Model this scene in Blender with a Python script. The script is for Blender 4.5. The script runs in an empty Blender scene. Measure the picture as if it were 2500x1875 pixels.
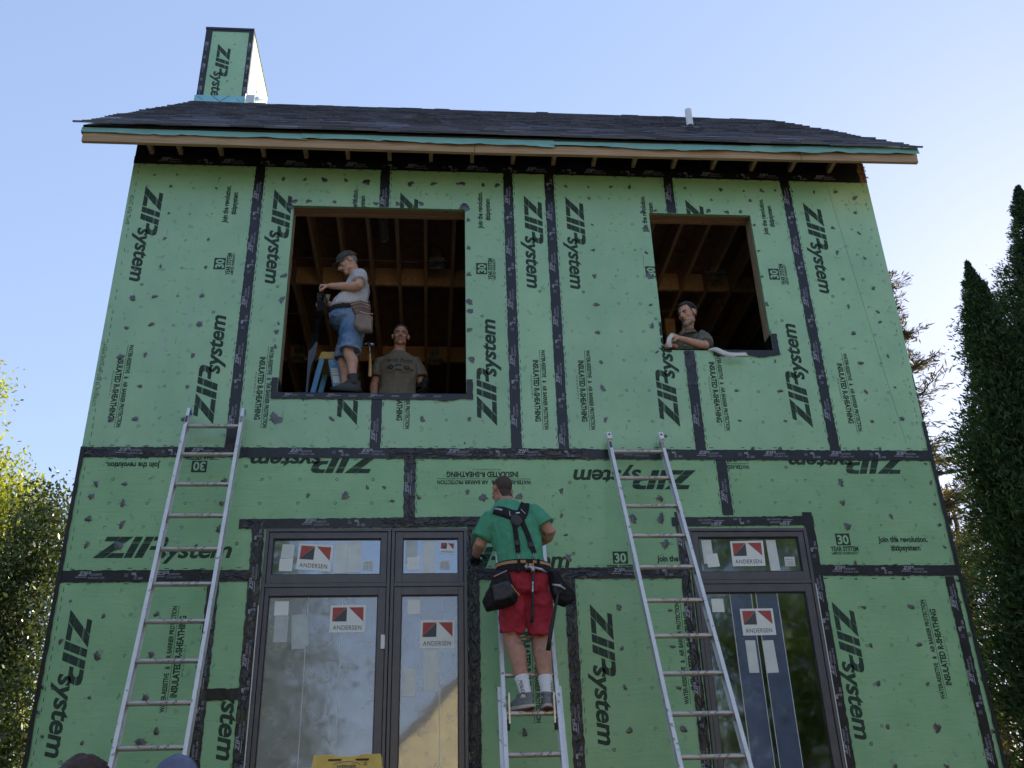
import bpy, bmesh, math, random
import numpy as np
from mathutils import Vector, Matrix, Quaternion
from mathutils.geometry import tessellate_polygon

random.seed(7); RNG = np.random.default_rng(11)
scene = bpy.context.scene
COL = scene.collection
R = math.radians

# ------------------------------------------------------------------ camera
# wall plane of the house front is Y = 0, X runs to the right, Z up, Z = 0 at the tape
# between the two storeys; the camera stands in front of it at negative Y
CAM = Vector((-0.73489, -7.78037, -3.21816))
YAW, PIT, ROL, FPX = 0.0912913, 0.4624988, -0.0314209, 2375.64
cy, sy, cp, sp = math.cos(YAW), math.sin(YAW), math.cos(PIT), math.sin(PIT)
_f = Vector((sy * cp, cy * cp, sp)); _r = Vector((cy, -sy, 0)); _u = _r.cross(_f)
_r2 = _r * math.cos(ROL) + _u * math.sin(ROL); _u2 = _u * math.cos(ROL) - _r * math.sin(ROL)
cam_data = bpy.data.cameras.new("camera"); cam = bpy.data.objects.new("camera", cam_data); COL.objects.link(cam)
M = Matrix((_r2, _u2, -_f)).transposed().to_4x4(); M.translation = CAM
cam.matrix_world = M
cam_data.sensor_width = 36.0; cam_data.lens = FPX / 2500 * 36
cam_data.clip_start = 0.05; cam_data.clip_end = 2000
scene.camera = cam

# ------------------------------------------------------------------ world, sun, exposure
SUN_EL, SUN_AZ = R(24), R(51)                      # azimuth from +X towards +Y
sun_dir = Vector((math.cos(SUN_EL) * math.cos(SUN_AZ), math.cos(SUN_EL) * math.sin(SUN_AZ), math.sin(SUN_EL)))
world = bpy.data.worlds.new("World"); scene.world = world; world.use_nodes = True
wn = world.node_tree; wn.nodes.clear()
_o = wn.nodes.new("ShaderNodeOutputWorld"); _b = wn.nodes.new("ShaderNodeBackground"); _s = wn.nodes.new("ShaderNodeTexSky")
_s.sky_type = 'NISHITA'; _s.sun_disc = False; _s.sun_elevation = SUN_EL
_s.sun_rotation = R(90) - SUN_AZ
_s.altitude = 100; _s.air_density = 1.0; _s.dust_density = 0.15; _s.ozone_density = 3.0
_b.inputs[1].default_value = 0.125
# the phone's tone curve: the whole sky a little flatter and paler, the same in every direction
_g = wn.nodes.new("ShaderNodeGamma"); _g.inputs[1].default_value = 0.46
_h = wn.nodes.new("ShaderNodeHueSaturation"); _h.inputs["Saturation"].default_value = 1.25
_m = wn.nodes.new("ShaderNodeMix"); _m.data_type = 'RGBA'; _m.blend_type = 'MULTIPLY'; _m.inputs[0].default_value = 1.0; _m.inputs[7].default_value = (0.915, 0.85, 0.925, 1)
wn.links.new(_s.outputs[0], _g.inputs[0]); wn.links.new(_g.outputs[0], _h.inputs["Color"]); wn.links.new(_h.outputs[0], _m.inputs[6])
wn.links.new(_m.outputs[2], _b.inputs[0]); wn.links.new(_b.outputs[0], _o.inputs[0])
sd = bpy.data.lights.new("sun", 'SUN'); sd.energy = 2.0; sd.angle = R(0.53); sd.color = (1.0, 0.87, 0.62)
sun = bpy.data.objects.new("sun", sd); COL.objects.link(sun)
sun.rotation_mode = 'QUATERNION'; sun.rotation_quaternion = (-sun_dir).to_track_quat('-Z', 'Y')
sun.location = sun_dir * 40
scene.view_settings.view_transform = 'Standard'; scene.view_settings.look = 'None'
scene.view_settings.exposure = 2.28; scene.view_settings.gamma = 1.0
scene.view_settings.use_curve_mapping = False
scene.render.engine = 'CYCLES'
scene.cycles.use_denoising = True
scene.cycles.max_bounces = 8; scene.cycles.transparent_max_bounces = 24; scene.cycles.diffuse_bounces = 4

# ------------------------------------------------------------------ materials
def mat(name, col, col2=None, scale=4.0, rough=0.6, bump=0.0, bscale=60.0, metal=0.0, spec=0.5,
        stretch=(1, 1, 1), lo=0.35, hi=0.65, detail=5.0, spots=None, bstretch=None, rand=0.0, wrinkle=0.0, sheen=0.0, island=0.0, ripple=0.0, coat=0.0, streak=0.0):
    m = bpy.data.materials.new(name); m.use_nodes = True
    nt = m.node_tree; N = nt.nodes; L = nt.links
    p = N["Principled BSDF"]
    p.inputs["Roughness"].default_value = rough; p.inputs["Metallic"].default_value = metal
    p.inputs["Specular IOR Level"].default_value = spec
    if coat: p.inputs["Coat Weight"].default_value = coat; p.inputs["Coat IOR"].default_value = 1.75; p.inputs["Coat Roughness"].default_value = 0.30
    if sheen: p.inputs["Sheen Weight"].default_value = sheen
    tc = N.new("ShaderNodeTexCoord"); mp = N.new("ShaderNodeMapping"); mp.inputs["Scale"].default_value = stretch
    L.new(tc.outputs["Object"], mp.inputs[0])
    last = None
    if col2 is not None:
        nz = N.new("ShaderNodeTexNoise"); nz.inputs["Scale"].default_value = scale; nz.inputs["Detail"].default_value = detail
        nz.inputs["Roughness"].default_value = 0.62
        L.new(mp.outputs[0], nz.inputs["Vector"])
        cr = N.new("ShaderNodeValToRGB"); cr.color_ramp.elements[0].position = lo; cr.color_ramp.elements[1].position = hi
        cr.color_ramp.elements[0].color = (*col, 1); cr.color_ramp.elements[1].color = (*col2, 1)
        L.new(nz.outputs[0], cr.inputs[0]); last = cr.outputs[0]
        # roughness varies with the same noise
        mr = N.new("ShaderNodeMapRange"); mr.inputs[3].default_value = max(0.02, rough - 0.1); mr.inputs[4].default_value = min(1, rough + 0.1)
        L.new(nz.outputs[0], mr.inputs[0]); L.new(mr.outputs[0], p.inputs["Roughness"])
    else:
        p.inputs["Base Color"].default_value = (*col, 1)
    if spots:                                        # (colour, scale, threshold)
        sc_, th = spots[1], spots[2]
        n2 = N.new("ShaderNodeTexNoise"); n2.inputs["Scale"].default_value = sc_; n2.inputs["Detail"].default_value = 3
        L.new(tc.outputs["Object"], n2.inputs["Vector"])
        r2 = N.new("ShaderNodeValToRGB"); r2.color_ramp.elements[0].position = th; r2.color_ramp.elements[1].position = th + 0.05
        L.new(n2.outputs[0], r2.inputs[0])
        mx = N.new("ShaderNodeMix"); mx.data_type = 'RGBA'; mx.inputs[7].default_value = (*spots[0], 1)
        if last is None: mx.inputs[6].default_value = (*col, 1)
        else: L.new(last, mx.inputs[6])
        ml = N.new("ShaderNodeMath"); ml.operation = 'MULTIPLY'; ml.inputs[1].default_value = spots[3] if len(spots) > 3 else 0.7
        L.new(r2.outputs[0], ml.inputs[0]); L.new(ml.outputs[0], mx.inputs[0]); last = mx.outputs[2]
    if streak:                                       # long faint smears and scuffs
        mp6 = N.new("ShaderNodeMapping"); mp6.inputs["Scale"].default_value = (9, 1, 0.9); mp6.inputs["Rotation"].default_value = (0, 0.12, 0); L.new(tc.outputs["Object"], mp6.inputs[0])
        n6 = N.new("ShaderNodeTexNoise"); n6.inputs["Scale"].default_value = 2.4; n6.inputs["Detail"].default_value = 7; n6.inputs["Distortion"].default_value = 0.5; L.new(mp6.outputs[0], n6.inputs["Vector"])
        r6 = N.new("ShaderNodeMapRange"); r6.inputs[1].default_value = 0.52; r6.inputs[2].default_value = 0.72; r6.inputs[3].default_value = 0; r6.inputs[4].default_value = streak; L.new(n6.outputs[0], r6.inputs[0])
        x6 = N.new("ShaderNodeMix"); x6.data_type = 'RGBA'; x6.inputs[7].default_value = (0.34, 0.44, 0.36, 1); L.new(r6.outputs[0], x6.inputs[0]); L.new(last, x6.inputs[6]); last = x6.outputs[2]
    if rand:
        oi = N.new("ShaderNodeObjectInfo"); mr2 = N.new("ShaderNodeMapRange"); mr2.inputs[3].default_value = 1 - rand; mr2.inputs[4].default_value = 1 + rand
        L.new(oi.outputs["Random"], mr2.inputs[0])
        hs = N.new("ShaderNodeHueSaturation"); L.new(mr2.outputs[0], hs.inputs["Value"])
        if last is None: hs.inputs["Color"].default_value = (*col, 1)
        else: L.new(last, hs.inputs["Color"])
        last = hs.outputs[0]
    if island:
        gi = N.new("ShaderNodeNewGeometry"); mr4 = N.new("ShaderNodeMapRange"); mr4.inputs[3].default_value = 1 - island; mr4.inputs[4].default_value = 1 + island
        L.new(gi.outputs["Random Per Island"], mr4.inputs[0]); h4 = N.new("ShaderNodeHueSaturation"); L.new(mr4.outputs[0], h4.inputs["Value"]); L.new(last, h4.inputs["Color"]); last = h4.outputs[0]
    if last is not None: L.new(last, p.inputs["Base Color"])
    if bump or wrinkle:
        bp = N.new("ShaderNodeBump"); bp.inputs["Strength"].default_value = 1.0
        mp2 = N.new("ShaderNodeMapping"); mp2.inputs["Scale"].default_value = bstretch or (1, 1, 1)
        L.new(tc.outputs["Object"], mp2.inputs[0])
        n3 = N.new("ShaderNodeTexNoise"); n3.inputs["Scale"].default_value = bscale; n3.inputs["Detail"].default_value = 6
        n3.inputs["Distortion"].default_value = 0.6 if wrinkle else 0.0
        L.new(mp2.outputs[0], n3.inputs["Vector"])
        src = n3.outputs[0]
        if wrinkle:                                   # ridged creases
            a = N.new("ShaderNodeMath"); a.operation = 'SUBTRACT'; a.inputs[1].default_value = 0.5; L.new(src, a.inputs[0])
            b = N.new("ShaderNodeMath"); b.operation = 'ABSOLUTE'; L.new(a.outputs[0], b.inputs[0])
            c = N.new("ShaderNodeMath"); c.operation = 'POWER'; c.inputs[1].default_value = 0.6; L.new(b.outputs[0], c.inputs[0])
            src = c.outputs[0]
        bp.inputs["Distance"].default_value = bump or wrinkle
        if ripple:                                    # long shallow wrinkles of the overlay
            mp3 = N.new("ShaderNodeMapping"); mp3.inputs["Scale"].default_value = (1.2, 1, 7); L.new(tc.outputs["Object"], mp3.inputs[0])
            n5 = N.new("ShaderNodeTexNoise"); n5.inputs["Scale"].default_value = 4; n5.inputs["Detail"].default_value = 4; n5.inputs["Distortion"].default_value = 0.8; L.new(mp3.outputs[0], n5.inputs["Vector"])
            b5 = N.new("ShaderNodeBump"); b5.inputs["Distance"].default_value = ripple; L.new(n5.outputs[0], b5.inputs["Height"]); L.new(b5.outputs[0], bp.inputs["Normal"])
        L.new(src, bp.inputs["Height"]); L.new(bp.outputs[0], p.inputs["Normal"])
    return m

def leafmat(name, a, b, trans=0.45, rough=0.5):
    m = bpy.data.materials.new(name); m.use_nodes = True
    nt = m.node_tree; N = nt.nodes; L = nt.links; N.clear()
    out = N.new("ShaderNodeOutputMaterial"); tc = N.new("ShaderNodeTexCoord")
    n1 = N.new("ShaderNodeTexNoise"); n1.inputs["Scale"].default_value = 1.6; n1.inputs["Detail"].default_value = 8; n1.inputs["Roughness"].default_value = 0.8
    L.new(tc.outputs["Object"], n1.inputs["Vector"])
    cr = N.new("ShaderNodeValToRGB"); cr.color_ramp.elements[0].position = 0.36; cr.color_ramp.elements[1].position = 0.66
    cr.color_ramp.elements[0].color = (*a, 1); cr.color_ramp.elements[1].color = (*b, 1); L.new(n1.outputs[0], cr.inputs[0])
    gi = N.new("ShaderNodeNewGeometry"); mr = N.new("ShaderNodeMapRange"); mr.inputs[3].default_value = 0.55; mr.inputs[4].default_value = 1.45; L.new(gi.outputs["Random Per Island"], mr.inputs[0])
    hv = N.new("ShaderNodeHueSaturation"); L.new(mr.outputs[0], hv.inputs["Value"]); L.new(cr.outputs[0], hv.inputs["Color"])
    p = N.new("ShaderNodeBsdfPrincipled"); p.inputs["Roughness"].default_value = rough; p.inputs["Specular IOR Level"].default_value = 0.35
    t = N.new("ShaderNodeBsdfTranslucent"); mx = N.new("ShaderNodeMixShader"); mx.inputs[0].default_value = trans
    g = N.new("ShaderNodeMix"); g.data_type = 'RGBA'; g.blend_type = 'MULTIPLY'; g.inputs[0].default_value = 1.0; g.inputs[7].default_value = (1.6, 1.5, 0.55, 1)
    L.new(hv.outputs[0], p.inputs["Base Color"]); L.new(hv.outputs[0], g.inputs[6]); L.new(g.outputs[2], t.inputs[0])
    L.new(p.outputs[0], mx.inputs[1]); L.new(t.outputs[0], mx.inputs[2]); L.new(mx.outputs[0], out.inputs[0])
    return m

def glassmat(name, tint=(0.86, 0.9, 0.9), base=0.15, blend=1.75, rough=0.04):
    m = bpy.data.materials.new(name); m.use_nodes = True
    nt = m.node_tree; N = nt.nodes; L = nt.links; N.clear()
    out = N.new("ShaderNodeOutputMaterial"); fr = N.new("ShaderNodeFresnel"); fr.inputs[0].default_value = blend
    ad = N.new("ShaderNodeMath"); ad.operation = 'ADD'; ad.use_clamp = True; ad.inputs[1].default_value = base
    L.new(fr.outputs[0], ad.inputs[0])
    tr = N.new("ShaderNodeBsdfTransparent"); tr.inputs[0].default_value = (*tint, 1)
    gl = N.new("ShaderNodeBsdfGlossy"); gl.inputs[0].default_value = (0.80, 0.86, 0.93, 1); gl.inputs["Roughness"].default_value = rough
    tc = N.new("ShaderNodeTexCoord"); n = N.new("ShaderNodeTexNoise"); n.inputs["Scale"].default_value = 2.2; n.inputs["Detail"].default_value = 2
    L.new(tc.outputs["Object"], n.inputs["Vector"])
    bp = N.new("ShaderNodeBump"); bp.inputs["Distance"].default_value = 0.0012; bp.inputs["Strength"].default_value = 1.0
    L.new(n.outputs[0], bp.inputs["Height"]); L.new(bp.outputs[0], gl.inputs["Normal"])
    mx = N.new("ShaderNodeMixShader"); L.new(ad.outputs[0], mx.inputs[0]); L.new(tr.outputs[0], mx.inputs[1]); L.new(gl.outputs[0], mx.inputs[2])
    L.new(mx.outputs[0], out.inputs[0]); return m

def filmmat(name, col, alpha):
    m = bpy.data.materials.new(name); m.use_nodes = True
    nt = m.node_tree; N = nt.nodes; L = nt.links; N.clear()
    out = N.new("ShaderNodeOutputMaterial"); tr = N.new("ShaderNodeBsdfTransparent")
    p = N.new("ShaderNodeBsdfPrincipled"); p.inputs["Base Color"].default_value = (*col, 1); p.inputs["Roughness"].default_value = 0.35
    tc = N.new("ShaderNodeTexCoord"); n = N.new("ShaderNodeTexNoise"); n.inputs["Scale"].default_value = 9; n.inputs["Detail"].default_value = 4
    L.new(tc.outputs["Object"], n.inputs["Vector"])
    mr = N.new("ShaderNodeMapRange"); mr.inputs[1].default_value = 0.3; mr.inputs[2].default_value = 0.7
    mr.inputs[3].default_value = max(0, alpha - 0.08); mr.inputs[4].default_value = min(1, alpha + 0.08); L.new(n.outputs[0], mr.inputs[0])
    mx = N.new("ShaderNodeMixShader"); L.new(mr.outputs[0], mx.inputs[0]); L.new(tr.outputs[0], mx.inputs[1]); L.new(p.outputs[0], mx.inputs[2])
    L.new(mx.outputs[0], out.inputs[0]); return m

MT = dict(
    panel=mat("green_sheathing", (0.26, 0.495, 0.268), (0.33, 0.575, 0.322), scale=2.2, rough=0.55, bump=0.0012, bscale=90, spec=0.35,
              spots=((0.14, 0.26, 0.155), 15, 0.62, 0.5), detail=9, rand=0.06, coat=0.65, streak=0.35),
    panel_ripple_shaded=mat("green_sheathing_rippled_shaded", (0.228, 0.455, 0.235), (0.29, 0.53, 0.285), scale=2.6, rough=0.5, bump=0.0012, bscale=90, spec=0.4,
              spots=((0.14, 0.26, 0.155), 15, 0.625, 0.5), detail=9, rand=0.05, coat=0.15, streak=0.3, ripple=0.0028),  # lower boards: same green darkened, less coat, painting in their dimmer light
    ink=mat("dark_green_ink", (0.022, 0.042, 0.032), (0.045, 0.085, 0.06), scale=22, rough=0.6, detail=8, lo=0.4, hi=0.7, spec=0.25),
    ink_dim=mat("faded_green_ink", (0.035, 0.075, 0.05), (0.07, 0.15, 0.095), scale=40, rough=0.6, spec=0.25),
    tape=mat("flashing_tape_black", (0.006, 0.006, 0.008), (0.013, 0.013, 0.016), scale=6, rough=0.33, bump=0.004, bscale=16, spec=0.5),
    crinkle=mat("flashing_tape_crinkled", (0.006, 0.006, 0.008), (0.013, 0.013, 0.016), scale=6, rough=0.20, wrinkle=0.026, bscale=17, bstretch=(1.0, 1, 0.42), spec=0.7),
    crinkle_h=mat("flashing_tape_crinkled_across", (0.006, 0.006, 0.008), (0.013, 0.013, 0.016), scale=6, rough=0.20, wrinkle=0.022, bscale=19, bstretch=(0.55, 1, 1.3), spec=0.7),
    tape_print=mat("pale_tape_print", (0.36, 0.37, 0.45), (0.20, 0.2, 0.25), scale=70, rough=0.5),
    dab=mat("liquid_flashing_grey", (0.018, 0.018, 0.023), (0.042, 0.042, 0.051), scale=30, rough=0.32, bump=0.003, bscale=60, spec=0.6, rand=0.5, coat=0.6),
    rust=mat("rusty_smear", (0.16, 0.07, 0.05), (0.22, 0.11, 0.08), scale=40, rough=0.7),
    wood=mat("pine_board", (0.36, 0.23, 0.135), (0.50, 0.35, 0.22), scale=5, rough=0.65, stretch=(0.5, 6, 14), bump=0.001, bscale=30, bstretch=(0.4, 6, 12),
             spots=((0.16, 0.09, 0.05), 3.3, 0.72, 0.8), spec=0.25),
    stud=mat("framing_lumber", (0.44, 0.28, 0.185), (0.58, 0.40, 0.27), scale=5, rough=0.75, stretch=(8, 0.6, 8), bump=0.001, bscale=30, spec=0.2,
             spots=((0.12, 0.06, 0.035), 4.3, 0.70, 0.7)),
    jamb=mat("jamb_lumber", (0.33, 0.22, 0.13), (0.50, 0.37, 0.25), scale=5, rough=0.7, stretch=(10, 8, 0.6), bump=0.0015, bscale=30, bstretch=(9, 9, .7), spec=0.2,
             spots=((0.13, 0.07, 0.04), 5.0, 0.68, 0.9)),
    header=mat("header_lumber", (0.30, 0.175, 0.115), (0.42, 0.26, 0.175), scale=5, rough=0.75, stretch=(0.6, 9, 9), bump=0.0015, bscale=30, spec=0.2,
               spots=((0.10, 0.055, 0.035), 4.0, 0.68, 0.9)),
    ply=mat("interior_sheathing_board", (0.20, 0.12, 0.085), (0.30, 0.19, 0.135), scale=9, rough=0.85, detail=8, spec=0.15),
    osb=mat("torn_strand_board", (0.12, 0.065, 0.045), (0.27, 0.16, 0.105), scale=34, rough=0.85, bump=0.012, bscale=40, lo=.4, hi=.6),
    teal=mat("teal_underlayment", (0.19, 0.43, 0.40), (0.25, 0.50, 0.47), scale=4, rough=0.5, bump=0.004, bscale=9, spec=0.35),
    blue_flash=mat("pale_blue_flashing", (0.22, 0.52, 0.62), (0.27, 0.58, 0.68), scale=8, rough=0.5, bump=0.003, bscale=14),
    white_flash=mat("white_step_flashing", (0.62, 0.68, 0.76), (0.72, 0.77, 0.82), scale=9, rough=0.4),
    shingle=mat("slate_grey_shingle", (0.11, 0.124, 0.175), (0.22, 0.24, 0.31), scale=26, rough=0.85, bump=0.004, bscale=140, detail=9, spec=0.25, rand=0.38, island=0.38, lo=.3, hi=.7),
    pvc=mat("white_pvc", (0.74, 0.74, 0.76), (0.8, 0.8, 0.81), scale=5, rough=0.35),
    bronze=mat("dark_window_frame", (0.082, 0.079, 0.092), (0.105, 0.102, 0.115), scale=7, rough=0.38, spec=0.5, bump=0.0004, bscale=50,
               spots=((0.11, 0.11, 0.12), 60, 0.73, 0.4)),
    gasket=mat("black_gasket", (0.008, 0.008, 0.01), rough=0.5),
    alu=mat("brushed_aluminium", (0.66, 0.65, 0.64), (0.76, 0.75, 0.735), scale=9, rough=0.42, metal=0.35, bump=0.0006, bscale=40, stretch=(1, 1, 1),
            spots=((0.22, 0.21, 0.2), 22, 0.64, 0.8)),
    alu_rung=mat("worn_aluminium_rung", (0.36, 0.34, 0.315), (0.62, 0.59, 0.55), scale=12, rough=0.42, metal=0.5, stretch=(0.5, 6, 6),
                 spots=((0.18, 0.15, 0.13), 30, 0.60, 0.8)),
    steel=mat("grey_steel", (0.34, 0.34, 0.36), (0.46, 0.46, 0.48), scale=20, rough=0.35, metal=0.9),
    label=mat("off_white_label", (0.74, 0.78, 0.76), (0.82, 0.84, 0.82), scale=18, rough=0.6),
    label_red=mat("label_red", (0.36, 0.06, 0.055), (0.42, 0.09, 0.08), scale=20, rough=0.6),
    label_dark=mat("label_charcoal", (0.05, 0.065, 0.075), (0.08, 0.09, 0.10), scale=20, rough=0.6),
    label_grey=mat("label_grey_print", (0.25, 0.26, 0.27), rough=0.6),
    paper=filmmat("translucent_paper", (0.78, 0.84, 0.82), 0.78),
    paper_thin=filmmat("thin_clear_tape", (0.72, 0.8, 0.8), 0.5),
    film=filmmat("protective_film", (0.24, 0.32, 0.55), 0.28), haze_film=filmmat("milky_haze_film", (0.72, 0.73, 0.74), 0.27),  # second film: milky haze of the reflections put into its colour
    film_edge=filmmat("film_edge", (0.75, 0.78, 0.8), 0.75),
    glass=glassmat("window_glass"),
    yellow=mat("yellow_ladder_plastic", (0.60, 0.42, 0.075), (0.70, 0.52, 0.13), scale=9, rough=0.5, bump=0.001, bscale=60,
               spots=((0.22, 0.15, 0.06), 14, 0.655, 0.6)),
    blue=mat("blue_fibreglass", (0.09, 0.33, 0.68), (0.13, 0.39, 0.75), scale=8, rough=0.45),
    brown_slot=mat("dark_slot", (0.10, 0.035, 0.012), rough=0.8),
    black=mat("black_fabric", (0.012, 0.012, 0.014), (0.024, 0.024, 0.027), scale=40, rough=0.8, bump=0.001, bscale=220, spec=0.25),
    dark_grey=mat("dark_grey_fabric", (0.035, 0.036, 0.042), (0.055, 0.056, 0.064), scale=30, rough=0.75, bump=0.001, bscale=200),
    rubber=mat("black_rubber", (0.014, 0.014, 0.016), rough=0.55),
    tan=mat("tan_webbing", (0.42, 0.22, 0.11), (0.5, 0.28, 0.15), scale=50, rough=0.8),
    gold=mat("orange_stitching", (0.62, 0.36, 0.08), rough=0.7),
    leather=mat("brown_leather", (0.10, 0.05, 0.035), (0.17, 0.095, 0.07), scale=14, rough=0.6, bump=0.0015, bscale=60),
    suede=mat("grey_suede", (0.20, 0.155, 0.13), (0.27, 0.21, 0.18), scale=14, rough=0.9, bump=0.0015, bscale=80),
    piping=mat("pale_piping", (0.5, 0.4, 0.36), rough=0.7),
    hickory=mat("hickory_handle", (0.50, 0.30, 0.12), (0.60, 0.38, 0.18), scale=12, rough=0.5, stretch=(4, 4, .6)),
    skin=mat("skin", (0.50, 0.275, 0.205), (0.61, 0.36, 0.275), scale=24, rough=0.6, bump=0.001, bscale=120, spec=0.4, spots=((0.36, 0.16, 0.12), 30, 0.64, 0.4)),
    skin_tan=mat("tanned_skin", (0.42, 0.215, 0.155), (0.53, 0.29, 0.215), scale=24, rough=0.6, bump=0.001, bscale=120, spec=0.4, spots=((0.28, 0.12, 0.09), 30, 0.64, 0.4)),
    lip=mat("lip", (0.31, 0.14, 0.11), rough=0.5),
    stubble=mat("grey_stubble", (0.28, 0.2, 0.16), (0.42, 0.35, 0.31), scale=160, rough=0.8),
    hair_dark=mat("dark_hair", (0.016, 0.014, 0.015), (0.05, 0.046, 0.048), scale=60, rough=0.55, bump=0.004, bscale=160, bstretch=(1, 1, .25)),
    hair_brown=mat("brown_hair", (0.035, 0.018, 0.013), (0.07, 0.035, 0.025), scale=60, rough=0.6, bump=0.004, bscale=160, bstretch=(1, 1, .25)),
    hair_crop=mat("cropped_hair", (0.05, 0.035, 0.03), (0.085, 0.06, 0.05), scale=120, rough=0.8, bump=0.002, bscale=260),
    hair_grey=mat("grey_hair", (0.18, 0.17, 0.165), (0.32, 0.31, 0.3), scale=120, rough=0.8, bump=0.003, bscale=240),
    eye=mat("eye_white", (0.30, 0.26, 0.24), rough=0.25), iris=mat("dark_iris", (0.02, 0.012, 0.01), rough=0.2),
    grey_shirt=mat("heather_grey_jersey", (0.46, 0.45, 0.48), (0.54, 0.53, 0.56), scale=60, rough=0.9, bump=0.006, bscale=9, spec=0.15),
    olive_shirt=mat("olive_brown_jersey", (0.155, 0.138, 0.105), (0.19, 0.168, 0.13), scale=30, rough=0.9, bump=0.006, bscale=9, spec=0.15),
    polo=mat("dark_grey_green_pique", (0.13, 0.13, 0.108), (0.165, 0.162, 0.138), scale=40, rough=0.9, bump=0.005, bscale=10, spec=0.15),
    green_shirt=mat("green_jersey", (0.075, 0.30, 0.185), (0.10, 0.36, 0.225), scale=18, rough=0.9, bump=0.006, bscale=9, spec=0.15),
    red_short=mat("crimson_twill", (0.38, 0.030, 0.056), (0.46, 0.05, 0.078), scale=14, rough=0.8, bump=0.007, bscale=11, bstretch=(1.4, 1, .6), spec=0.2),
    denim=mat("faded_denim", (0.06, 0.13, 0.26), (0.20, 0.30, 0.47), scale=7, rough=0.9, bump=0.005, bscale=14, spec=0.15, bstretch=(.7, .7, 1.6)),
    denim_fray=mat("frayed_denim_edge", (0.45, 0.5, 0.56), (0.2, 0.27, 0.38), scale=50, rough=0.95),
    trouser=mat("dark_trousers", (0.02, 0.022, 0.03), (0.03, 0.032, 0.042), scale=20, rough=0.9),
    cap=mat("faded_grey_cap", (0.055, 0.052, 0.048), (0.09, 0.085, 0.078), scale=22, rough=0.9, bump=0.001, bscale=160),
    cap_blue=mat("slate_blue_cap", (0.11, 0.13, 0.22), (0.15, 0.17, 0.27), scale=12, rough=0.9, bump=0.004, bscale=18),
    sock=mat("white_ribbed_sock", (0.72, 0.73, 0.76), (0.8, 0.8, 0.82), scale=20, rough=0.9, bump=0.003, bscale=60, bstretch=(3, 3, .1)),
    shoe=mat("grey_mesh_shoe", (0.17, 0.185, 0.2), (0.23, 0.245, 0.26), scale=60, rough=0.8, bump=0.002, bscale=200),
    sole_white=mat("white_midsole", (0.66, 0.65, 0.62), (0.5, 0.48, 0.45), scale=30, rough=0.7),
    sole_red=mat("red_outsole", (0.27, 0.055, 0.045), (0.2, 0.06, 0.05), scale=40, rough=0.8),
    black_film=mat("glossy_black_film", (0.012, 0.012, 0.012), rough=0.13, bump=0.006, bscale=9, spec=0.7),
    white_tape=mat("white_release_paper", (0.72, 0.72, 0.70), (0.66, 0.66, 0.64), scale=9, rough=0.5),
    white_print=mat("white_print", (0.75, 0.76, 0.8), rough=0.5),
    black_print=mat("black_print", (0.012, 0.012, 0.014), rough=0.6),
    conduit=mat("galvanised_duct", (0.35, 0.35, 0.37), (0.5, 0.5, 0.52), scale=14, rough=0.35, metal=0.7),
    bark=mat("bark", (0.075, 0.055, 0.042), (0.14, 0.11, 0.085), scale=10, rough=0.95, bump=0.02, bscale=18, bstretch=(1, 1, .3)),
    leaf_yellow=leafmat("yellow_green_leaves", (0.20, 0.26, 0.04), (0.38, 0.39, 0.08), 0.45),
    leaf_dark=leafmat("dark_glossy_leaves", (0.045, 0.075, 0.035), (0.115, 0.145, 0.07), 0.22, 0.35),
    leaf_cedar=leafmat("cedar_sprays", (0.018, 0.040, 0.022), (0.045, 0.080, 0.040), 0.2, 0.6),
    leaf_pine=leafmat("pine_needles", (0.07, 0.07, 0.05), (0.14, 0.115, 0.085), 0.35, 0.6),
    leaf_mid=leafmat("green_leaves", (0.045, 0.085, 0.02), (0.11, 0.16, 0.035), 0.4, 0.5),
    leaf_autumn=leafmat("rusty_leaves", (0.20, 0.11, 0.05), (0.34, 0.22, 0.09), 0.45, 0.6),
    grass=mat("lawn", (0.05, 0.075, 0.022), (0.10, 0.105, 0.04), scale=1.6, rough=0.95, bump=0.03, bscale=30, detail=10),
    bounce_dirt=mat("bounce_dirt_yard", (0.13, 0.11, 0.085), (0.22, 0.185, 0.145), scale=1.4, rough=0.95, bump=0.03, bscale=22, detail=10),
    siding=mat("cream_yellow_siding", (0.70, 0.55, 0.27), (0.78, 0.63, 0.35), scale=2, rough=0.6),
    roof2=mat("brown_shingle_roof", (0.09, 0.065, 0.05), (0.13, 0.1, 0.08), scale=9, rough=0.9),
    concrete=mat("concrete", (0.26, 0.25, 0.24), (0.34, 0.33, 0.31), scale=5, rough=0.9),
    floor=mat("subfloor_board", (0.42, 0.30, 0.19), (0.55, 0.4, 0.26), scale=9, rough=0.8),
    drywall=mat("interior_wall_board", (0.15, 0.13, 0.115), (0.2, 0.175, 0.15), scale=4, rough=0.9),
    lattice=mat("weathered_lattice", (0.30, 0.25, 0.2), (0.4, 0.34, 0.28), scale=9, rough=0.9),
)

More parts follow.
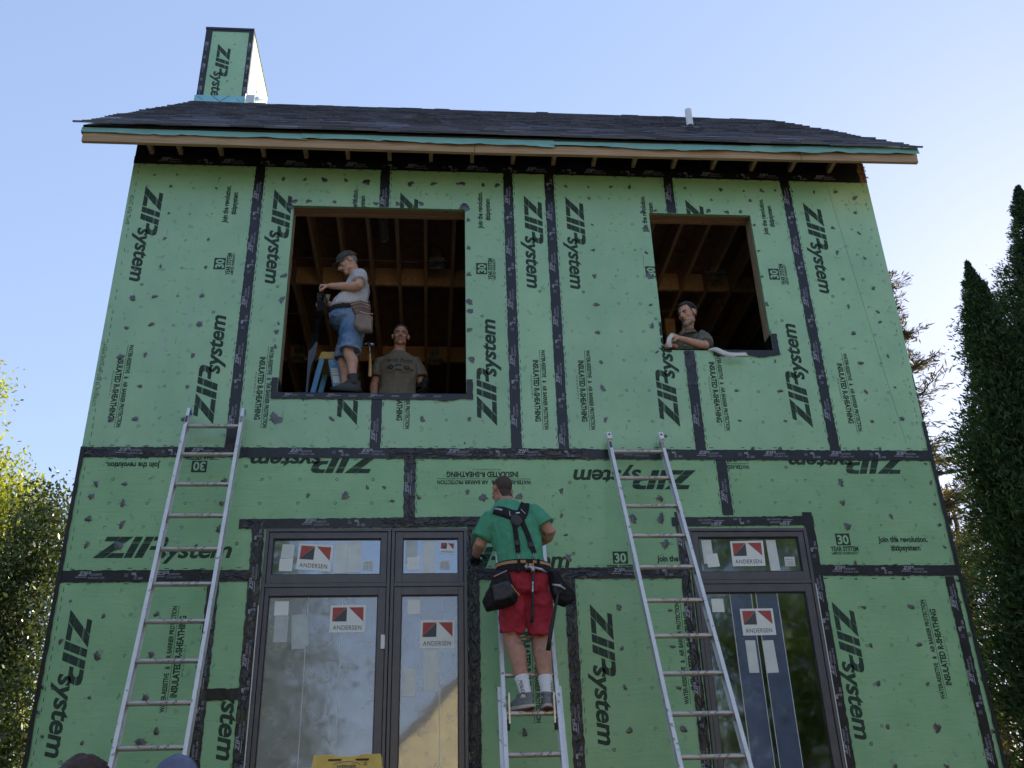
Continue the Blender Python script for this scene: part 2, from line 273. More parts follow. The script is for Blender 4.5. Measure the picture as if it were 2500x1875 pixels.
# ------------------------------------------------------------------ mesh helpers
class MB:
    def __init__(s): s.v = []; s.f = []; s.m = []; s.k = 0
    def add(s, vs, fs, k=None):
        b = len(s.v); s.v.extend([tuple(x) for x in vs])
        for f in fs: s.f.append(tuple(b + i for i in f)); s.m.append(s.k if k is None else k)
    def box(s, x0, x1, y0, y1, z0, z1, k=None):
        s.add([(x0, y0, z0), (x1, y0, z0), (x1, y1, z0), (x0, y1, z0), (x0, y0, z1), (x1, y0, z1), (x1, y1, z1), (x0, y1, z1)],
              [(0, 3, 2, 1), (4, 5, 6, 7), (0, 1, 5, 4), (1, 2, 6, 5), (2, 3, 7, 6), (3, 0, 4, 7)], k)
    def bar(s, a, b, w, d, side=(1, 0, 0), k=None, w2=None, d2=None):
        """box of section w (along side) x d between points a and b"""
        a = Vector(a); b = Vector(b); t = (b - a).normalized(); sd_ = Vector(side); sd_ = (sd_ - t * sd_.dot(t)).normalized(); n = t.cross(sd_)
        w2 = w if w2 is None else w2; d2 = d if d2 is None else d2
        vs = []
        for c, ww, dd in ((a, w, d), (b, w2, d2)):
            for i, j in ((-1, -1), (1, -1), (1, 1), (-1, 1)): vs.append(c + sd_ * (i * ww / 2) + n * (j * dd / 2))
        s.add(vs, [(0, 1, 2, 3), (7, 6, 5, 4), (4, 5, 1, 0), (5, 6, 2, 1), (6, 7, 3, 2), (7, 4, 0, 3)], k)
    def tube(s, pts, rad, seg=12, caps=True, k=None, flat=1.0, up=None):
        pts = [Vector(p) for p in pts]; n = len(pts)
        if not hasattr(rad, '__len__'): rad = [rad] * n
        rings = []; prev = None
        for i, p in enumerate(pts):
            t = (pts[min(i + 1, n - 1)] - pts[max(i - 1, 0)]).normalized()
            if prev is None:
                a = Vector(up) if up is not None else (Vector((0, 0, 1)) if abs(t.z) < 0.9 else Vector((0, 1, 0)))
                u = (a - t * a.dot(t)).normalized()
            else: u = (prev - t * prev.dot(t)).normalized()
            prev = u; w = t.cross(u)
            r = rad[i]; ra, rb = r if hasattr(r, '__len__') else (r, r * flat)
            rings.append([p + u * (ra * math.cos(2 * math.pi * j / seg)) + w * (rb * math.sin(2 * math.pi * j / seg)) for j in range(seg)])
        vs = [q for ring in rings for q in ring]; fs = []
        for i in range(n - 1):
            for j in range(seg):
                fs.append((i * seg + j, i * seg + (j + 1) % seg, (i + 1) * seg + (j + 1) % seg, (i + 1) * seg + j))
        if caps: fs.append(tuple(range(seg - 1, -1, -1))); fs.append(tuple((n - 1) * seg + j for j in range(seg)))
        s.add(vs, fs, k)
    def capsule(s, pts, rad, seg=14, k=None):
        """tube with rounded ends"""
        pts = [Vector(p) for p in pts]
        if not hasattr(rad, '__len__'): rad = [rad] * len(pts)
        P = []; Q = []
        t = (pts[0] - pts[1]).normalized()
        for a in (80, 55, 28): P.append(pts[0] + t * rad[0] * math.sin(R(a))); Q.append(rad[0] * math.cos(R(a)))
        P += pts; Q += list(rad)
        t = (pts[-1] - pts[-2]).normalized()
        for a in (28, 55, 80): P.append(pts[-1] + t * rad[-1] * math.sin(R(a))); Q.append(rad[-1] * math.cos(R(a)))
        s.tube(P, Q, seg, True, k)
    def ell(s, c, r, X=(1, 0, 0), Y=(0, 1, 0), Z=(0, 0, 1), nu=20, nv=12, k=None):
        c = Vector(c); X = Vector(X); Y = Vector(Y); Z = Vector(Z); vs = [c + Z * r[2]]; fs = []
        for i in range(1, nv):
            a = math.pi * i / nv
            for j in range(nu):
                b = 2 * math.pi * j / nu
                vs.append(c + X * (r[0] * math.sin(a) * math.cos(b)) + Y * (r[1] * math.sin(a) * math.sin(b)) + Z * (r[2] * math.cos(a)))
        vs.append(c - Z * r[2]); e = len(vs) - 1
        for j in range(nu): fs.append((0, 1 + j, 1 + (j + 1) % nu)); fs.append((e, 1 + (nv - 2) * nu + (j + 1) % nu, 1 + (nv - 2) * nu + j))
        for i in range(nv - 2):
            for j in range(nu):
                a = 1 + i * nu + j; b = 1 + i * nu + (j + 1) % nu; fs.append((a, a + nu, b + nu, b))
        s.add(vs, fs, k)
    def loft(s, secs, seg=24, k=None, caps=True):
        """secs: (centre, right, fwd, rx, ry)"""
        vs = []; fs = []
        for c, rt, fw, rx, ry in secs:
            c = Vector(c); rt = Vector(rt); fw = Vector(fw)
            for j in range(seg):
                a = 2 * math.pi * j / seg; ca, sa = math.cos(a), math.sin(a)
                e = 0.85
                vs.append(c + rt * (rx * math.copysign(abs(ca) ** e, ca)) + fw * (ry * math.copysign(abs(sa) ** e, sa)))
        n = len(secs)
        for i in range(n - 1):
            for j in range(seg): fs.append((i * seg + j, i * seg + (j + 1) % seg, (i + 1) * seg + (j + 1) % seg, (i + 1) * seg + j))
        if caps: fs.append(tuple(range(seg - 1, -1, -1))); fs.append(tuple((n - 1) * seg + j for j in range(seg)))
        s.add(vs, fs, k)
    def mesh(s, name):
        me = bpy.data.meshes.new(name); me.from_pydata(s.v, [], s.f); me.update(); return me
    def build(s, name, mats, parent=None, smooth=False, bevel=0, auto=None):
        me = s.mesh(name)
        if not isinstance(mats, (list, tuple)): mats = [mats]
        for m in mats: me.materials.append(m)
        if len(mats) > 1: me.polygons.foreach_set("material_index", s.m)
        if bevel:
            bm = bmesh.new(); bm.from_mesh(me)
            bmesh.ops.recalc_face_normals(bm, faces=bm.faces)
            ed = [e for e in bm.edges if len(e.link_faces) == 2 and e.calc_face_angle(0) > 0.6]
            bmesh.ops.bevel(bm, geom=ed, offset=bevel, segments=2, affect='EDGES', profile=0.6); bm.to_mesh(me); bm.free()
        if smooth: me.polygons.foreach_set("use_smooth", [True] * len(me.polygons))
        o = bpy.data.objects.new(name, me); COL.objects.link(o)
        if parent is not None:
            o.parent = parent
            if parent.get("category") == "house" and parent.parent is None: o.location = -parent.location
        return o

def empty(name, loc=(0, 0, 0), label=None, cat=None, group=None):
    o = bpy.data.objects.new(name, None); COL.objects.link(o); o.empty_display_size = 0.2; o.location = loc
    if label: o["label"] = label
    if cat: o["category"] = cat
    if group: o["group"] = group
    return o
def tag(o, label=None, cat=None, group=None, kind=None):
    if label: o["label"] = label
    if cat: o["category"] = cat
    if group: o["group"] = group
    if kind: o["kind"] = kind
    return o

def remesh(mb, voxel, smooth=4, factor=0.5):
    me = mb.mesh("tmp"); o = bpy.data.objects.new("tmp", me); COL.objects.link(o)
    bm = bmesh.new(); bm.from_mesh(me); bmesh.ops.recalc_face_normals(bm, faces=bm.faces); bm.to_mesh(me); bm.free()
    a = o.modifiers.new("r", 'REMESH'); a.mode = 'VOXEL'; a.voxel_size = voxel; a.use_smooth_shade = True
    if smooth:
        b = o.modifiers.new("s", 'SMOOTH'); b.iterations = smooth; b.factor = factor
    dg = bpy.context.evaluated_depsgraph_get(); res = bpy.data.meshes.new_from_object(o.evaluated_get(dg))
    bpy.data.objects.remove(o); bpy.data.meshes.remove(me)
    res.polygons.foreach_set("use_smooth", [True] * len(res.polygons))
    return res
def coords(me):
    a = np.empty(len(me.vertices) * 3); me.vertices.foreach_get("co", a); return a.reshape(-1, 3)
def normals(me):
    a = np.empty(len(me.vertices) * 3); me.vertices.foreach_get("normal", a); return a.reshape(-1, 3)
def wrinkles(me, amp, freq, seed=0, stretch=(1, 1, 1)):
    """cloth folds: domain-warped ridged waves pushed along the normals"""
    rg = np.random.default_rng(seed); P = coords(me); Nn = normals(me); Q = P * np.array(stretch)
    w = np.zeros(len(P))
    warp = np.stack([np.sin(Q @ rg.normal(size=3) * 9 + rg.uniform(0, 6)) for _ in range(3)], 1) * 0.06
    Q = Q + warp
    for i in range(7):
        d = rg.normal(size=3); d /= np.linalg.norm(d)
        w += (1 - np.abs(np.sin(Q @ d * freq * (0.6 + 0.35 * i) + rg.uniform(0, 6)))) ** 2 / (1 + 0.5 * i)
    w -= w.mean()
    P = P + Nn * (w * amp)[:, None]
    me.vertices.foreach_set("co", P.ravel()); me.update()
def obj(name, me, mats, parent=None):
    if not isinstance(mats, (list, tuple)): mats = [mats]
    for m in mats: me.materials.append(m)
    o = bpy.data.objects.new(name, me); COL.objects.link(o)
    if parent is not None: o.parent = parent
    return o

# ------------------------------------------------------------------ lettering
_tc = {}
def text2d(s, bold=0.0, shear=0.0, spacing=1.0):
    """flat triangles of a line of text: cap height 1, starts at x=0"""
    key = (s, bold, shear, spacing)
    if key in _tc: return _tc[key]
    c = bpy.data.curves.new("t", 'FONT'); c.body = s; c.size = 1.0; c.offset = bold; c.shear = shear; c.space_character = spacing
    c.resolution_u = 3; c.fill_mode = 'FRONT'
    o = bpy.data.objects.new("t", c); COL.objects.link(o)
    dg = bpy.context.evaluated_depsgraph_get(); me = bpy.data.meshes.new_from_object(o.evaluated_get(dg))
    V = coords(me)[:, :2].copy() if len(me.vertices) else np.zeros((0, 2)); F = [tuple(p.vertices) for p in me.polygons]
    bpy.data.objects.remove(o); bpy.data.curves.remove(c); bpy.data.meshes.remove(me)
    if len(V): V[:, 0] -= V[:, 0].min()
    V /= 0.729
    _tc[key] = (V, F); return _tc[key]

class Print:
    """flat lettering gathered on the plane Y = y (normal -Y); u to the right, w up"""
    def __init__(s): s.v = []; s.f = []; s.light = []
    def add(s, V, F):
        b = len(s.v); s.v.extend([tuple(p) for p in V]); s.f.extend([tuple(b + i for i in f) for f in F])
    def poly(s, pts):
        t = tessellate_polygon([[Vector((p[0], p[1], 0)) for p in pts]]); s.add(pts, t)
    @staticmethod
    def xf(V, start, direction, sx, sy_):
        V = np.asarray(V, float); d = np.array(direction, float); d /= np.linalg.norm(d); n = np.array((-d[1], d[0]))
        return np.array(start) + V[:, :1] * sx * d + V[:, 1:2] * sy_ * n
    def text(s, t, start, d, h, length=None, bold=0.02, shear=0.0, sp=1.0, wid=1.0):
        V, F = text2d(t, bold, shear, sp)
        if not len(V): return
        sx = h * wid if length is None else length / max(1e-6, V[:, 0].max())
        s.add(s.xf(V, start, d, sx, h), F)
    def rect(s, start, d, x0, x1, y0, y1):
        s.add(s.xf([(x0, y0), (x1, y0), (x1, y1), (x0, y1)], start, d, 1, 1), [(0, 1, 2, 3)])
    def ring(s, c, ro, ri, n=12, gap=0):
        vs = []; fs = []
        for i in range(n):
            a = 2 * math.pi * i / n; vs += [(c[0] + ro * math.cos(a), c[1] + ro * math.sin(a)), (c[0] + ri * math.cos(a), c[1] + ri * math.sin(a))]
        for i in range(n - gap): j = (i + 1) % n; fs.append((2 * i, 2 * j, 2 * j + 1, 2 * i + 1))
        s.add(vs, fs)
    def clip(s, rect=None, holes=()):
        bm = bmesh.new(); vv = [bm.verts.new((x, 0, z)) for x, z in s.v]
        for f in s.f:
            try: bm.faces.new([vv[i] for i in f])
            except ValueError: pass
        def cut(co, no): bmesh.ops.bisect_plane(bm, geom=bm.verts[:] + bm.edges[:] + bm.faces[:], plane_co=co, plane_no=no, dist=1e-6)
        rs = ([rect] if rect else []) + list(holes)
        for x0, x1, z0, z1 in rs:
            cut((x0, 0, 0), (1, 0, 0)); cut((x1, 0, 0), (1, 0, 0)); cut((0, 0, z0), (0, 0, 1)); cut((0, 0, z1), (0, 0, 1))
        dead = []
        for f in bm.faces:
            c = f.calc_center_median()
            if rect and not (rect[0] < c.x < rect[1] and rect[2] < c.z < rect[3]): dead.append(f); continue
            if any(h[0] < c.x < h[1] and h[2] < c.z < h[3] for h in holes): dead.append(f)
        bmesh.ops.delete(bm, geom=dead, context='FACES')
        bm.verts.index_update(); s.v = [(v.co.x, v.co.z) for v in bm.verts]; s.f = [tuple(v.index for v in f.verts) for f in bm.faces]; bm.free()
    def build(s, name, m, y, parent):
        if not s.f: return None
        mb = MB()
        V = np.array(s.v); fs = []
        for f in s.f:                                   # every face looks towards -Y
            a = V[list(f)]; ar = 0.5 * np.sum(a[:, 0] * np.roll(a[:, 1], -1) - np.roll(a[:, 0], -1) * a[:, 1])
            fs.append(f if ar > 0 else tuple(reversed(f)))
        mb.add([(x, y, z) for x, z in s.v], fs); return mb.build(name, m, parent)

AS = 1.215   # the logo's length unit against its cap height
ZP = [[(.34, .78), (.745, .78), (.93, 1), (.41, 1)], [(0, 0), (.43, 0), (1.383, 1), (.957, 1)], [(.46, 0), (1.08, 0), (1.14, .23), (.68, .23)],
      [(1.12, 0), (1.42, 0), (1.73, 1), (1.45, 1)], [(1.507, 0), (1.81, 0), (2.145, 1), (1.844, 1)],
      [(2.175, 1), (2.5, 1), (2.63, .96), (2.69, .85), (2.67, .68), (2.6, .52), (2.48, .41), (2.3, .37), (2.01, .37), (2.07, .55), (2.24, .55), (2.35, .6), (2.40, .7), (2.37, .78), (2.3, .81), (2.12, .81)]]
def logo(P, start, d, cap=0.176, reg=True, slits=True, only=None):
    """the big italic maker's name: ZIP in heavy slanted bars, 'system' in light italics"""
    tmp = Print()
    for p in ZP: tmp.poly([(x * AS, y) for x, y in p])
    if slits:
        tmp.clip(None, [(-1, 9, .685, .705), (-1, 9, .745, .757), (-1, 9, .262, .270)])
    P.add(P.xf(tmp.v, start, d, cap, cap), tmp.f)
    V, F = text2d("system", 0.028, 0.22, 0.98); V = V.copy(); V[:, 0] *= (5.07 - 2.27) * AS / V[:, 0].max(); V[:, 1] *= 0.60 / 0.755
    V[:, 0] += 2.27 * AS; P.add(P.xf(V, start, d, cap, cap), F)
    if reg:
        t2 = Print(); t2.ring((0, 0), .085, .062, 14); V, F = text2d("R", 0.0); V = V * 0.085 - np.array((.028, .04)); t2.add(V, F)
        V = np.array(t2.v) + np.array((5.22 * AS, .66)); P.add(P.xf(V, start, d, cap, cap), t2.f)
def slogan(P, start, d, l1=0.44, off2=0.098, l2=0.262, line2=True):
    P.text("Join the revolution.", start, d, 0.050, l1, 0.038)
    if line2:
        dd = np.array(d, float); n = np.array((-dd[1], dd[0])); s2 = np.array(start) + dd * off2 - n * 0.074
        P.text("#zipsystem", tuple(s2), d, 0.05, l2, 0.038)
def badge30(P, start, d, hasyear=True):
    """start: lower left corner of the box"""
    t = Print(); t.rect((0, 0), (1, 0), 0, .126, 0, .104)
    V, F = text2d("30", 0.03); V = V.copy(); w = V[:, 0].max(); V[:, 0] *= .098 / w; V[:, 1] *= .078; V += np.array((.014, .013))
    # the numerals are left free of ink: build the box as thin bars around a slightly larger light numeral is not possible flat,
    # so the numeral is laid over it as its own print
    P.add(P.xf(t.v, start, d, 1, 1), t.f)
    P.light.append((P.xf(V, start, d, 1, 1), F))
    if hasyear:
        dd = np.array(d, float); n = np.array((-dd[1], dd[0])); s0 = np.array(start)
        P.text("YEAR SYSTEM", tuple(s0 - dd * .06 - n * .05), d, .042, .243, .036)
        P.text("LIMITED WARRANTY", tuple(s0 - dd * .056 - n * .08), d, .023, .235, .03)
def claim(P, start, d, flip=False):
    """the rule between two lines of the sheathing claim; start = end of the rule where the text begins"""
    dd = np.array(d, float); n = np.array((-dd[1], dd[0])); s0 = np.array(start)
    P.rect(start, d, 0, .805, -.002, .002)
    P.text("WATER-RESISTIVE   &   AIR BARRIER PROTECTION", tuple(s0 + n * .014 + dd * .0), d, .036, .80, .036)
    P.text("INSULATED R-SHEATHING", tuple(s0 - n * .064 + dd * .108), d, .050, .615, .042)
    P.text("09-26-23 00:57 ET A", tuple(s0 - n * .092 + dd * .26), d, .014, .24, .0)
# ================================================================== the house
GROUND = -4.6
house = empty("house", (0, 2.8, GROUND), "two storey house shell wrapped in green sheathing boards with a dark shingle roof", "house")
XL, XR = -3.659, 3.743
WIN = [(-2.085, -.432, .566, 2.588), (1.402, 2.436, 1.045, 2.600)]
DOOR = [(-2.078, -.436, -9, -.674), (1.424, 2.455, -9, -.680)]
HOLES = WIN + DOOR

def slab(name, m, x0, x1, y0, y1, z0, z1, holes=(), parent=house, g=.002):
    """board with rectangular openings, built from closed cells that share their inner edges"""
    x0 += g; x1 -= g; z0 += g; z1 -= g
    hs = [(max(x0, a), min(x1, b), max(z0, c), min(z1, d)) for a, b, c, d in holes if a < x1 and b > x0 and c < z1 and d > z0]
    xs = sorted({x0, x1, *[h[0] for h in hs], *[h[1] for h in hs]}); zs = sorted({z0, z1, *[h[2] for h in hs], *[h[3] for h in hs]})
    cell = {}
    for i in range(len(xs) - 1):
        for j in range(len(zs) - 1):
            cx, cz = (xs[i] + xs[i + 1]) / 2, (zs[j] + zs[j + 1]) / 2
            cell[i, j] = not any(h[0] < cx < h[1] and h[2] < cz < h[3] for h in hs)
    mb = MB()
    for (i, j), on in cell.items():
        if not on: continue
        a, b, c, d = xs[i], xs[i + 1], zs[j], zs[j + 1]
        q = lambda *p: mb.add(p, [(0, 1, 2, 3)])
        q((a, y0, c), (b, y0, c), (b, y0, d), (a, y0, d)); q((b, y1, c), (a, y1, c), (a, y1, d), (b, y1, d))
        if not cell.get((i - 1, j)): q((a, y1, c), (a, y0, c), (a, y0, d), (a, y1, d))
        if not cell.get((i + 1, j)): q((b, y0, c), (b, y1, c), (b, y1, d), (b, y0, d))
        if not cell.get((i, j - 1)): q((a, y1, c), (b, y1, c), (b, y0, c), (a, y0, c))
        if not cell.get((i, j + 1)): q((a, y0, d), (b, y0, d), (b, y1, d), (a, y1, d))
    return mb.build(name, m, parent)

Z1, Z2, ZT = 0.0, -1.0586, 3.048
UP = [-3.659, -2.4384, -1.2192, 0, .4146, 1.6338, 2.853, 3.743]
panels = []                                                     # (object, rect)
def panel(x0, x1, z0, z1):
    o = slab("sheathing_panel", MT["panel" if z1 > 1 else "panel_ripple_shaded"], x0, x1, 0.0, .036, z0, z1, HOLES); panels.append((o, (x0, x1, z0, z1))); return o
for a, b in zip(UP[:-1], UP[1:]): panel(a, b, Z1, ZT)
for a, b in zip([XL, -.918, 1.798], [-.918, 1.798, XR]): panel(a, b, Z2, Z1)
for a, b, c, d in [(XL, -2.455, -3.5, Z2), (-2.455, -2.078, -1.972, Z2), (-2.455, -2.078, -3.5, -1.972), (-.436, .40, -3.5, Z2), (.40, 1.424, -3.5, Z2),
                   (2.455, 3.64, -3.5, Z2), (3.64, XR, -3.5, Z2)]: panel(a, b, c, d)

# ---- print on the panels
UPV, DN, RT, LF = (0, 1), (0, -1), (1, 0), (-1, 0)
class Batch:
    """collects the print of one panel; every logo, slogan, claim and badge becomes a part of its own"""
    def __init__(s): s.items = []
    def new(s, nm, kind=None): p = Print(); s.items.append((nm, p, kind)); return p
def letter(i, fill):
    o, r = panels[i]; B = Batch(); fill(B)
    for nm, P, kind in B.items:
        if not P.f: continue
        P.clip(r, HOLES); ob = P.build(nm, MT["ink"], -.0012, o)
        if ob is None: continue
        if kind: ob["kind"] = kind
        if P.light:
            Q = Print()
            for V, F in P.light: Q.add(V, F)
            Q.clip(r, HOLES); Q.build("numeral", MT["panel"], -.002, o)
_logo, _slogan, _claim, _badge = logo, slogan, claim, badge30
def blogo(B, *a, **k): _logo(B.new("maker_logo"), *a, **k)
def bslogan(B, *a, **k): _slogan(B.new("slogan"), *a, **k)
def bclaim(B, *a, **k): _claim(B.new("sheathing_claim"), *a, **k)
def bbadge(B, *a, **k): _badge(B.new("warranty_badge"), *a, **k)
def dashes(P, r, top=True, left=True):
    P = P.new("edge_dashes", "stuff")
    x0, x1, z0, z1 = r
    n = int((x1 - x0) / .145)
    for k in range(n):
        for z in ((z0 + .062, z1 - .014) if z1 > 2 else (z0 + .06, z1 - .06)):
            x = x0 + .08 + k * .145 + random.uniform(-.01, .01)
            if random.random() < .8: P.rect((x, z + random.uniform(-.003, .003)), (1, random.uniform(-.08, .08)), 0, random.uniform(.024, .04), 0, .006)
    n = int((z1 - z0) / .075)
    for k in range(n):
        if random.random() < .85: P.rect((x0 + .062 + random.uniform(-.002, .002), z0 + .07 + k * .075), (random.uniform(-.05, .05), 1), 0, random.uniform(.03, .045), 0, .005)
        if random.random() < .35: P.rect((x1 - .058, z0 + .07 + k * .075), (0, 1), 0, .03, 0, .005)
def upper(i, xl, cols=(.61,), strip=False):
    def fill(P):
        blogo(P, (xl + .153, 2.775), DN)
        bclaim(P, (xl + .2395, 1.032), DN)
        if not strip:
            blogo(P, (xl + 1.055, .262), UPV)
            bslogan(P, (xl + .957, 2.364), UPV)
            bbadge(P, (xl + .993, 1.838), UPV)
        M_ = P.new("fastener_marks", "stuff")
        for c in cols:
            for k in range(9):
                if c > .42 or k > 7: M_.ring((xl + c, .318 + .3055 * k), .013, .009, 10, random.choice((0, 0, 2, 3)))
        dashes(P, panels[i][1])
        for k in range(5):
            if not strip: M_.rect((xl + random.uniform(.2, 1), random.uniform(.2, 2.8)), (random.uniform(-.1, .1), 1), 0, random.uniform(.03, .09), 0, .0025)
    letter(i, fill)
upper(0, UP[0], (.604,)); upper(1, UP[1], (.61,)); upper(2, UP[2], (.41, .61, .815)); upper(3, 0.0, (), True)
upper(4, UP[4], (.6, .807)); upper(5, UP[5], (.6,)); upper(6, UP[6], (.61, .82))
def extra0(P):                                                  # small dotted instructions along the outer edge
    P.text("ROLL THE TAPE", (-3.635, 2.66), DN, .03, .34, 0.0); P.text("PARA APLICAR USE EL RODILLO", (-3.635, 1.03), DN, .03, .60, 0.0)
    P.rect((3.56, .12), (.014, 1), 0, .1, 0, .1) if False else None
o0 = Print(); extra0(o0); o0.build("lettering", MT["ink_dim"], -.0015, panels[0][0])["kind"] = "stuff"
pl = Print(); pl.rect((3.30, 3.0), (.078, -1), 0, 2.9, 0, .0022); pl.build("chalk_line", MT["ink_dim"], -.0015, panels[6][0])
def circ(P, xs, zs):
    P = P.new("fastener_marks", "stuff")
    for z in zs:
        for x in xs: P.ring((x + random.uniform(-.004, .004), z), .013, .009, 10, random.choice((0, 0, 2, 3)))
def r2a(P):
    blogo(P, (-3.419, -.908), RT); bslogan(P, (-2.997, -.09), LF); bbadge(P, (-2.613, -.072), LF)
    blogo(P, (-1.175, -.005), LF); circ(P, [-3.36, -3.057, -2.752, -2.45, -2.146, -1.836, -1.53, -1.226], [-.238, -.449, -.653, -.86]); dashes(P, panels[7][1])
def r2b(P):
    bclaim(P, (.115, -.231), LF); blogo(P, (1.565, -.148), LF); blogo(P, (-.672, -1.006), RT); bbadge(P, (.772, -.978), RT); bslogan(P, (1.143, -.960), RT)
    circ(P, [-.607, -.31, 0, .302, .601, .91, 1.21], [-.39, -.596, -.807]); dashes(P, panels[8][1])
def r2c(P):
    bclaim(P, (2.047, -.085), LF); blogo(P, (3.492, -.002), LF); bbadge(P, (2.708, -.829), RT); bslogan(P, (3.081, -.802), RT)
    circ(P, [1.916, 2.234, 2.536, 2.84, 3.141, 3.445], [-.241, -.447, -.655]); dashes(P, panels[9][1])
letter(7, r2a); letter(8, r2b); letter(9, r2c)
def lowA(P):
    blogo(P, (-3.517, -1.316), DN); bclaim(P, (-2.697, -2.098), UPV); circ(P, [-3.058], [-1.363, -1.675, -1.982, -2.29]); dashes(P, panels[10][1])
letter(10, lowA)
letter(12, lambda P: blogo(P, (-2.292, -1.36), DN))
letter(13, lambda P: (bclaim(P, (.07, -1.42), DN), circ(P, [-.21], [-1.36, -1.666, -1.973, -2.28])))
letter(14, lambda P: (blogo(P, (.553, -1.31), DN), bclaim(P, (1.30, -2.105), UPV), circ(P, [1.008], [-1.36, -1.67, -1.976, -2.282]), dashes(P, panels[14][1])))
letter(15, lambda P: (blogo(P, (2.575, -1.308), DN), bclaim(P, (3.385, -2.102), UPV), circ(P, [2.806, 3.02], [-1.362, -1.672, -1.981, -2.292]), dashes(P, panels[15][1])))

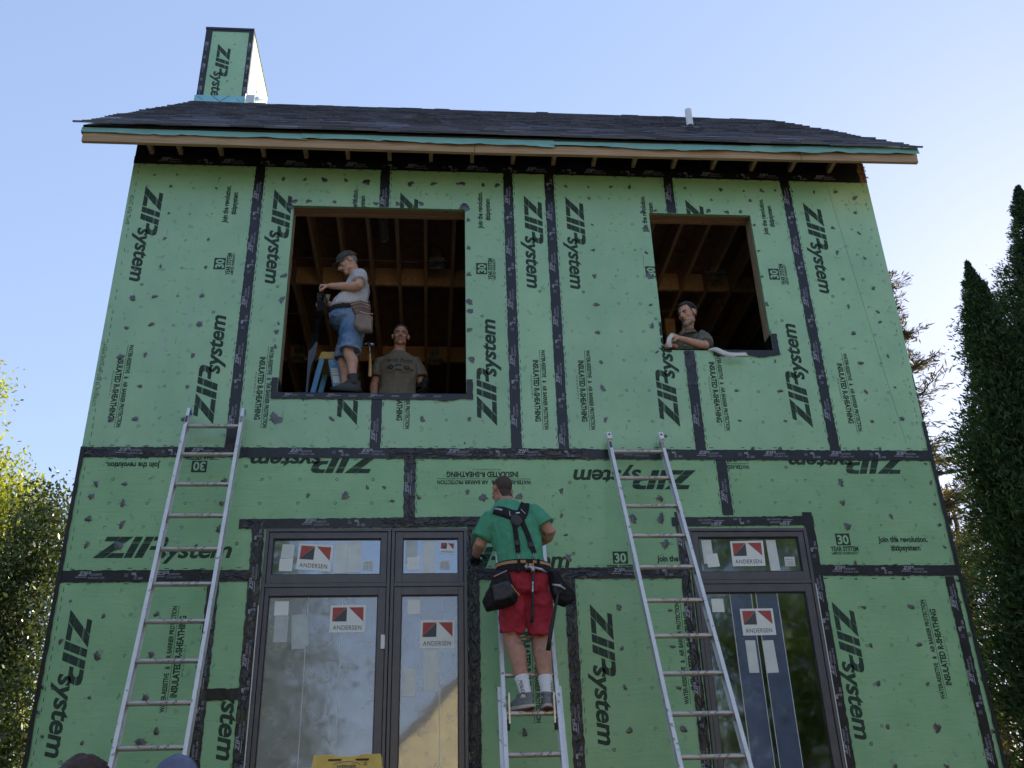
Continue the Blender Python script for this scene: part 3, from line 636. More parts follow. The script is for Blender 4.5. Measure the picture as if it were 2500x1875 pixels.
# ---- dabs of liquid flashing over the fasteners
DABS=[(-3.44,2.91,0.021),(-3.23,2.92,0.017),(-2.82,2.89,0.017),(-3.27,2.78,0.026),(-2.84,2.77,0.018),(-3.25,2.46,0.019),(-2.85,2.47,0.01),(-3.25,2.17,0.022),(-2.85,2.17,0.023),(-2.21,2.9,0.033),(-2,2.9,0.032),(-1.81,2.9,0.039),(-1.61,2.91,0.023),(-2.09,2.63,0.045),(-1.95,2.64,0.03),(-1.7,2.64,0.028),(-2.11,2.57,0.045),(-1.6,2.9,0.028),(-1.4,2.89,0.048),(-0.97,2.88,0.039),(-0.74,2.89,0.036),(-0.47,2.9,0.051),(-0.25,2.89,0.031),(-0.11,2.89,0.037),(-1.51,2.64,0.027),(-1.3,2.63,0.034),(-1.09,2.63,0.031),(-0.86,2.64,0.034),(-0.44,2.61,0.07),(-0.4,2.46,0.028),(-0.4,2.13,0.026),(0.58,2.9,0.027),(0.81,2.9,0.019),(1.04,2.91,0.026),(1.23,2.91,0.033),(0.81,2.76,0.024),(0.82,2.44,0.018),(0.81,2.14,0.027),(1.33,2.61,0.027),(1.47,2.63,0.024),(1.35,2.4,0.037),(1.33,2.12,0.023),(1.8,2.92,0.023),(1.8,2.92,0.023),(2.17,2.91,0.03),(2.41,2.9,0.019),(2.6,2.91,0.03),(2.74,2.92,0.021),(2.92,2.91,0.017),(3.15,2.91,0.027),(3.38,2.92,0.029),(2.06,2.78,0.021),(2.46,2.78,0.026),(2.01,2.64,0.033),(2.2,2.63,0.031),(2.34,2.64,0.028),(3.27,2.47,0.029),(3.57,2.85,0.037),(3.54,2.66,0.027),(3.53,2.41,0.03),(2.46,2.48,0.022),(3.26,2.17,0.034),(3.53,2.11,0.022),(2.46,2.17,0.021),(-3.25,1.86,0.022),(-2.84,1.86,0.025),(-3.47,1.82,0.024),(-3.45,1.51,0.041),(-3.26,1.53,0.031),(-2.84,1.55,0.031),(-3.46,1.2,0.027),(-3.25,1.24,0.032),(-2.83,1.25,0.041),(-3.47,0.91,0.037),(-3.26,0.93,0.03),(-2.85,0.93,0.028),(-3.26,0.62,0.028),(-2.86,0.62,0.024),(-3.46,0.3,0.035),(-3.26,0.31,0.033),(-2.85,0.31,0.033),(-2.12,1.78,0.043),(-2.12,1.52,0.037),(-2.13,1.27,0.022),(-2.14,1.18,0.035),(-2.14,1.03,0.027),(-2.13,0.66,0.041),(-2.08,0.32,0.074),(-1.6,0.32,0.034),(-1.86,0.51,0.021),(-3.49,-0.28,0.035),(-3.26,-0.28,0.029),(-3.51,-0.39,0.038),(-3.25,-0.45,0.04),(-2.46,-0.25,0.028),(-2.46,-0.45,0.028),(-2.92,0.05,0.026),(-3.15,0.05,0.023),(-1.76,-0.38,0.023),(-1.45,-0.38,0.039),(-0.4,1.83,0.027),(-0.4,1.53,0.044),(-0.39,1.43,0.037),(-0.4,1.23,0.033),(-0.38,0.92,0.043),(-0.82,0.32,0.032),(-0.41,0.33,0.025),(0.8,1.84,0.03),(0.8,1.52,0.034),(0.79,1.22,0.03),(0.8,0.91,0.026),(0.8,0.64,0.039),(0.8,0.33,0.032),(1.34,1.85,0.046),(1.32,1.53,0.021),(1.31,1.3,0.037),(1.33,1.02,0.022),(1.32,0.17,0.028),(-1.27,-0.31,0.023),(-1.13,-0.31,0.022),(-1.06,-0.43,0.024),(-1.45,-0.39,0.039),(-0.84,-0.4,0.027),(-0.43,-0.35,0.027),(-0.3,-0.4,0.044),(0.01,-0.39,0.04),(0.37,-0.34,0.027),(1.22,-0.41,0.035),(-0.45,0.1,0.013),(2.45,1.87,0.019),(3.26,1.86,0.026),(3.55,1.76,0.03),(2.45,1.56,0.027),(3.26,1.55,0.027),(3.54,1.49,0.029),(3.54,1.38,0.026),(3.25,1.25,0.035),(2.44,1.25,0.019),(3.54,1.01,0.023),(2.44,0.94,0.022),(3.26,0.93,0.034),(2.44,0.63,0.034),(2.03,0.63,0.025),(3.54,0.68,0.018),(3.25,0.63,0.03),(2.02,0.33,0.021),(2.44,0.33,0.019),(3.25,0.33,0.027),(3.54,0.36,0.033),(3.07,0.06,0.022),(3.27,0.06,0.022),(2.1,0.06,0.029),(2.35,0.06,0.029),(2.85,-0.26,0.043),(2.83,-0.45,0.035),(3.67,-0.26,0.029),(3.66,-0.08,0.017),(3.66,-0.46,0.022),(-3.5,-0.58,0.038),(-3.23,-0.63,0.043),(-3.48,-0.8,0.035),(-3.23,-0.81,0.049),(-2.46,-0.67,0.038),(-3.53,-1.25,0.016),(-3.26,-1.37,0.022),(-2.86,-1.36,0.027),(-3.55,-1.56,0.026),(-3.26,-1.68,0.039),(-2.86,-1.67,0.033),(-3.27,-1.98,0.02),(-2.86,-1.99,0.037),(-3.62,-1.9,0.018),(-3.55,-1.91,0.014),(-3.62,-2.08,0.02),(-3.56,-2.25,0.019),(-3.27,-2.3,0.02),(-2.85,-2.31,0.046),(-2.75,-2.23,0.034),(0.36,-0.56,0.027),(0.39,-0.73,0.02),(0.97,-0.59,0.054),(1.21,-0.59,0.055),(0.79,-1.34,0.033),(0.79,-1.67,0.025),(0.8,-2.29,0.035),(0.79,-1.97,0.026),(1.21,-1.37,0.024),(1.2,-1.66,0.028),(1.22,-1.98,0.026),(1.23,-2.29,0.031),(-0.01,-2.29,0.036),(1.23,-0.81,0.054),(0.4,-0.93,0.039),(2.83,-0.66,0.043),(3.24,-0.57,0.029),(3.66,-0.65,0.026),(3.23,-0.77,0.021),(3.66,-0.85,0.021),(2.84,-0.98,0.021),(2.82,-1.12,0.014),(3.23,-1.12,0.02),(2.84,-1.36,0.025),(3.25,-1.36,0.039),(2.84,-1.67,0.022),(3.25,-1.67,0.032),(2.84,-1.97,0.032),(3.25,-1.98,0.022),(2.85,-2.3,0.023),(3.25,-2.32,0.051),(2.85,-2.59,0.025),(3.26,-2.6,0.028),(1.22,-2.29,0.037),(3.68,-1.32,0.024),(3.69,-1.59,0.03),(3.71,-1.95,0.02),(3.7,-2.35,0.026),(3.7,-1.14,0.021)]
def dab(x, z, w, m):
    w *= 1.5
    rg = random.Random(int(x * 977 + z * 3571)); n = 30; vs = []; asp = rg.uniform(.55, .9); rot = rg.uniform(0, 3.1); mb = MB(); a0 = rg.uniform(0, 6)
    for i in range(n):
        a = 2 * math.pi * i / n; rr = w / 2 * (1 + .16 * math.sin(2 * a + a0) + .13 * math.sin(3 * a + a0 * 2) + rg.uniform(-.14, .14))
        if rg.random() < .16: rr *= rg.uniform(1.15, 1.55)
        u, v = rr * math.cos(a), rr * math.sin(a) * asp
        vs.append((x + u * math.cos(rot) - v * math.sin(rot), -.0025, z + u * math.sin(rot) + v * math.cos(rot)))
    c = (x, -.0065, z)
    inn = [(x + (p[0] - x) * .6, -.006, z + (p[2] - z) * .6) for p in vs]
    mb.add(vs + inn + [c], [(i, (i + 1) % n, n + (i + 1) % n, n + i) for i in range(n)] + [(n + i, n + (i + 1) % n, 2 * n) for i in range(n)])
    for k in range(rg.randint(1, 4)):                            # brush streaks
        a = rg.uniform(0, 6.28); l = w * rg.uniform(.55, .85); t = w * rg.uniform(.02, .05); cx, sx_ = math.cos(a), math.sin(a)
        p0 = (x + cx * w * .3, z + sx_ * w * .3); p1 = (x + cx * l, z + sx_ * l)
        q = [(p0[0] - sx_ * t, p0[1] + cx * t), (p0[0] + sx_ * t, p0[1] - cx * t), (p1[0] + sx_ * t * .3, p1[1] - cx * t * .3), (p1[0] - sx_ * t * .3, p1[1] + cx * t * .3)]
        mb.add([(u, -.0021, v) for u, v in q], [(0, 1, 2, 3)])
    par = next((o for o, r in panels if r[0] <= x <= r[1] and r[2] <= z <= r[3]), None)
    if par is None: return
    # nothing hangs over an opening
    if any(h[0] - w * .5 < x < h[1] + w * .5 and h[2] - w * .5 < z < h[3] + w * .5 for h in HOLES):
        h = next(h for h in HOLES if h[0] - w * .5 < x < h[1] + w * .5 and h[2] - w * .5 < z < h[3] + w * .5)
        for i, p in enumerate(mb.v):
            px, py, pz = p
            if h[0] < px < h[1] and h[2] < pz < h[3]:
                dl = [(px - h[0], 0), (h[1] - px, 1), (pz - h[2], 2), (h[3] - pz, 3)]; k = min(dl)[1]
                mb.v[i] = ((h[0] - .001, py, pz), (h[1] + .001, py, pz), (px, py, h[2] - .001), (px, py, h[3] + .001))[k]
    mb.build("sealant_dab", m, par, smooth=True)
for x, z, w in DABS: dab(x, z, w, MT["rust"] if (abs(x - 3.51) < .06 and z > 2.7) else MT["dab"])

# ---- flashing tape over the seams
def tape(x0, z0, x1, z1, w=.094, m="tape", y=-.0035, wob=.0022, pr=True, up_=False, phase=0.1, name="flashing_tape", crk=0.0):
    a = np.array((x0, z0)); b = np.array((x1, z1)); L_ = np.linalg.norm(b - a); d = (b - a) / L_; n = np.array((-d[1], d[0]))
    ns = max(4, int(L_ / .022)); nw = 6; mb = MB(); vs = []
    e0 = RNG.normal(size=ns + 1) * wob; e1 = RNG.normal(size=ns + 1) * wob
    jag = (np.arange(ns + 1) // 3 % 2) * .003
    hh = RNG.normal(size=(ns + 1, nw + 1)) * (.0004 + crk)
    hh = (hh + np.roll(hh, 1, 0)) / 2
    for i in range(ns + 1):
        for j in range(nw + 1):
            t = -w / 2 + w * j / nw
            if j == 0: t += e0[i] - (jag[i] if m == "crinkle" else 0)
            if j == nw: t += e1[i] + (jag[i] if m == "crinkle" else 0)
            p = a + d * (L_ * i / ns) + n * t; yy = y - abs(hh[i, j]) * (1 if 0 < j < nw else .2)
            vs.append((p[0], yy, p[1]))
    k = nw + 1
    mb.add(vs, [(i * k + j, (i + 1) * k + j, (i + 1) * k + j + 1, i * k + j + 1) if True else 0 for i in range(ns) for j in range(nw)])
    o = mb.build(name, MT[m], house, smooth=True)
    if pr:
        P = Print(); s = phase; n_ = 0
        dd = tuple(d) if not up_ else tuple(-d); org = a if not up_ else b
        nn = np.array((-dd[1], dd[0]))
        while s + .24 < L_:
            st = org + np.array(dd) * s
            for q in ZP: P.add(P.xf([(x * AS * .92, yv) for x, yv in q], tuple(st + nn * .004), dd, .034, .034), tessellate_polygon([[Vector((p[0], p[1], 0)) for p in q]]))
            P.text("system", tuple(st + np.array(dd) * .095 + nn * .004), dd, .026, .092, .0, .2)
            P.rect(tuple(st - np.array(dd) * .014 - nn * .010), dd, 0, .085, 0, .006)
            P.text("FLASHING TAPE", tuple(st + np.array(dd) * .085 - nn * .021), dd, .016, .125, .006)
            if s + .52 < L_:
                q0 = st + np.array(dd) * .36
                for k2 in range(3): P.rect(tuple(q0 + nn * (.014 - .011 * k2)), dd, 0, .03, 0, .003)
                P.rect(tuple(q0 + np.array(dd) * .055 + nn * .008), dd, 0, .034, 0, .018); P.rect(tuple(q0 + np.array(dd) * .078 - nn * .004), dd, 0, .018, 0, .009)
                for k2 in range(3): P.rect(tuple(q0 + np.array(dd) * .075 - nn * (.014 + .007 * k2)), dd, 0, .022, 0, .0035); P.rect(tuple(q0 + np.array(dd) * .108 - nn * (.014 + .007 * k2)), dd, 0, .036, 0, .0035)
            s += .60
        tp_ = P.build("tape_print", MT["tape_print"], y - (.0016 if m == "tape" else .0022) - crk * 1.2, o)
        if tp_: tp_["kind"] = "stuff"
    return o
# upper storey seams; each runs from the bottom to the top
tape(-2.4384, .045, -2.4384, 3.045, phase=.20); tape(-1.2192, .045, -1.2192, .560, phase=.07); tape(-1.2192, 2.592, -1.2192, 3.045, phase=.02)
tape(0, .045, 0, 3.045, phase=.22); tape(.4146, .045, .4146, 3.045, phase=.04)
tape(1.6338, .045, 1.6338, .70, phase=.24); tape(1.6338, .68, 1.6338, 1.036, m="crinkle", pr=False, y=-.005, crk=.002); tape(1.6338, 2.605, 1.6338, 3.045, phase=.15)
tape(2.853, .045, 2.853, 3.045, phase=.30, wob=.003)
tape(XL, 3.088, 3.66, 3.088, w=.088, phase=.25, y=-.0055)                        # under the eave
# between the storeys: two courses overlap, the middle one is crinkled
tape(XL, .004, -2.30, .004, w=.092, m="crinkle_h", phase=.3, y=-.0055, crk=.0012); tape(-2.36, .002, -.95, .002, w=.094, phase=.42, y=-.0062)
tape(-1.10, 0, .62, 0, w=.098, m="crinkle_h", phase=.5, y=-.0075, crk=.003); tape(.55, -.002, 1.55, -.002, w=.094, phase=.4, y=-.0082, m="tape"); tape(1.50, -.004, XR + .004, -.004, w=.096, phase=.1, y=-.0070)
# second seam
tape(XL, Z2 + .002, -2.52, Z2 + .002, w=.098, phase=.15, y=-.0055); tape(-2.56, Z2, -2.13, Z2, w=.094, m="crinkle_h", pr=False, y=-.0062, crk=.002)
tape(-.40, Z2, .48, Z2, w=.094, m="crinkle_h", pr=False, y=-.0062, crk=.003); tape(.42, Z2 + .002, 1.40, Z2 + .002, w=.096, phase=.34, y=-.0068, m="crinkle_h", crk=.001)
tape(2.50, Z2 + .012, XR + .004, Z2 + .004, w=.092, phase=.14, y=-.0058)
# short seams of the middle course
tape(-.918, -.585, -.918, -.045, m="crinkle", phase=.22, crk=.001); tape(1.798, -.56, 1.798, -.045, phase=.12)
# lower seams
tape(-2.452, -3.4, -2.452, -1.10, w=.088, m="crinkle", phase=.28, crk=.002); tape(-2.42, -1.972, -2.165, -1.972, w=.086, phase=.02, y=-.006, up_=True)
tape(-2.118, -3.4, -2.140, -.60, w=.094, m="crinkle", phase=.42, y=-.0066, crk=.003); tape(-2.30, -.628, -2.05, -.630, w=.084, m="crinkle_h", pr=False, y=-.006, crk=.001)
tape(-2.14, -.628, -1.10, -.620, w=.082, m="tape", phase=.36, y=-.0074); tape(-1.14, -.622, -.318, -.612, w=.088, m="crinkle_h", pr=False, y=-.0080, crk=.003)
tape(-.386, -3.4, -.386, -.66, w=.090, m="crinkle", pr=False, y=-.0066, crk=.004)
tape(.398, -3.4, .398, -2.0, w=.088, m="crinkle", phase=.5, crk=.001); tape(.400, -2.02, .400, -1.105, w=.086, m="crinkle", pr=False, y=-.0052, crk=.004)
tape(1.372, -3.4, 1.372, -.53, w=.076, phase=.16, y=-.0066, m="crinkle", crk=.001); tape(1.30, -.62, 2.54, -.610, w=.080, phase=.2, y=-.0074, up_=True); tape(2.49, -.72, 2.49, -.535, w=.085, pr=False, y=-.0085)
tape(2.497, -3.4, 2.497, -.69, w=.080, phase=.3, y=-.0062); tape(3.638, -3.4, 3.638, -1.105, w=.082, phase=.22, y=-.0055)
for xa, s, zt in ((XL, 1, .05), (XR, -1, .33)):                                   # the corners are wrapped
    mb = MB(); n = 60; vs = []
    for i in range(n + 1):
        z = -3.4 + (zt + 3.4) * i / n; w = (.030 if s > 0 else .030) + random.uniform(-.004, .004)
        vs += [(xa + s * w, -.0095, z), (xa - s * .004, -.0095, z), (xa - s * .006, .06, z)]
    mb.add(vs, [f for i in range(n) for f in ((i * 3, i * 3 + 1, i * 3 + 4, i * 3 + 3), (i * 3 + 1, i * 3 + 2, i * 3 + 5, i * 3 + 4))]); mb.build("corner_tape", MT["tape"], house, smooth=False)
# sill flashing turned up at its ends
def sill(x0, x1, z, rise, left=True, right=True, start=None):
    mb = MB(); xs = np.linspace(start or x0 - .055, x1 + .06, 60)
    vs = []
    for x in xs:
        top = z + .004; 
        bot = z - .056 + random.uniform(-.005, .005) - (.012 * math.sin(x * 17) if x > x1 - .25 else 0)
        vs += [(x, -.0105, bot), (x, -.012, (bot + top) / 2), (x, -.0105, top)]
    mb.add(vs, [f for i in range(59) for f in ((i * 3, i * 3 + 3, i * 3 + 4, i * 3 + 1), (i * 3 + 1, i * 3 + 4, i * 3 + 5, i * 3 + 2))])
    for on, xa, s in ((left, x0, -1), (right, x1, 1)):
        if on:
            vs = []
            for k in range(9):
                zz = z + .004 + rise * k / 8; vs += [(xa + s * .003, -.0105, zz), (xa + s * (.058 + random.uniform(-.004, .004)), -.0105, zz)]
            mb.add(vs, [(i * 2, i * 2 + 1, i * 2 + 3, i * 2 + 2) if s > 0 else (i * 2 + 1, i * 2, i * 2 + 2, i * 2 + 3) for i in range(8)])
    # folded over the opening
    mb.add([(x0 + .003, -.0105, z + .0045), (x1 - .003, -.0105, z + .0045), (x1 - .003, .17, z + .0045), (x0 + .003, .17, z + .0045)], [(0, 1, 2, 3)])
    for on, xa, s in ((left, x0 + .003, 1), (right, x1 - .003, -1)):
        if on: mb.add([(xa, -.0105, z + .005), (xa, .17, z + .005), (xa, .17, z + rise), (xa, -.0105, z + rise)], [(0, 1, 2, 3)])
    o = mb.build("sill_tape", MT["tape"], house, smooth=True)
    P = Print(); s = (start or x0) + .06
    while s + .2 < x1:
        for q in ZP: P.add(P.xf([(x * AS * .9, yv) for x, yv in q], (s, z - .028), RT, .022, .022), tessellate_polygon([[Vector((p[0], p[1], 0)) for p in q]]))
        P.text("system", (s + .06, z - .028), RT, .017, .06, 0, .2); P.rect((s - .01, z - .037), RT, 0, .05, 0, .004)
        for k in range(2): P.rect((s + .19, z - .022 - .01 * k), RT, 0, .07, 0, .004)
        s += .37
    P.build("tape_print", MT["tape_print"], -.0135, o)
sill(-2.085, -.432, .566, .145); sill(1.402, 2.436, 1.045, .18, left=False, start=1.86)

# ---- framing seen through the upper openings
for (x0, x1, z0, z1) in WIN:
    b = MB(); b.box(x0 - .042, x0 - .004, .037, .178, z0, z1 + .0); b.build("jamb", MT["jamb"], house)
    b = MB(); b.box(x1 + .004, x1 + .042, .037, .178, z0, z1); b.build("jamb", MT["jamb"], house)
    for k in range(3):
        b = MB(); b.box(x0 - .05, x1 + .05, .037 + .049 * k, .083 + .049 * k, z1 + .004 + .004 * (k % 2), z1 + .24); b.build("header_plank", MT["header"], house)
    b = MB(); b.box(x0 - .05, x1 + .05, .037, .178, z0 - .042, z0 - .004); b.build("sill_board", MT["jamb"], house)
b = MB(); b.box(2.4385, 2.4395, .001, .036, 1.05, 2.6); b.build("opening_edge", MT["jamb"], house)
# wall framing behind the sheathing keeps the rooms closed
for (x0, x1, z0, z1) in [(XL, -2.13, -.4, 3.1), (-.385, 1.355, -.4, 3.1), (2.485, XR, -.4, 3.1), (-2.13, -.385, -.4, .52), (1.355, 2.485, -.4, 1.0), (-2.13, -.385, 2.83, 3.1), (1.355, 2.485, 2.85, 3.1),
                         (XL, -2.10, -3.5, -.44), (-.41, 1.40, -3.5, -.44), (2.48, XR, -3.5, -.44), (-2.1, -.41, -.66, -.44), (1.4, 2.48, -.66, -.44)]:
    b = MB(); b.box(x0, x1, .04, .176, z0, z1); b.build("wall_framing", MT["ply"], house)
YB = 5.55
b = MB(); b.box(XL - .0, XL + .14, .18, YB, -3.5, 3.15); b.build("side_wall", MT["panel"], house)
b = MB(); b.box(XR - .14, XR, .18, YB, -3.5, 3.15); b.build("side_wall", MT["panel"], house)
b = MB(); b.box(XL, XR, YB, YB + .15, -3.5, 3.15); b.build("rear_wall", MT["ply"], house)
for x in (XL + .02, XR - .06):
    mb = MB(); mb.add([(x, .04, 3.15), (x, YB, 3.15), (x, 2.8, 5.9), (x + .04, .04, 3.15), (x + .04, YB, 3.15), (x + .04, 2.8, 5.9)], [(0, 2, 1), (3, 4, 5), (0, 1, 4, 3), (1, 2, 5, 4), (2, 0, 3, 5)]); mb.build("gable", MT["panel"], house)
b = MB(); b.box(XL + .14, XR - .14, .18, YB, -.44, -.15); b.build("upper_floor", MT["floor"], house)
b = MB(); b.box(XL + .14, XR - .14, .18, YB, -3.3, -3.1); b.build("ground_floor", MT["floor"], house)
b = MB(); b.box(XL, XR, .01, YB, GROUND - .3, -3.5); b.build("foundation", MT["concrete"], house)
b = MB(); b.box(XL + .14, XR - .14, .18, YB, 3.112, 3.14); b.build("ceiling_deck", MT["ply"], house)
jx = [-2.03 - .302 * 5 + .302 * k for k in range(24)]
for x in jx:
    if x < XR - .2: b = MB(); b.box(x - .019, x + .019, .2, YB - .01, 2.872, 3.108); b.build("ceiling_joist", MT["stud"], house)
for yb in (1.86, 3.75):
    for a, c in zip(jx[:-1], jx[1:]):
        if c < XR - .2: b = MB(); b.box(a + .021, c - .021, yb, yb + .04, 2.88, 3.106); b.build("blocking", MT["stud"], house)
# conduit, duct and recessed light housings between the joists
b = MB(); b.tube([(-3.3, 1.27, 2.865), (-.9, 1.36, 2.865)], .006, 6); b.build("electric_cable", MT["conduit"], house)
b = MB(); b.tube([(-3.3, 2.5, 2.86), (-2.0, 2.52, 2.86)], .005, 6); b.build("electric_cable", MT["conduit"], house)
b = MB(); b.tube([(.9, 2.3, 2.865), (2.1, 2.32, 2.86), (2.5, 2.2, 2.865)], .006, 6); b.build("electric_cable", MT["conduit"], house)
b = MB(); b.tube([(-1.27, .62, 2.93), (-1.27, 1.0, 2.93)], [.05, .05], 16); b.tube([(-1.27, 1.0, 2.93), (-1.27, 1.015, 2.93)], .056, 16); b.build("duct_pipe", MT["conduit"], house, smooth=False)
def canlight(x, y, up_=2.862):
    mb = MB(); s = .085
    n = 16
    outer = [(x - s, y - s), (x + s, y - s), (x + s, y + s), (x - s, y + s)]
    mb.box(x - s, x + s, y - s, y - s + .02, up_ - .006, up_ + .05); mb.box(x - s, x + s, y + s - .02, y + s, up_ - .006, up_ + .05)
    mb.box(x - s, x - s + .02, y - s + .02, y + s - .02, up_ - .006, up_ + .05); mb.box(x + s - .02, x + s, y - s + .02, y + s - .02, up_ - .006, up_ + .05)
    for i in range(n):
        a0, a1 = 2 * math.pi * i / n, 2 * math.pi * (i + 1) / n
        p = lambda a, r, z: (x + r * math.cos(a), y + r * math.sin(a), z)
        mb.add([p(a0, .058, up_ - .004), p(a1, .058, up_ - .004), p(a1, .092, up_ - .004), p(a0, .092, up_ - .004)], [(0, 1, 2, 3)])
        mb.add([p(a0, .058, up_ - .004), p(a1, .058, up_ - .004), p(a1, .05, up_ + .12), p(a0, .05, up_ + .12)], [(3, 2, 1, 0)])
    mb.box(x + s, x + s + .05, y - .06, y - .05, up_ + .01, up_ + .02); mb.box(x - s - .06, x - s, y - .06, y - .05, up_ + .01, up_ + .02)
    mb.box(x - .05, x + .05, y - .05, y + .05, up_ + .12, up_ + .2)
    mb.build("recessed_light", MT["conduit"], house)
for q in ((-.70, 1.40), (-.70, 3.72), (-2.50, 3.70), (2.53, 1.52)): canlight(*q)
# a partition wall inside the right-hand room
b = MB(); b.box(1.20, 2.12, 2.62, 2.72, -.15, 2.86); b.build("partition_wall", MT["drywall"], house)
b = MB(); b.box(1.20, 2.14, 2.56, 2.615, 2.30, 2.42); b.build("partition_beam", MT["stud"], house)
b = MB(); b.box(2.14, 2.26, 2.5, 2.62, -.15, 2.86); b.build("partition_post", MT["stud"], house)

# ---- eaves: frieze, lookouts, fascia, underlayment
b = MB(); b.box(XL + .001, XR - .003, .004, .034, 3.05, 3.52); b.build("shaded_frieze_board", MT["tape"], house)  # wall band under the eave, its shade painted in as tape black
mb = MB(); mb.add([(3.655, .001, 3.045), (3.745, .001, 3.05), (3.744, .001, 3.30), (3.68, .001, 3.29), (3.66, .001, 3.2), (3.675, .001, 3.12)], [(0, 1, 2, 3, 4, 5)])
for k in range(40):
    x, z = random.uniform(3.66, 3.738), random.uniform(3.05, 3.28); a = random.uniform(-.9, .9); l = random.uniform(.015, .04)
    mb.bar((x, -.003, z), (x + l * math.cos(a), -.006 - random.random() * .012, z + l * math.sin(a)), .006, .002, (0, 1, 0))
mb.build("torn_board_edge", MT["osb"], house)
for x in [-3.50, -3.222] + [-2.83 + .412 * k for k in range(16)]:
    if x < XR - .02: b = MB(); b.box(x - .019, x + .019, -.335, .003, 3.165, 3.225); b.build("rafter_tail", MT["wood"], house)
def fasc(x0, x1, za, zb, h=.103):
    mb = MB(); 
    mb.add([(x0, -.375, za), (x1, -.375, zb), (x1, -.375, zb + h), (x0, -.375, za + h), (x0, -.338, za), (x1, -.338, zb), (x1, -.338, zb + h), (x0, -.338, za + h)],
           [(0, 1, 2, 3), (5, 4, 7, 6), (4, 0, 3, 7), (1, 5, 6, 2), (3, 2, 6, 7), (4, 5, 1, 0)]); mb.build("fascia_board", MT["wood"], house, bevel=.003)
fasc(-4.030, -.352, 2.992, 2.990); fasc(-.348, 2.902, 2.988, 3.012); fasc(2.906, 4.115, 3.014, 3.024)
def flap(x0, x1, zt0, zt1, zb0, zb1, y=-.381, seed=0):
    rg = np.random.default_rng(seed); n = int((x1 - x0) / .06); vs = []; w = 0; wy = 0
    for i in range(n + 1):
        t = i / n; x = x0 + (x1 - x0) * t; w = .8 * w + rg.normal() * .0045; wy = .8 * wy + rg.normal() * .004
        zt = zt0 + (zt1 - zt0) * t; zb = zb0 + (zb1 - zb0) * t + w
        for k in range(4): vs.append((x, y - abs(wy) * k / 2 - .002 * k, zt + (zb - zt) * k / 3))
    mb = MB(); mb.add(vs, [(i * 4 + k + 1, i * 4 + k + 5, i * 4 + k + 4, i * 4 + k) for i in range(n) for k in range(3)]); mb.build("underlayment_flap", MT["teal"], house, smooth=True)
flap(-4.045, -1.95, 3.150, 3.150, 3.086, 3.072, seed=1); flap(-2.0, .43, 3.150, 3.152, 3.080, 3.062, y=-.387, seed=2); flap(.40, 2.45, 3.146, 3.165, 3.098, 3.075, y=-.384, seed=5); flap(2.40, 4.135, 3.17, 3.20, 3.082, 3.118, y=-.388, seed=4)
b = MB(); b.box(-4.05, 4.12, -.372, -.34, 3.096, 3.15); b.build("drip_board", MT["tape"], house)

# ---- roof
EY, EZ, RY = -.40, 3.175, 2.80                              # eave line and ridge; slope 45 degrees
RZ = EZ + (RY - EY)
RXL, RXR = -4.085, 4.165
mb = MB()
th = .05
for x0, x1 in ((RXL + .03, RXR - .03),):
    f = [(x0, EY + .05, EZ + .03), (x1, EY + .05, EZ + .03), (x1, RY, RZ - .02), (x0, RY, RZ - .02)]
    g = [(x, y + .03, z - .04) for x, y, z in f]
    mb.add(f + g, [(0, 1, 2, 3), (7, 6, 5, 4), (0, 4, 5, 1), (1, 5, 6, 2), (2, 6, 7, 3), (3, 7, 4, 0)])
    f = [(x0, RY, RZ - .02), (x1, RY, RZ - .02), (x1, 2 * RY - EY, EZ), (x0, 2 * RY - EY, EZ)]; g = [(x, y - .03, z - .04) for x, y, z in f]
    mb.add(f + g, [(0, 1, 2, 3), (7, 6, 5, 4), (0, 4, 5, 1), (1, 5, 6, 2), (2, 6, 7, 3), (3, 7, 4, 0)])
roof = mb.build("roof", MT["tape"], house)
S = Vector((0, 1, 1)).normalized(); NRM = Vector((0, -1, 1)).normalized()
unit = MB(); unit.add([(0, 0, 0), (1, 0, 0), (1, 1, 0), (0, 1, 0), (0, 0, 1), (1, 0, 1), (1, 1, .15), (0, 1, .15)], [(0, 3, 2, 1), (4, 5, 6, 7), (0, 1, 5, 4), (1, 2, 6, 5), (2, 3, 7, 6), (3, 0, 4, 7)])
sh_me = unit.mesh("shingle"); sh_me.materials.append(MT["shingle"])
slope = (RY - EY) * math.sqrt(2); exp_ = .135; ncourse = int(slope / exp_) + 1; stuff = MB(); count = 0
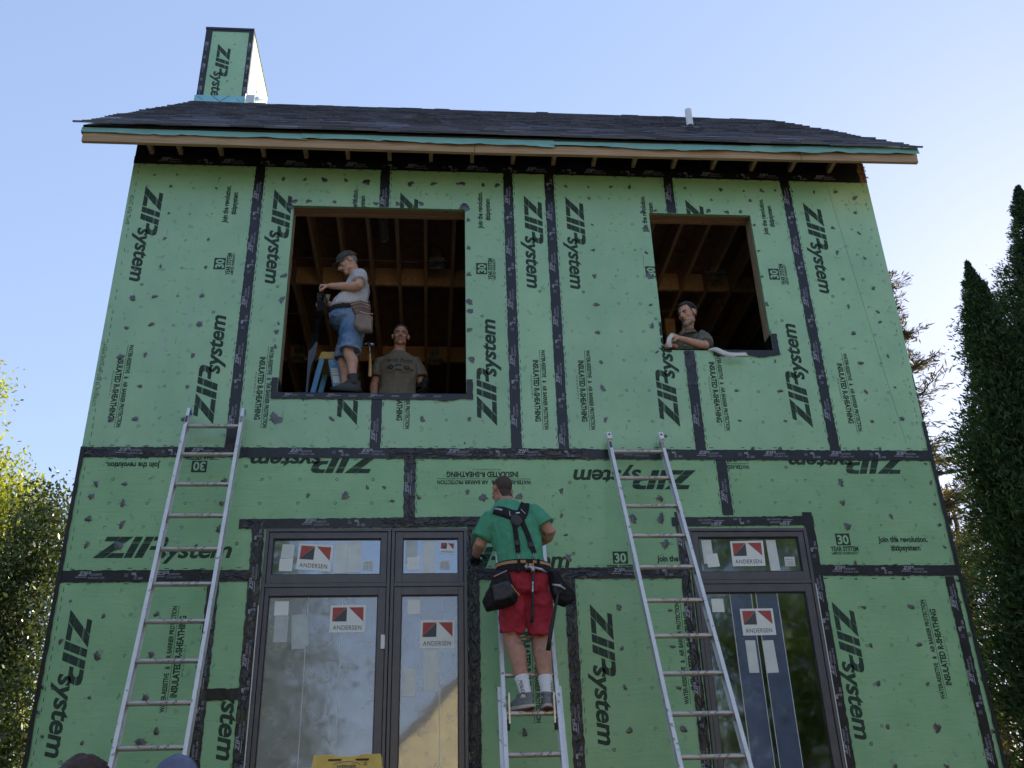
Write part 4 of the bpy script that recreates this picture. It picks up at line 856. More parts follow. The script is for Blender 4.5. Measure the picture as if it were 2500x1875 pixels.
for c in range(ncourse):
    x = RXL + (-.03 if c == 0 else 0) + random.uniform(-.008, .0); sag = 0
    while x < RXR - .02:
        w = random.uniform(.20, .38) if c < 9 else random.uniform(.14, .32); w = min(w, RXR + random.uniform(-.006, .006) - x)
        if RXR - x - w < .08: w = RXR + random.uniform(-.004, .008) - x
        t = random.uniform(.009, .013) + (.008 if random.random() < .4 else 0); lift = random.uniform(.001, .009) + (.004 if c == 0 else 0)
        if c == 0: t = .020; sag = .85 * sag + random.uniform(-.004, .004)
        s0 = c * exp_ + random.uniform(-.006, .006) - (.02 + sag if c == 0 else 0); ln = min(exp_ + .05, slope - s0 + .01)
        org = Vector((x, EY, EZ)) + S * s0 + NRM * (lift + .006)
        if c < 12 and count < 298:
            o = bpy.data.objects.new("shingle", sh_me); COL.objects.link(o); o.parent = roof; count += 1
            m_ = Matrix((Vector((w - .003, 0, 0)), S * ln, NRM * t)).transposed().to_4x4(); m_.translation = org; o.matrix_basis = m_
        else:
            X = Vector((1, 0, 0))
            vs = [org, org + X * (w - .003), org + X * (w - .003) + S * ln, org + S * ln]; hi_ = [vs[0] + NRM * t, vs[1] + NRM * t, vs[2] + NRM * t * .15, vs[3] + NRM * t * .15]
            stuff.add(vs + hi_, [(0, 3, 2, 1), (4, 5, 6, 7), (0, 1, 5, 4), (1, 2, 6, 5), (2, 3, 7, 6), (3, 0, 4, 7)])
        x += w
so = stuff.build("shingle_courses", MT["shingle"], roof); so["kind"] = "stuff"
mb = MB(); x = RXL
while x < RXR - .05:
    w = min(random.uniform(.24, .3), RXR - x)
    mb.add([(x, RY - .12, RZ - .10), (x + w - .004, RY - .12, RZ - .10), (x + w - .004, RY, RZ + .028), (x, RY, RZ + .028), (x, RY + .12, RZ - .1), (x + w - .004, RY + .12, RZ - .1)], [(0, 1, 2, 3), (3, 2, 5, 4), (0, 3, 4), (1, 5, 2), (0, 4, 5, 1)]); x += w
o = mb.build("ridge_cap", MT["shingle"], roof)
# plumbing vent
b = MB(); n = 18
vy, vx = 1.02, 2.30; vz = EZ + (vy - EY)
b.tube([(vx, vy, vz - .1), (vx, vy, vz + .30)], .040, n, False); b.tube([(vx, vy, vz + .30), (vx, vy, vz - .02)], .034, n, False)
for i in range(n):
    a0, a1 = 2 * math.pi * i / n, 2 * math.pi * (i + 1) / n
    b.add([(vx + .04 * math.cos(a0), vy + .04 * math.sin(a0), vz + .3), (vx + .04 * math.cos(a1), vy + .04 * math.sin(a1), vz + .3), (vx + .034 * math.cos(a1), vy + .034 * math.sin(a1), vz + .3), (vx + .034 * math.cos(a0), vy + .034 * math.sin(a0), vz + .3)], [(0, 1, 2, 3)])
o = b.build("vent_pipe", MT["pvc"], house, smooth=True)
b = MB(); b.bar(Vector((vx, vy, vz)) - S * .12 + NRM * .03, Vector((vx, vy, vz)) + S * .12 + NRM * .03, .2, .006); b.tube([(vx, vy, vz - .02), (vx, vy, vz + .05)], [.062, .046], n, False); b.build("vent_collar", MT["rubber"], house)
# chimney chase
CX0, CX1, CY0, CY1, CZ1 = -4.055, -3.378, 2.86, 4.22, 7.85
ch = empty("chimney"); ch.parent = house; ch.location = -house.location
def chim_panel(vs, fs, name="sheathing_panel", m="panel"):
    mb = MB(); mb.add(vs, fs); return mb.build(name, MT[m], ch)
b = MB(); b.box(CX0, CX1, CY0, CY0 + .03, GROUND, CZ1 - .02); fp = b.build("sheathing_panel", MT["panel"], ch)
b = MB(); b.box(CX1 - .03, CX1, CY0 + .034, CY1, 3.2, CZ1 - .02); b.build("sheathing_panel", MT["panel"], ch)
b = MB(); b.box(CX0, CX0 + .03, CY0 + .034, CY1, GROUND, CZ1 - .02); b.build("sheathing_panel", MT["panel"], ch)
b = MB(); b.box(CX0 + .034, CX1 - .034, CY1 - .03, CY1, 3.2, CZ1 - .02); b.build("sheathing_panel", MT["panel"], ch)
b = MB(); b.box(CX0 - .008, CX1 + .008, CY0 - .008, CY1 + .008, CZ1 - .02, CZ1 + .02); b.build("top_cap", MT["tape"], ch)
P = Print(); logo(P, (-3.86, 7.55), DN, .19, False); P.clip((CX0, CX1, 6.4, 8))
P.build("maker_logo", MT["ink"], CY0 - .0012, ch); P = Print()
for x, z in ((-3.62, 7.55), (-3.64, 7.2), (-3.66, 6.85)): P.ring((x, z), .014, .008, 10)
P.build("fastener_marks", MT["ink"], CY0 - .0012, ch)["kind"] = "stuff"
for x0, x1 in ((CX0, CX0 + .095), (CX1 - .062, CX1)):
    P = Print(); P.rect((x0, 6.3), RT, 0, x1 - x0, 0, CZ1 - 6.32); o = P.build("flashing_tape", MT["tape"], CY0 - .003, ch)
    P = Print(); z = 6.55
    while z < 7.7:
        st = (x1 - .03, z)
        for q in ZP: P.add(P.xf([(x * AS * .9, yv) for x, yv in q], (x0 + .03 if x0 < -3.8 else x0 + .02, z + .2), DN, .03, .03), tessellate_polygon([[Vector((p[0], p[1], 0)) for p in q]]))
        P.text("system", (x0 + .03 if x0 < -3.8 else x0 + .02, z + .11), DN, .024, .085, 0, .2); P.rect((x0 + .02, z + .19), DN, 0, .09, -.004, .002)
        for k in range(3): P.rect((x0 + .02 + .012 * k, z - .08), DN, 0, .05, 0, .005)
        z += .42
    P.build("tape_print", MT["tape_print"], CY0 - .0042, ch)
P = Print(); P.rect((CX0 + .095, CZ1 - .06), RT, 0, CX1 - CX0 - .157, 0, .04); P.build("flashing_tape", MT["tape"], CY0 - .003, ch)
b = MB(); b.box(CX1 + .001, CX1 + .004, CY0, CY0 + .06, 6.3, CZ1 - .02); b.build("flashing_tape", MT["tape"], ch)
zb = EZ + (CY0 - EY)
b = MB(); b.box(CX0 - .02, CX1 + .02, CY0 - .014, CY0 - .005, zb + .0, zb + .13); o = b.build("base_flashing", MT["blue_flash"], ch)
P = Print()
for s in (-1, 1): P.rect((-3.72, zb + .02), (s * 1.1, 1), 0, .17, -.004, .004)
P.rect((-4.03, zb + .1), (1, -.8), 0, .1, -.003, .003); P.rect((-3.5, zb + .08), (1, -1), 0, .08, -.003, .003)
P.build("fold_line", MT["ink"], CY0 - .0155, ch)
for k in range(5):
    y = CY0 - .02 + .16 * k; z = EZ + (y - EY)
    b = MB(); b.add([(CX1 + .006 + .002 * k, y - .04, z), (CX1 + .006 + .002 * k, y + .19, z + .2), (CX1 + .006 + .002 * k, y + .19, z + .34), (CX1 + .006 + .002 * k, y - .04, z + .16)], [(0, 1, 2, 3)])
    b.add([(CX1 + .006, y - .04, z + .004), (CX1 + .12, y - .04, z + .004), (CX1 + .12, y + .15, z + .2), (CX1 + .006, y + .15, z + .2)], [(0, 1, 2, 3)]); b.build("step_flashing", MT["white_flash"], ch)
b = MB(); b.box(CX1 + .02, CX1 + .14, CY0 - .06, CY0 - .052, zb - .05, zb + .12)
for k in range(4): b.box(CX1 + .02 + .03 * k, CX1 + .047 + .03 * k, CY0 - .068, CY0 - .062, zb - .055 + .004 * k, zb + .10)
b.build("step_flashing", MT["white_flash"], ch)
b = MB()
for p0, p1 in (((CX1 + .002, 3.5, 6.95), (CX1 + .002, 3.35, 7.5)), ((CX1 + .002, 3.6, 6.9), (CX1 + .002, 3.62, 7.3)), ((CX1 + .002, 3.1, 6.62), (CX1 + .002, 3.25, 6.9))):
    b.bar(p0, p1, .004, .012, (1, 0, 0))
b.build("scratch", MT["ink_dim"], ch)

# ---- glazed doors with transoms
def unit_door(x0, x1, zt, zmid, tr, gl, zb=-3.1):
    """x0..x1 outer frame; tr, gl: glass rectangles of the transom and the door leaf"""
    r = empty("glass_door"); r.parent = house; r.location = -house.location
    bars = []
    yF, yB = -.028, .10
    f = MB(); w = .026
    f.box(x0, x1, yF, yB, zt - w, zt); f.box(x0, x0 + w, yF, yB, zb, zt - w); f.box(x1 - w, x1, yF, yB, zb, zt - w); f.box(x0 + w, x1 - w, yF + .004, yB, zmid - .016, zmid + .016)
    f.box(x0 + w, x1 - w, yF, yB, zb, zb + .05); f.build("frame", MT["bronze"], r, bevel=.003)
    for (a, b_, c, d), zz0, zz1, nm in ((tr, zmid + .018, zt - w - .003, "transom"), (gl, zb + .053, zmid - .018, "leaf")):
        xa, xb = x0 + w + .004, x1 - w - .004; y0, y1 = -.018, .05
        s = MB(); s.box(xa, a, y0, y1, zz0, zz1); s.box(b_, xb, y0, y1, zz0, zz1); s.box(a, b_, y0 + .0005, y1, d, zz1 - .0005); s.box(a, b_, y0 + .0005, y1, zz0 + .0005, max(c, zz0 + .05)); s.build(nm + "_sash", MT["bronze"], r, bevel=.0025)
        g = MB(); e = .007; c2 = max(c, zz0 + .05)
        g.box(a, a + e, -.006, .02, c2, d); g.box(b_ - e, b_, -.006, .02, c2, d); g.box(a + e, b_ - e, -.006, .02, d - e, d); g.box(a + e, b_ - e, -.006, .02, c2, c2 + e); g.build("gasket", MT["gasket"], r)
        p = MB(); p.box(a + .002, b_ - .002, .008, .012, c2, d - .002); p.build("pane", MT["glass"], r)
    return r
d1 = unit_door(-2.073, -1.060, -.676, -1.145, (-2.010, -1.140, -1.058, -.757), (-2.010, -1.150, -3.0, -1.228))
d2 = unit_door(-1.054, -.438, -.676, -1.145, (-.963, -.510, -1.056, -.757), (-.966, -.511, -3.0, -1.227))
d3 = unit_door(1.426, 2.453, -.682, -1.142, (1.506, 2.374, -1.058, -.755), (1.498, 2.363, -3.0, -1.226))
b = MB(); b.box(-1.118, -1.086, -.034, -.0185, -1.655, -1.545); b.build("strike_plate", MT["pvc"], d1, bevel=.003)
def quadlabel(par, pts, m, name="paper_label", y=.0065):
    mb = MB(); mb.add([(x, y, z) for x, z in pts], [(0, 1, 2, 3)]); mb.add([(x, y + .0008, z) for x, z in pts], [(3, 2, 1, 0)]); return mb.build(name, MT[m], par)
def rect_label(par, x0, x1, zt, zb, m="paper", rot=0.0, y=.0065):
    cx, cz = (x0 + x1) / 2, (zt + zb) / 2; pts = []
    for x, z in ((x0, zb), (x1, zb), (x1, zt), (x0, zt)):
        dx, dz = x - cx, z - cz; pts.append((cx + dx * math.cos(rot) - dz * math.sin(rot), cz + dx * math.sin(rot) + dz * math.cos(rot)))
    return quadlabel(par, pts, m, y=y)
def maker(par, tl, tr, br, bl):
    """maker's window sticker: red square crossed by a dark and a white triangle over the name"""
    tl, tr, br, bl = map(np.array, (tl, tr, br, bl)); mb = MB()
    def q(u, v): return tl + (tr - tl) * u + (bl - tl) * v + (br - tr - bl + tl) * u * v
    def poly(pts, k, y): mb.add([(*[q(u, v)[0]], y, q(u, v)[1]) for u, v in pts], [tuple(range(len(pts)))[::-1]], k)
    poly([(0, 0), (1, 0), (1, 1), (0, 1)], 0, .0065)
    poly([(.065, .085), (.455, .085), (.065, .60)], 1, .0058); poly([(.065, .60), (.465, .085), (.465, .60)], 2, .0058); poly([(.52, .085), (.935, .085), (.935, .60)], 1, .0058)
    o = mb.build("maker_label", [MT["label"], MT["label_red"], MT["label_dark"]], par)
    V, F = text2d("ANDERSEN", .006, 0, 1.12); V = V.copy(); V[:, 0] = V[:, 0] / V[:, 0].max() * .8 + .09; V[:, 1] = .90 - V[:, 1] * .165
    P = Print(); P.add([tuple(q(u, v)) for u, v in V], F); P.build("maker_name", MT["label_dark"], .0055, o) if False else P.build("maker_name", MT["label_dark"], .0057, par)
maker(d1, (-1.802, -.790), (-1.525, -.809), (-1.541, -1.028), (-1.818, -1.007)); maker(d1, (-1.523, -1.301), (-1.245, -1.300), (-1.243, -1.518), (-1.523, -1.515))
maker(d2, (-.657, -.781), (-.535, -.791), (-.544, -.889), (-.664, -.879)); maker(d2, (-.808, -1.426), (-.539, -1.426), (-.541, -1.649), (-.815, -1.648))
maker(d3, (1.785, -.787), (2.072, -.782), (2.064, -1.002), (1.783, -1.003)); maker(d3, (1.792, -1.360), (2.069, -1.359), (2.069, -1.575), (1.793, -1.578))
for par, l in ((d1, [(-1.941, -1.840, -.800, -.916, "paper", -.08), (-1.951, -1.845, -.918, -1.022, "label", -.02), (-1.515, -1.410, -.787, -1.042, "paper", 0), (-1.408, -1.300, -.778, -1.036, "paper", 0),
                     (-1.961, -1.851, -1.266, -1.379, "label", 0), (-1.951, -1.846, -1.383, -1.587, "paper_thin", 0), (-1.815, -1.705, -1.370, -1.640, "paper_thin", .06), (-1.795, -1.685, -1.40, -1.62, "paper_thin", .1)]),
               (d2, [(-.940, -.845, -.776, -.96, "paper_thin", 0), (-.925, -.822, -.910, -1.020, "label", .05), (-.801, -.700, -.777, -1.047, "paper", 0), (-.915, -.815, -1.261, -1.376, "label", 0),
                     (-.946, -.844, -1.801, -2.007, "paper", 0), (-.776, -.670, -1.665, -1.966, "paper", 0)]),
               (d3, [(1.540, 1.625, -.776, -.981, "paper", .02), (1.565, 1.668, -.897, -1.009, "label", .1), (2.100, 2.183, -.778, -1.043, "paper", .02), (1.563, 1.664, -1.276, -1.385, "label", 0),
                     (1.803, 1.885, -1.616, -1.872, "paper", 0), (1.944, 2.040, -1.618, -1.874, "paper", .03)])):
    for i, (a, b_, c, d, m, rot) in enumerate(l): rect_label(par, a, b_, c, d, m, rot, .0064 - .0004 * (i % 3))
for par, a, b_, c, d in ((d1, -1.288, -1.199, -.938, -1.021), (d2, -.664, -.576, -.938, -1.017), (d3, 2.235, 2.322, -.926, -1.006)):
    rect_label(par, a, b_, c, d, "paper"); P = Print()
    for k in range(11): P.rect((a + .008 + k * .0068, d + .006), UPV, 0, .04, -random.choice((.0012, .0026)), 0)
    P.text("A3W 60", (a + .012, c - .028), RT, .014, .06); P.build("barcode_print", MT["label_grey"], .0052, par)
# protective film strips and their edges, painted haze over the left panes
for par, strips in ((d1, [(-1.700, -1.430, -1.232, -3.0)]), (d2, [(-.90, -.655, -1.232, -3.0)]), (d3, [(1.725, 1.905, -1.232, -3.0), (1.945, 2.125, -1.232, -3.0)])):
    for a, b_, c, d in strips:
        if par is d3: rect_label(par, a, b_, c, d, "film", 0, .0072)
        elif par is d1: rect_label(par, -2.005, -1.155, -1.232, -3.0, "haze_film", 0, .0074)
        else: rect_label(par, -.962, -.515, -1.232, -3.0, "haze_film", 0, .0074)
        for x in (a, b_):
            if par is not d2 or x > -.8: rect_label(par, x - .0026, x + .0026, c, d, "film_edge", 0, .0070)
# white nailing fin strip beside the right-hand door
b = MB(); b.box(2.458, 2.466, -.012, -.004, -3.1, -1.16); b.build("nailing_fin", MT["pvc"], house)
b = MB(); b.box(-2.088, -2.079, -.012, -.004, -3.1, -1.30); b.build("nailing_fin", MT["pvc"], house)
# ================================================================== ground and surroundings
mb = MB(); n = 40; S_ = 300
gv = []
for i in range(n + 1):
    for j in range(n + 1):
        u, v = (i / n * 2 - 1), (j / n * 2 - 1); x = S_ * u * abs(u); y = S_ * v * abs(v); gv.append((x, y, GROUND + (.06 * math.sin(x * .9) * math.cos(y * .7) if abs(x) > 6 or abs(y) > 8 else 0)))
mb.add(gv, [(i * (n + 1) + j, (i + 1) * (n + 1) + j, (i + 1) * (n + 1) + j + 1, i * (n + 1) + j + 1) for i in range(n) for j in range(n)])
o = mb.build("ground", MT["grass"], None, smooth=True); o["kind"] = "structure"

mb = MB(); n = 36; yv = [(-9.5, -13), (-9, 1.5), (-3.8, 3), (-3.8, -.02), (3.8, -.02), (3.8, 2.6), (6, 1), (9.5, -4), (10, -13), (4, -15), (-4, -15.5)]
mb.add([(x + random.uniform(-.2, .2), y, GROUND + .075) for x, y in yv], [tuple(range(len(yv)))]); o = mb.build("bounce_yard", MT["bounce_dirt"], None); o["kind"] = "structure"  # unseen sheet added to bounce light up onto the wall and ceilings

def leaves_mesh(centres, sizes, aspect=.5, droop=0.0, dirs=None, jit=1.0):
    """one bent leaf (two triangles pairs) per centre, random attitude"""
    n = len(centres); d = RNG.normal(size=(n, 3)); d[:, 2] -= droop
    if dirs is not None: d = dirs + d * .35 * jit
    d /= np.linalg.norm(d, axis=1)[:, None]
    e = RNG.normal(size=(n, 3)); e -= d * np.sum(e * d, 1)[:, None]; e /= np.linalg.norm(e, axis=1)[:, None]
    s = sizes[:, None]; a = centres - d * s * .5; b = centres + d * s * .5; w = e * s * aspect * .5
    V = np.stack([a, centres + w, b, centres - w], 1).reshape(-1, 3)
    F = np.arange(n * 4).reshape(-1, 4)
    return V, F
def np_mesh(name, V, F, m, parent):
    me = bpy.data.meshes.new(name); me.vertices.add(len(V)); me.vertices.foreach_set("co", np.asarray(V, np.float32).ravel())
    k = F.shape[1]; me.loops.add(F.size); me.loops.foreach_set("vertex_index", F.ravel().astype(np.int32))
    me.polygons.add(len(F)); me.polygons.foreach_set("loop_start", np.arange(0, F.size, k, dtype=np.int32)); me.polygons.foreach_set("loop_total", np.full(len(F), k, np.int32))
    me.update(calc_edges=True); me.materials.append(m); o = bpy.data.objects.new(name, me); COL.objects.link(o); o.parent = parent; return o
def limb(mb, a, b, ra, rb, wob=.12, n=6):
    a = np.array(a, float); b = np.array(b, float); L_ = np.linalg.norm(b - a); pts = []; off = np.zeros(3)
    for i in range(n + 1):
        t = i / n; off = off * .7 + RNG.normal(size=3) * wob * L_ / n * (0 if i in (0,) else 1); pts.append(a + (b - a) * t + off)
    mb.tube(pts, [ra + (rb - ra) * i / n for i in range(n + 1)], 7, True); return pts
def broad_tree(name, label, base, h, clumps, nleaf, size, m, trunk_r=.16, aspect=.55, seed=0, limbs=14, droop=.3, cat="tree", group=None):
    """clumps: (centre, radii) ellipsoids that make up the crown; leaves gather near their shells in sprays"""
    r = empty(name, base, label, cat, group); base = np.array(base, float)
    vol = np.array([c[1][0] * c[1][1] * c[1][2] for c in clumps]) ** .67; vol = vol / vol.sum()
    C_ = []; 
    for (c, rad), f in zip(clumps, vol):
        k = int(nleaf * f); ns = max(6, k // 22)
        d = RNG.normal(size=(ns, 3)); d /= np.linalg.norm(d, axis=1)[:, None]; rr = RNG.uniform(.35, 1.03, size=(ns, 1)) ** .6
        sp = np.array(c) + d * rr * np.array(rad) * (1 + .22 * np.sin(d[:, :1] * 7 + d[:, 1:2] * 5 + c[0]))
        pick = RNG.integers(0, ns, k); C_.append(sp[pick] + RNG.normal(size=(k, 3)) * np.array((1, 1, .6)) * size * 2.0)
    Cc = np.concatenate(C_) - base; V, F = leaves_mesh(Cc, size * RNG.uniform(.6, 1.25, len(Cc)), aspect, droop)
    np_mesh("crown", V, F, m, r)
    mb = MB(); top = np.mean([c[0] for c in clumps], 0) - base
    pts = limb(mb, (0, 0, -.1), (top[0] * .7, top[1] * .7, top[2] * .75), trunk_r, trunk_r * .5, .08, 8); mb.build("trunk", MT["bark"], r, smooth=True)
    mb = MB()
    for i in range(limbs):
        c, rad = clumps[i % len(clumps)]; s = pts[min(len(pts) - 1, 3 + i % 5)]; e = np.array(c) - base + RNG.normal(size=3) * np.array(rad) * .3
        limb(mb, s, e, trunk_r * .32, .012, .14, 6)
    mb.build("branches", MT["bark"], r, smooth=True)
    return r
def cedar(label, base, h, rad, nleaf, group, seed, taper=1.45):
    r = empty("cedar_tree", base, label, "tree", group); rg = np.random.default_rng(seed)
    # upright flat sprays set in whorled tufts over a tapering column with gaps
    nt = nleaf // 60; t = rg.uniform(.02, 1, nt) ** .85; a = rg.uniform(0, 2 * math.pi, nt)
    prof = np.minimum(1, (1 - t) * taper + .004) * (0.75 + .25 * np.sin(t * 23 + seed)) * (1 + .20 * np.sin(a * 3 + t * 14) + .15 * np.sin(a * 5 - t * 31)) * rg.uniform(.84, 1.16, nt)
    rr = rad * prof * rg.uniform(.35, 1.04, nt) ** .5
    T = np.stack([rr * np.cos(a), rr * np.sin(a), t * h], 1)
    pick = rg.integers(0, nt, nleaf); out = np.stack([np.cos(a), np.sin(a), np.full(nt, .75)], 1)
    d = out[pick]; sc_ = np.clip((1 - t[pick]) * 3 + .06, .08, 1)[:, None]; C_ = T[pick] + rg.normal(size=(nleaf, 3)) * np.array((.075, .075, .13)) * sc_ + d * rg.uniform(-.05, .16, nleaf)[:, None] * sc_
    V, F = leaves_mesh(C_, rg.uniform(.04, .10, nleaf) * (.55 + .45 * sc_[:, 0]), .30, 0, d, 1.9)
    pk = rg.integers(0, nt, nleaf // 4); C2 = T[pk] * np.array((.62, .62, 1)) + rg.normal(size=(nleaf // 4, 3)) * .06 * np.clip((1 - t[pk]) * 3, .05, 1)[:, None]
    V2, F2 = leaves_mesh(C2, rg.uniform(.08, .16, nleaf // 4) * np.clip((1 - t[pk]) * 4, .3, 1), .5, 0, np.stack([np.cos(a), np.sin(a), np.full(nt, .6)], 1)[pk], 2.2)
    np_mesh("crown", np.concatenate([V, V2]), np.concatenate([F, F2 + len(V)]), MT["leaf_cedar"], r)
    mb = MB(); limb(mb, (0, 0, -.1), (0, 0, h * .93), .14, .02, .02, 8)
    for i in range(46):
        z = h * (.05 + .88 * i / 46); aa = i * 2.4; q = rad * .45 * min(1, (1 - z / h) * 1.2); limb(mb, (0, 0, z), (q * math.cos(aa), q * math.sin(aa), z + .35), .022, .008, .1, 4)
    mb.build("trunk", MT["bark"], r, smooth=True); return r
def pine(label, base, h, spread, nb, seed, m="leaf_pine", side=None, name="pine_tree", z0=.12):
    r = empty(name, base, label, "tree"); rg = np.random.default_rng(seed); mb = MB(); tr = MB(); C_ = []; D_ = []
    limb(tr, (0, 0, -.1), (.2, .1, h), .2, .03, .03, 10)
    for i in range(nb):
        t = z0 + (.97 - z0) * (i + rg.uniform(0, .8)) / nb; z = h * t; a = rg.uniform(0, 2 * math.pi) if side is None or rg.random() < .4 else side + rg.normal() * .7
        L_ = spread * (1 - t * .75) * rg.uniform(.6, 1.1); e = (L_ * math.cos(a), L_ * math.sin(a), z + L_ * rg.uniform(.05, .35))
        pts = limb(mb, (0, 0, z), e, .045, .01, .14, 7)
        for k in range(2, 8):
            p = pts[min(k, 7)]
            for q in range(4):
                dv = rg.normal(size=3); dv[2] = abs(dv[2]) * .4; dv /= np.linalg.norm(dv); ln = rg.uniform(.25, .6) * (1.1 - t * .4); ee = p + dv * ln
                if q < 3: mb.tube([p, ee], [.008, .004], 4, False)
                nn = int(20 * ln / .4); tt = rg.uniform(.25, 1.05, nn)[:, None]; C_.append(p + dv * ln * tt + rg.normal(size=(nn, 3)) * .05); D_.append(np.tile(dv, (nn, 1)))
    C_ = np.concatenate(C_); D_ = np.concatenate(D_); V, F = leaves_mesh(C_, rg.uniform(.10, .2, len(C_)), .16, 0, D_, 1.5)
    np_mesh("crown", V, F, MT[m], r); tr.build("trunk", MT["bark"], r, smooth=True); mb.build("branches", MT["bark"], r, smooth=True); return r

# left of the house
broad_tree("leafy_tree", "sunlit yellow-green leafy tree at the far left edge", (-9.6, 9.5, GROUND), 8,
           [((-9.3, 9.2, 2.5), (1.6, 1.6, 1.35)), ((-8.1, 8.9, 2.3), (.85, .9, .85)), ((-10.2, 9.5, 1.7), (1.7, 1.5, 1.0)), ((-8.7, 9.0, 1.7), (.8, .8, .7)), ((-9.9, 9.4, 3.4), (1.2, 1.2, .8)), ((-9.6, 9.0, 5.0), (1.05, .8, .45)), ((-9.7, 9.0, 4.0), (1.0, .8, .4))],
           60000, .095, MT["leaf_yellow"], .15, .42, 1, droop=.9)
broad_tree("leafy_tree", "dark glossy broadleaf tree close to the left corner of the green house", (-6.9, 6.8, GROUND), 7,
           [((-6.42, 6.5, 1.30), (.42, .7, .80)), ((-6.75, 6.6, .35), (.75, .8, .85)), ((-6.55, 6.5, -1.1), (.95, .8, 1.0)), ((-7.3, 6.8, -.5), (.8, .8, 1.0)), ((-6.8, 6.5, -2.6), (1.1, .8, 1.1)), ((-7.45, 7.0, .55), (.55, .7, .55))],
           52000, .082, MT["leaf_dark"], .15, .5, 2, droop=.2, limbs=22)
broad_tree("leafy_tree", "yellow-green bush-like tree glowing low behind the dark tree", (-10.2, 15.5, GROUND), 6,
           [((-10.0, 15.2, -1.2), (2.2, 1.2, 1.6)), ((-9.0, 15.0, -2.6), (2.0, 1.2, 1.4)), ((-11.0, 15.3, .6), (1.8, 1.2, 1.4))], 15000, .13, MT["leaf_yellow"], .14, .45, 3)
# right of the house
cedar("tall dark cedar column at the right edge of the photo, the taller of two", (7.42, 2.6, GROUND), 9.75, 1.5, 140000, "cedars beside the house", 3, 3.0)
cedar("shorter pointed dark cedar between the house and the taller cedar", (6.26, 2.45, GROUND), 8.35, 1.38, 120000, "cedars beside the house", 5)
pine("open branched pine against the sky behind the right corner of the house", (7.9, 8.6, GROUND), 12.2, 3.1, 66, 4, side=-.1)
pine("thin brown pine low behind the cedars with bare twigs", (11.0, 12.5, GROUND), 9.0, 3.0, 60, 9, side=2.9, z0=.2)
broad_tree("bushy_tree", "rusty leaved tree in the gap low between house and cedars", (8.6, 12.5, GROUND), 5, [((9.3, 12.3, 2.8), (1.2, 1, 1.1)), ((9.0, 12.3, 1.2), (1.6, 1, 1.4)), ((9.4, 12.5, -1.2), (1.8, 1, 1.5)), ((8.4, 12.4, -2.8), (1.8, 1, 1.4))], 32000, .08, MT["leaf_autumn"], .1, .5, 5)
broad_tree("bushy_tree", "green undergrowth tree low behind the lattice", (7.4, 9.0, GROUND), 4, [((7.2, 8.8, -1.6), (.8, .7, .9)), ((7.8, 9.0, -3.0), (1.3, .8, 1.0))], 6000, .09, MT["leaf_mid"], .08, .5, 6)
broad_tree("shrub", "bright green shrub at the foot of the cedars in the lower right corner", (5.0, 2.0, GROUND), 2, [((4.86, 1.7, -2.72), (.22, .25, .26)), ((5.0, 2.0, -3.4), (.45, .4, .6))], 700, .12, MT["leaf_mid"], .03, .5, 7, limbs=6, cat="shrub")
mb = MB(); lt = empty("lattice_panel", (8.4, 9.6, GROUND), "weathered diagonal lattice panel glimpsed between house and cedars", "lattice")
for k in range(7):
    b = MB(); b.bar((7.9 + .0, 9.6, -1.4 + .2 * k), (9.6, 9.6, -1.0 + .2 * k), .05, .015, (0, 0, 1)); b.build("slat", MT["lattice"], lt); lt.children[-1].location = -Vector(lt.location)
    b = MB(); b.bar((7.95 + .26 * k, 9.58, -1.5), (8.05 + .26 * k, 9.58, .2), .05, .015, (1, 0, 0)); b.build("slat", MT["lattice"], lt); lt.children[-1].location = -Vector(lt.location)
# behind the camera: what the glass mirrors, and added trees that dim the lower wall
nh = empty("neighbour_house", (3.0, -22, GROUND), "pale yellow sided gable house mirrored in the glass doors", "house")
def nb(name, m, vs, fs): o = (lambda b: (b.add(vs, fs), b.build(name, MT[m], nh))[1])(MB()); return o
gx0, gx1, gy, ez, pz = -3.4, 6.0, -18.5, -1.9, 2.1; gm = (gx0 + gx1) / 2
z = GROUND; mb = MB()
while z < pz - .1:                                              # lapped siding courses up to the gable slope
    def xr(zz): t = max(0, (zz - ez) / (pz - ez)); return gx0 + (gm - gx0) * t, gx1 - (gx1 - gm) * t
    a0, a1 = xr(z); b0, b1 = xr(z + .2)
    mb.add([(a0, gy + .02, z), (a1, gy + .02, z), (b1, gy, z + .2), (b0, gy, z + .2), (a0, gy - .01, z), (a1, gy - .01, z)], [(1, 0, 3, 2), (0, 1, 5, 4)]); z += .2
o = mb.build("siding", MT["siding"], nh)
nb("wall", "siding", [(gx0, gy - .02, GROUND), (gx1, gy - .02, GROUND), (gx1, gy - 8, GROUND), (gx0, gy - 8, GROUND), (gx0, gy - .02, ez), (gx1, gy - .02, ez), (gx1, gy - 8, ez), (gx0, gy - 8, ez)], [(0, 4, 7, 3), (1, 2, 6, 5), (2, 3, 7, 6)])
for s, xa in ((-1, gx0 - .4), (1, gx1 + .4)):
    za = ez - .4 * (pz - ez) / (gm - gx0)
    nb("roof", "roof2", [(xa, gy + .35, za + .05), (gm, gy + .35, pz + .05), (gm, gy - 8, pz + .05), (xa, gy - 8, za + .05), (xa, gy + .35, za + .25), (gm, gy + .35, pz + .25), (gm, gy - 8, pz + .25), (xa, gy - 8, za + .25)],
       [(0, 1, 2, 3), (4, 7, 6, 5), (0, 4, 5, 1), (1, 5, 6, 2), (2, 6, 7, 3), (3, 7, 4, 0)])
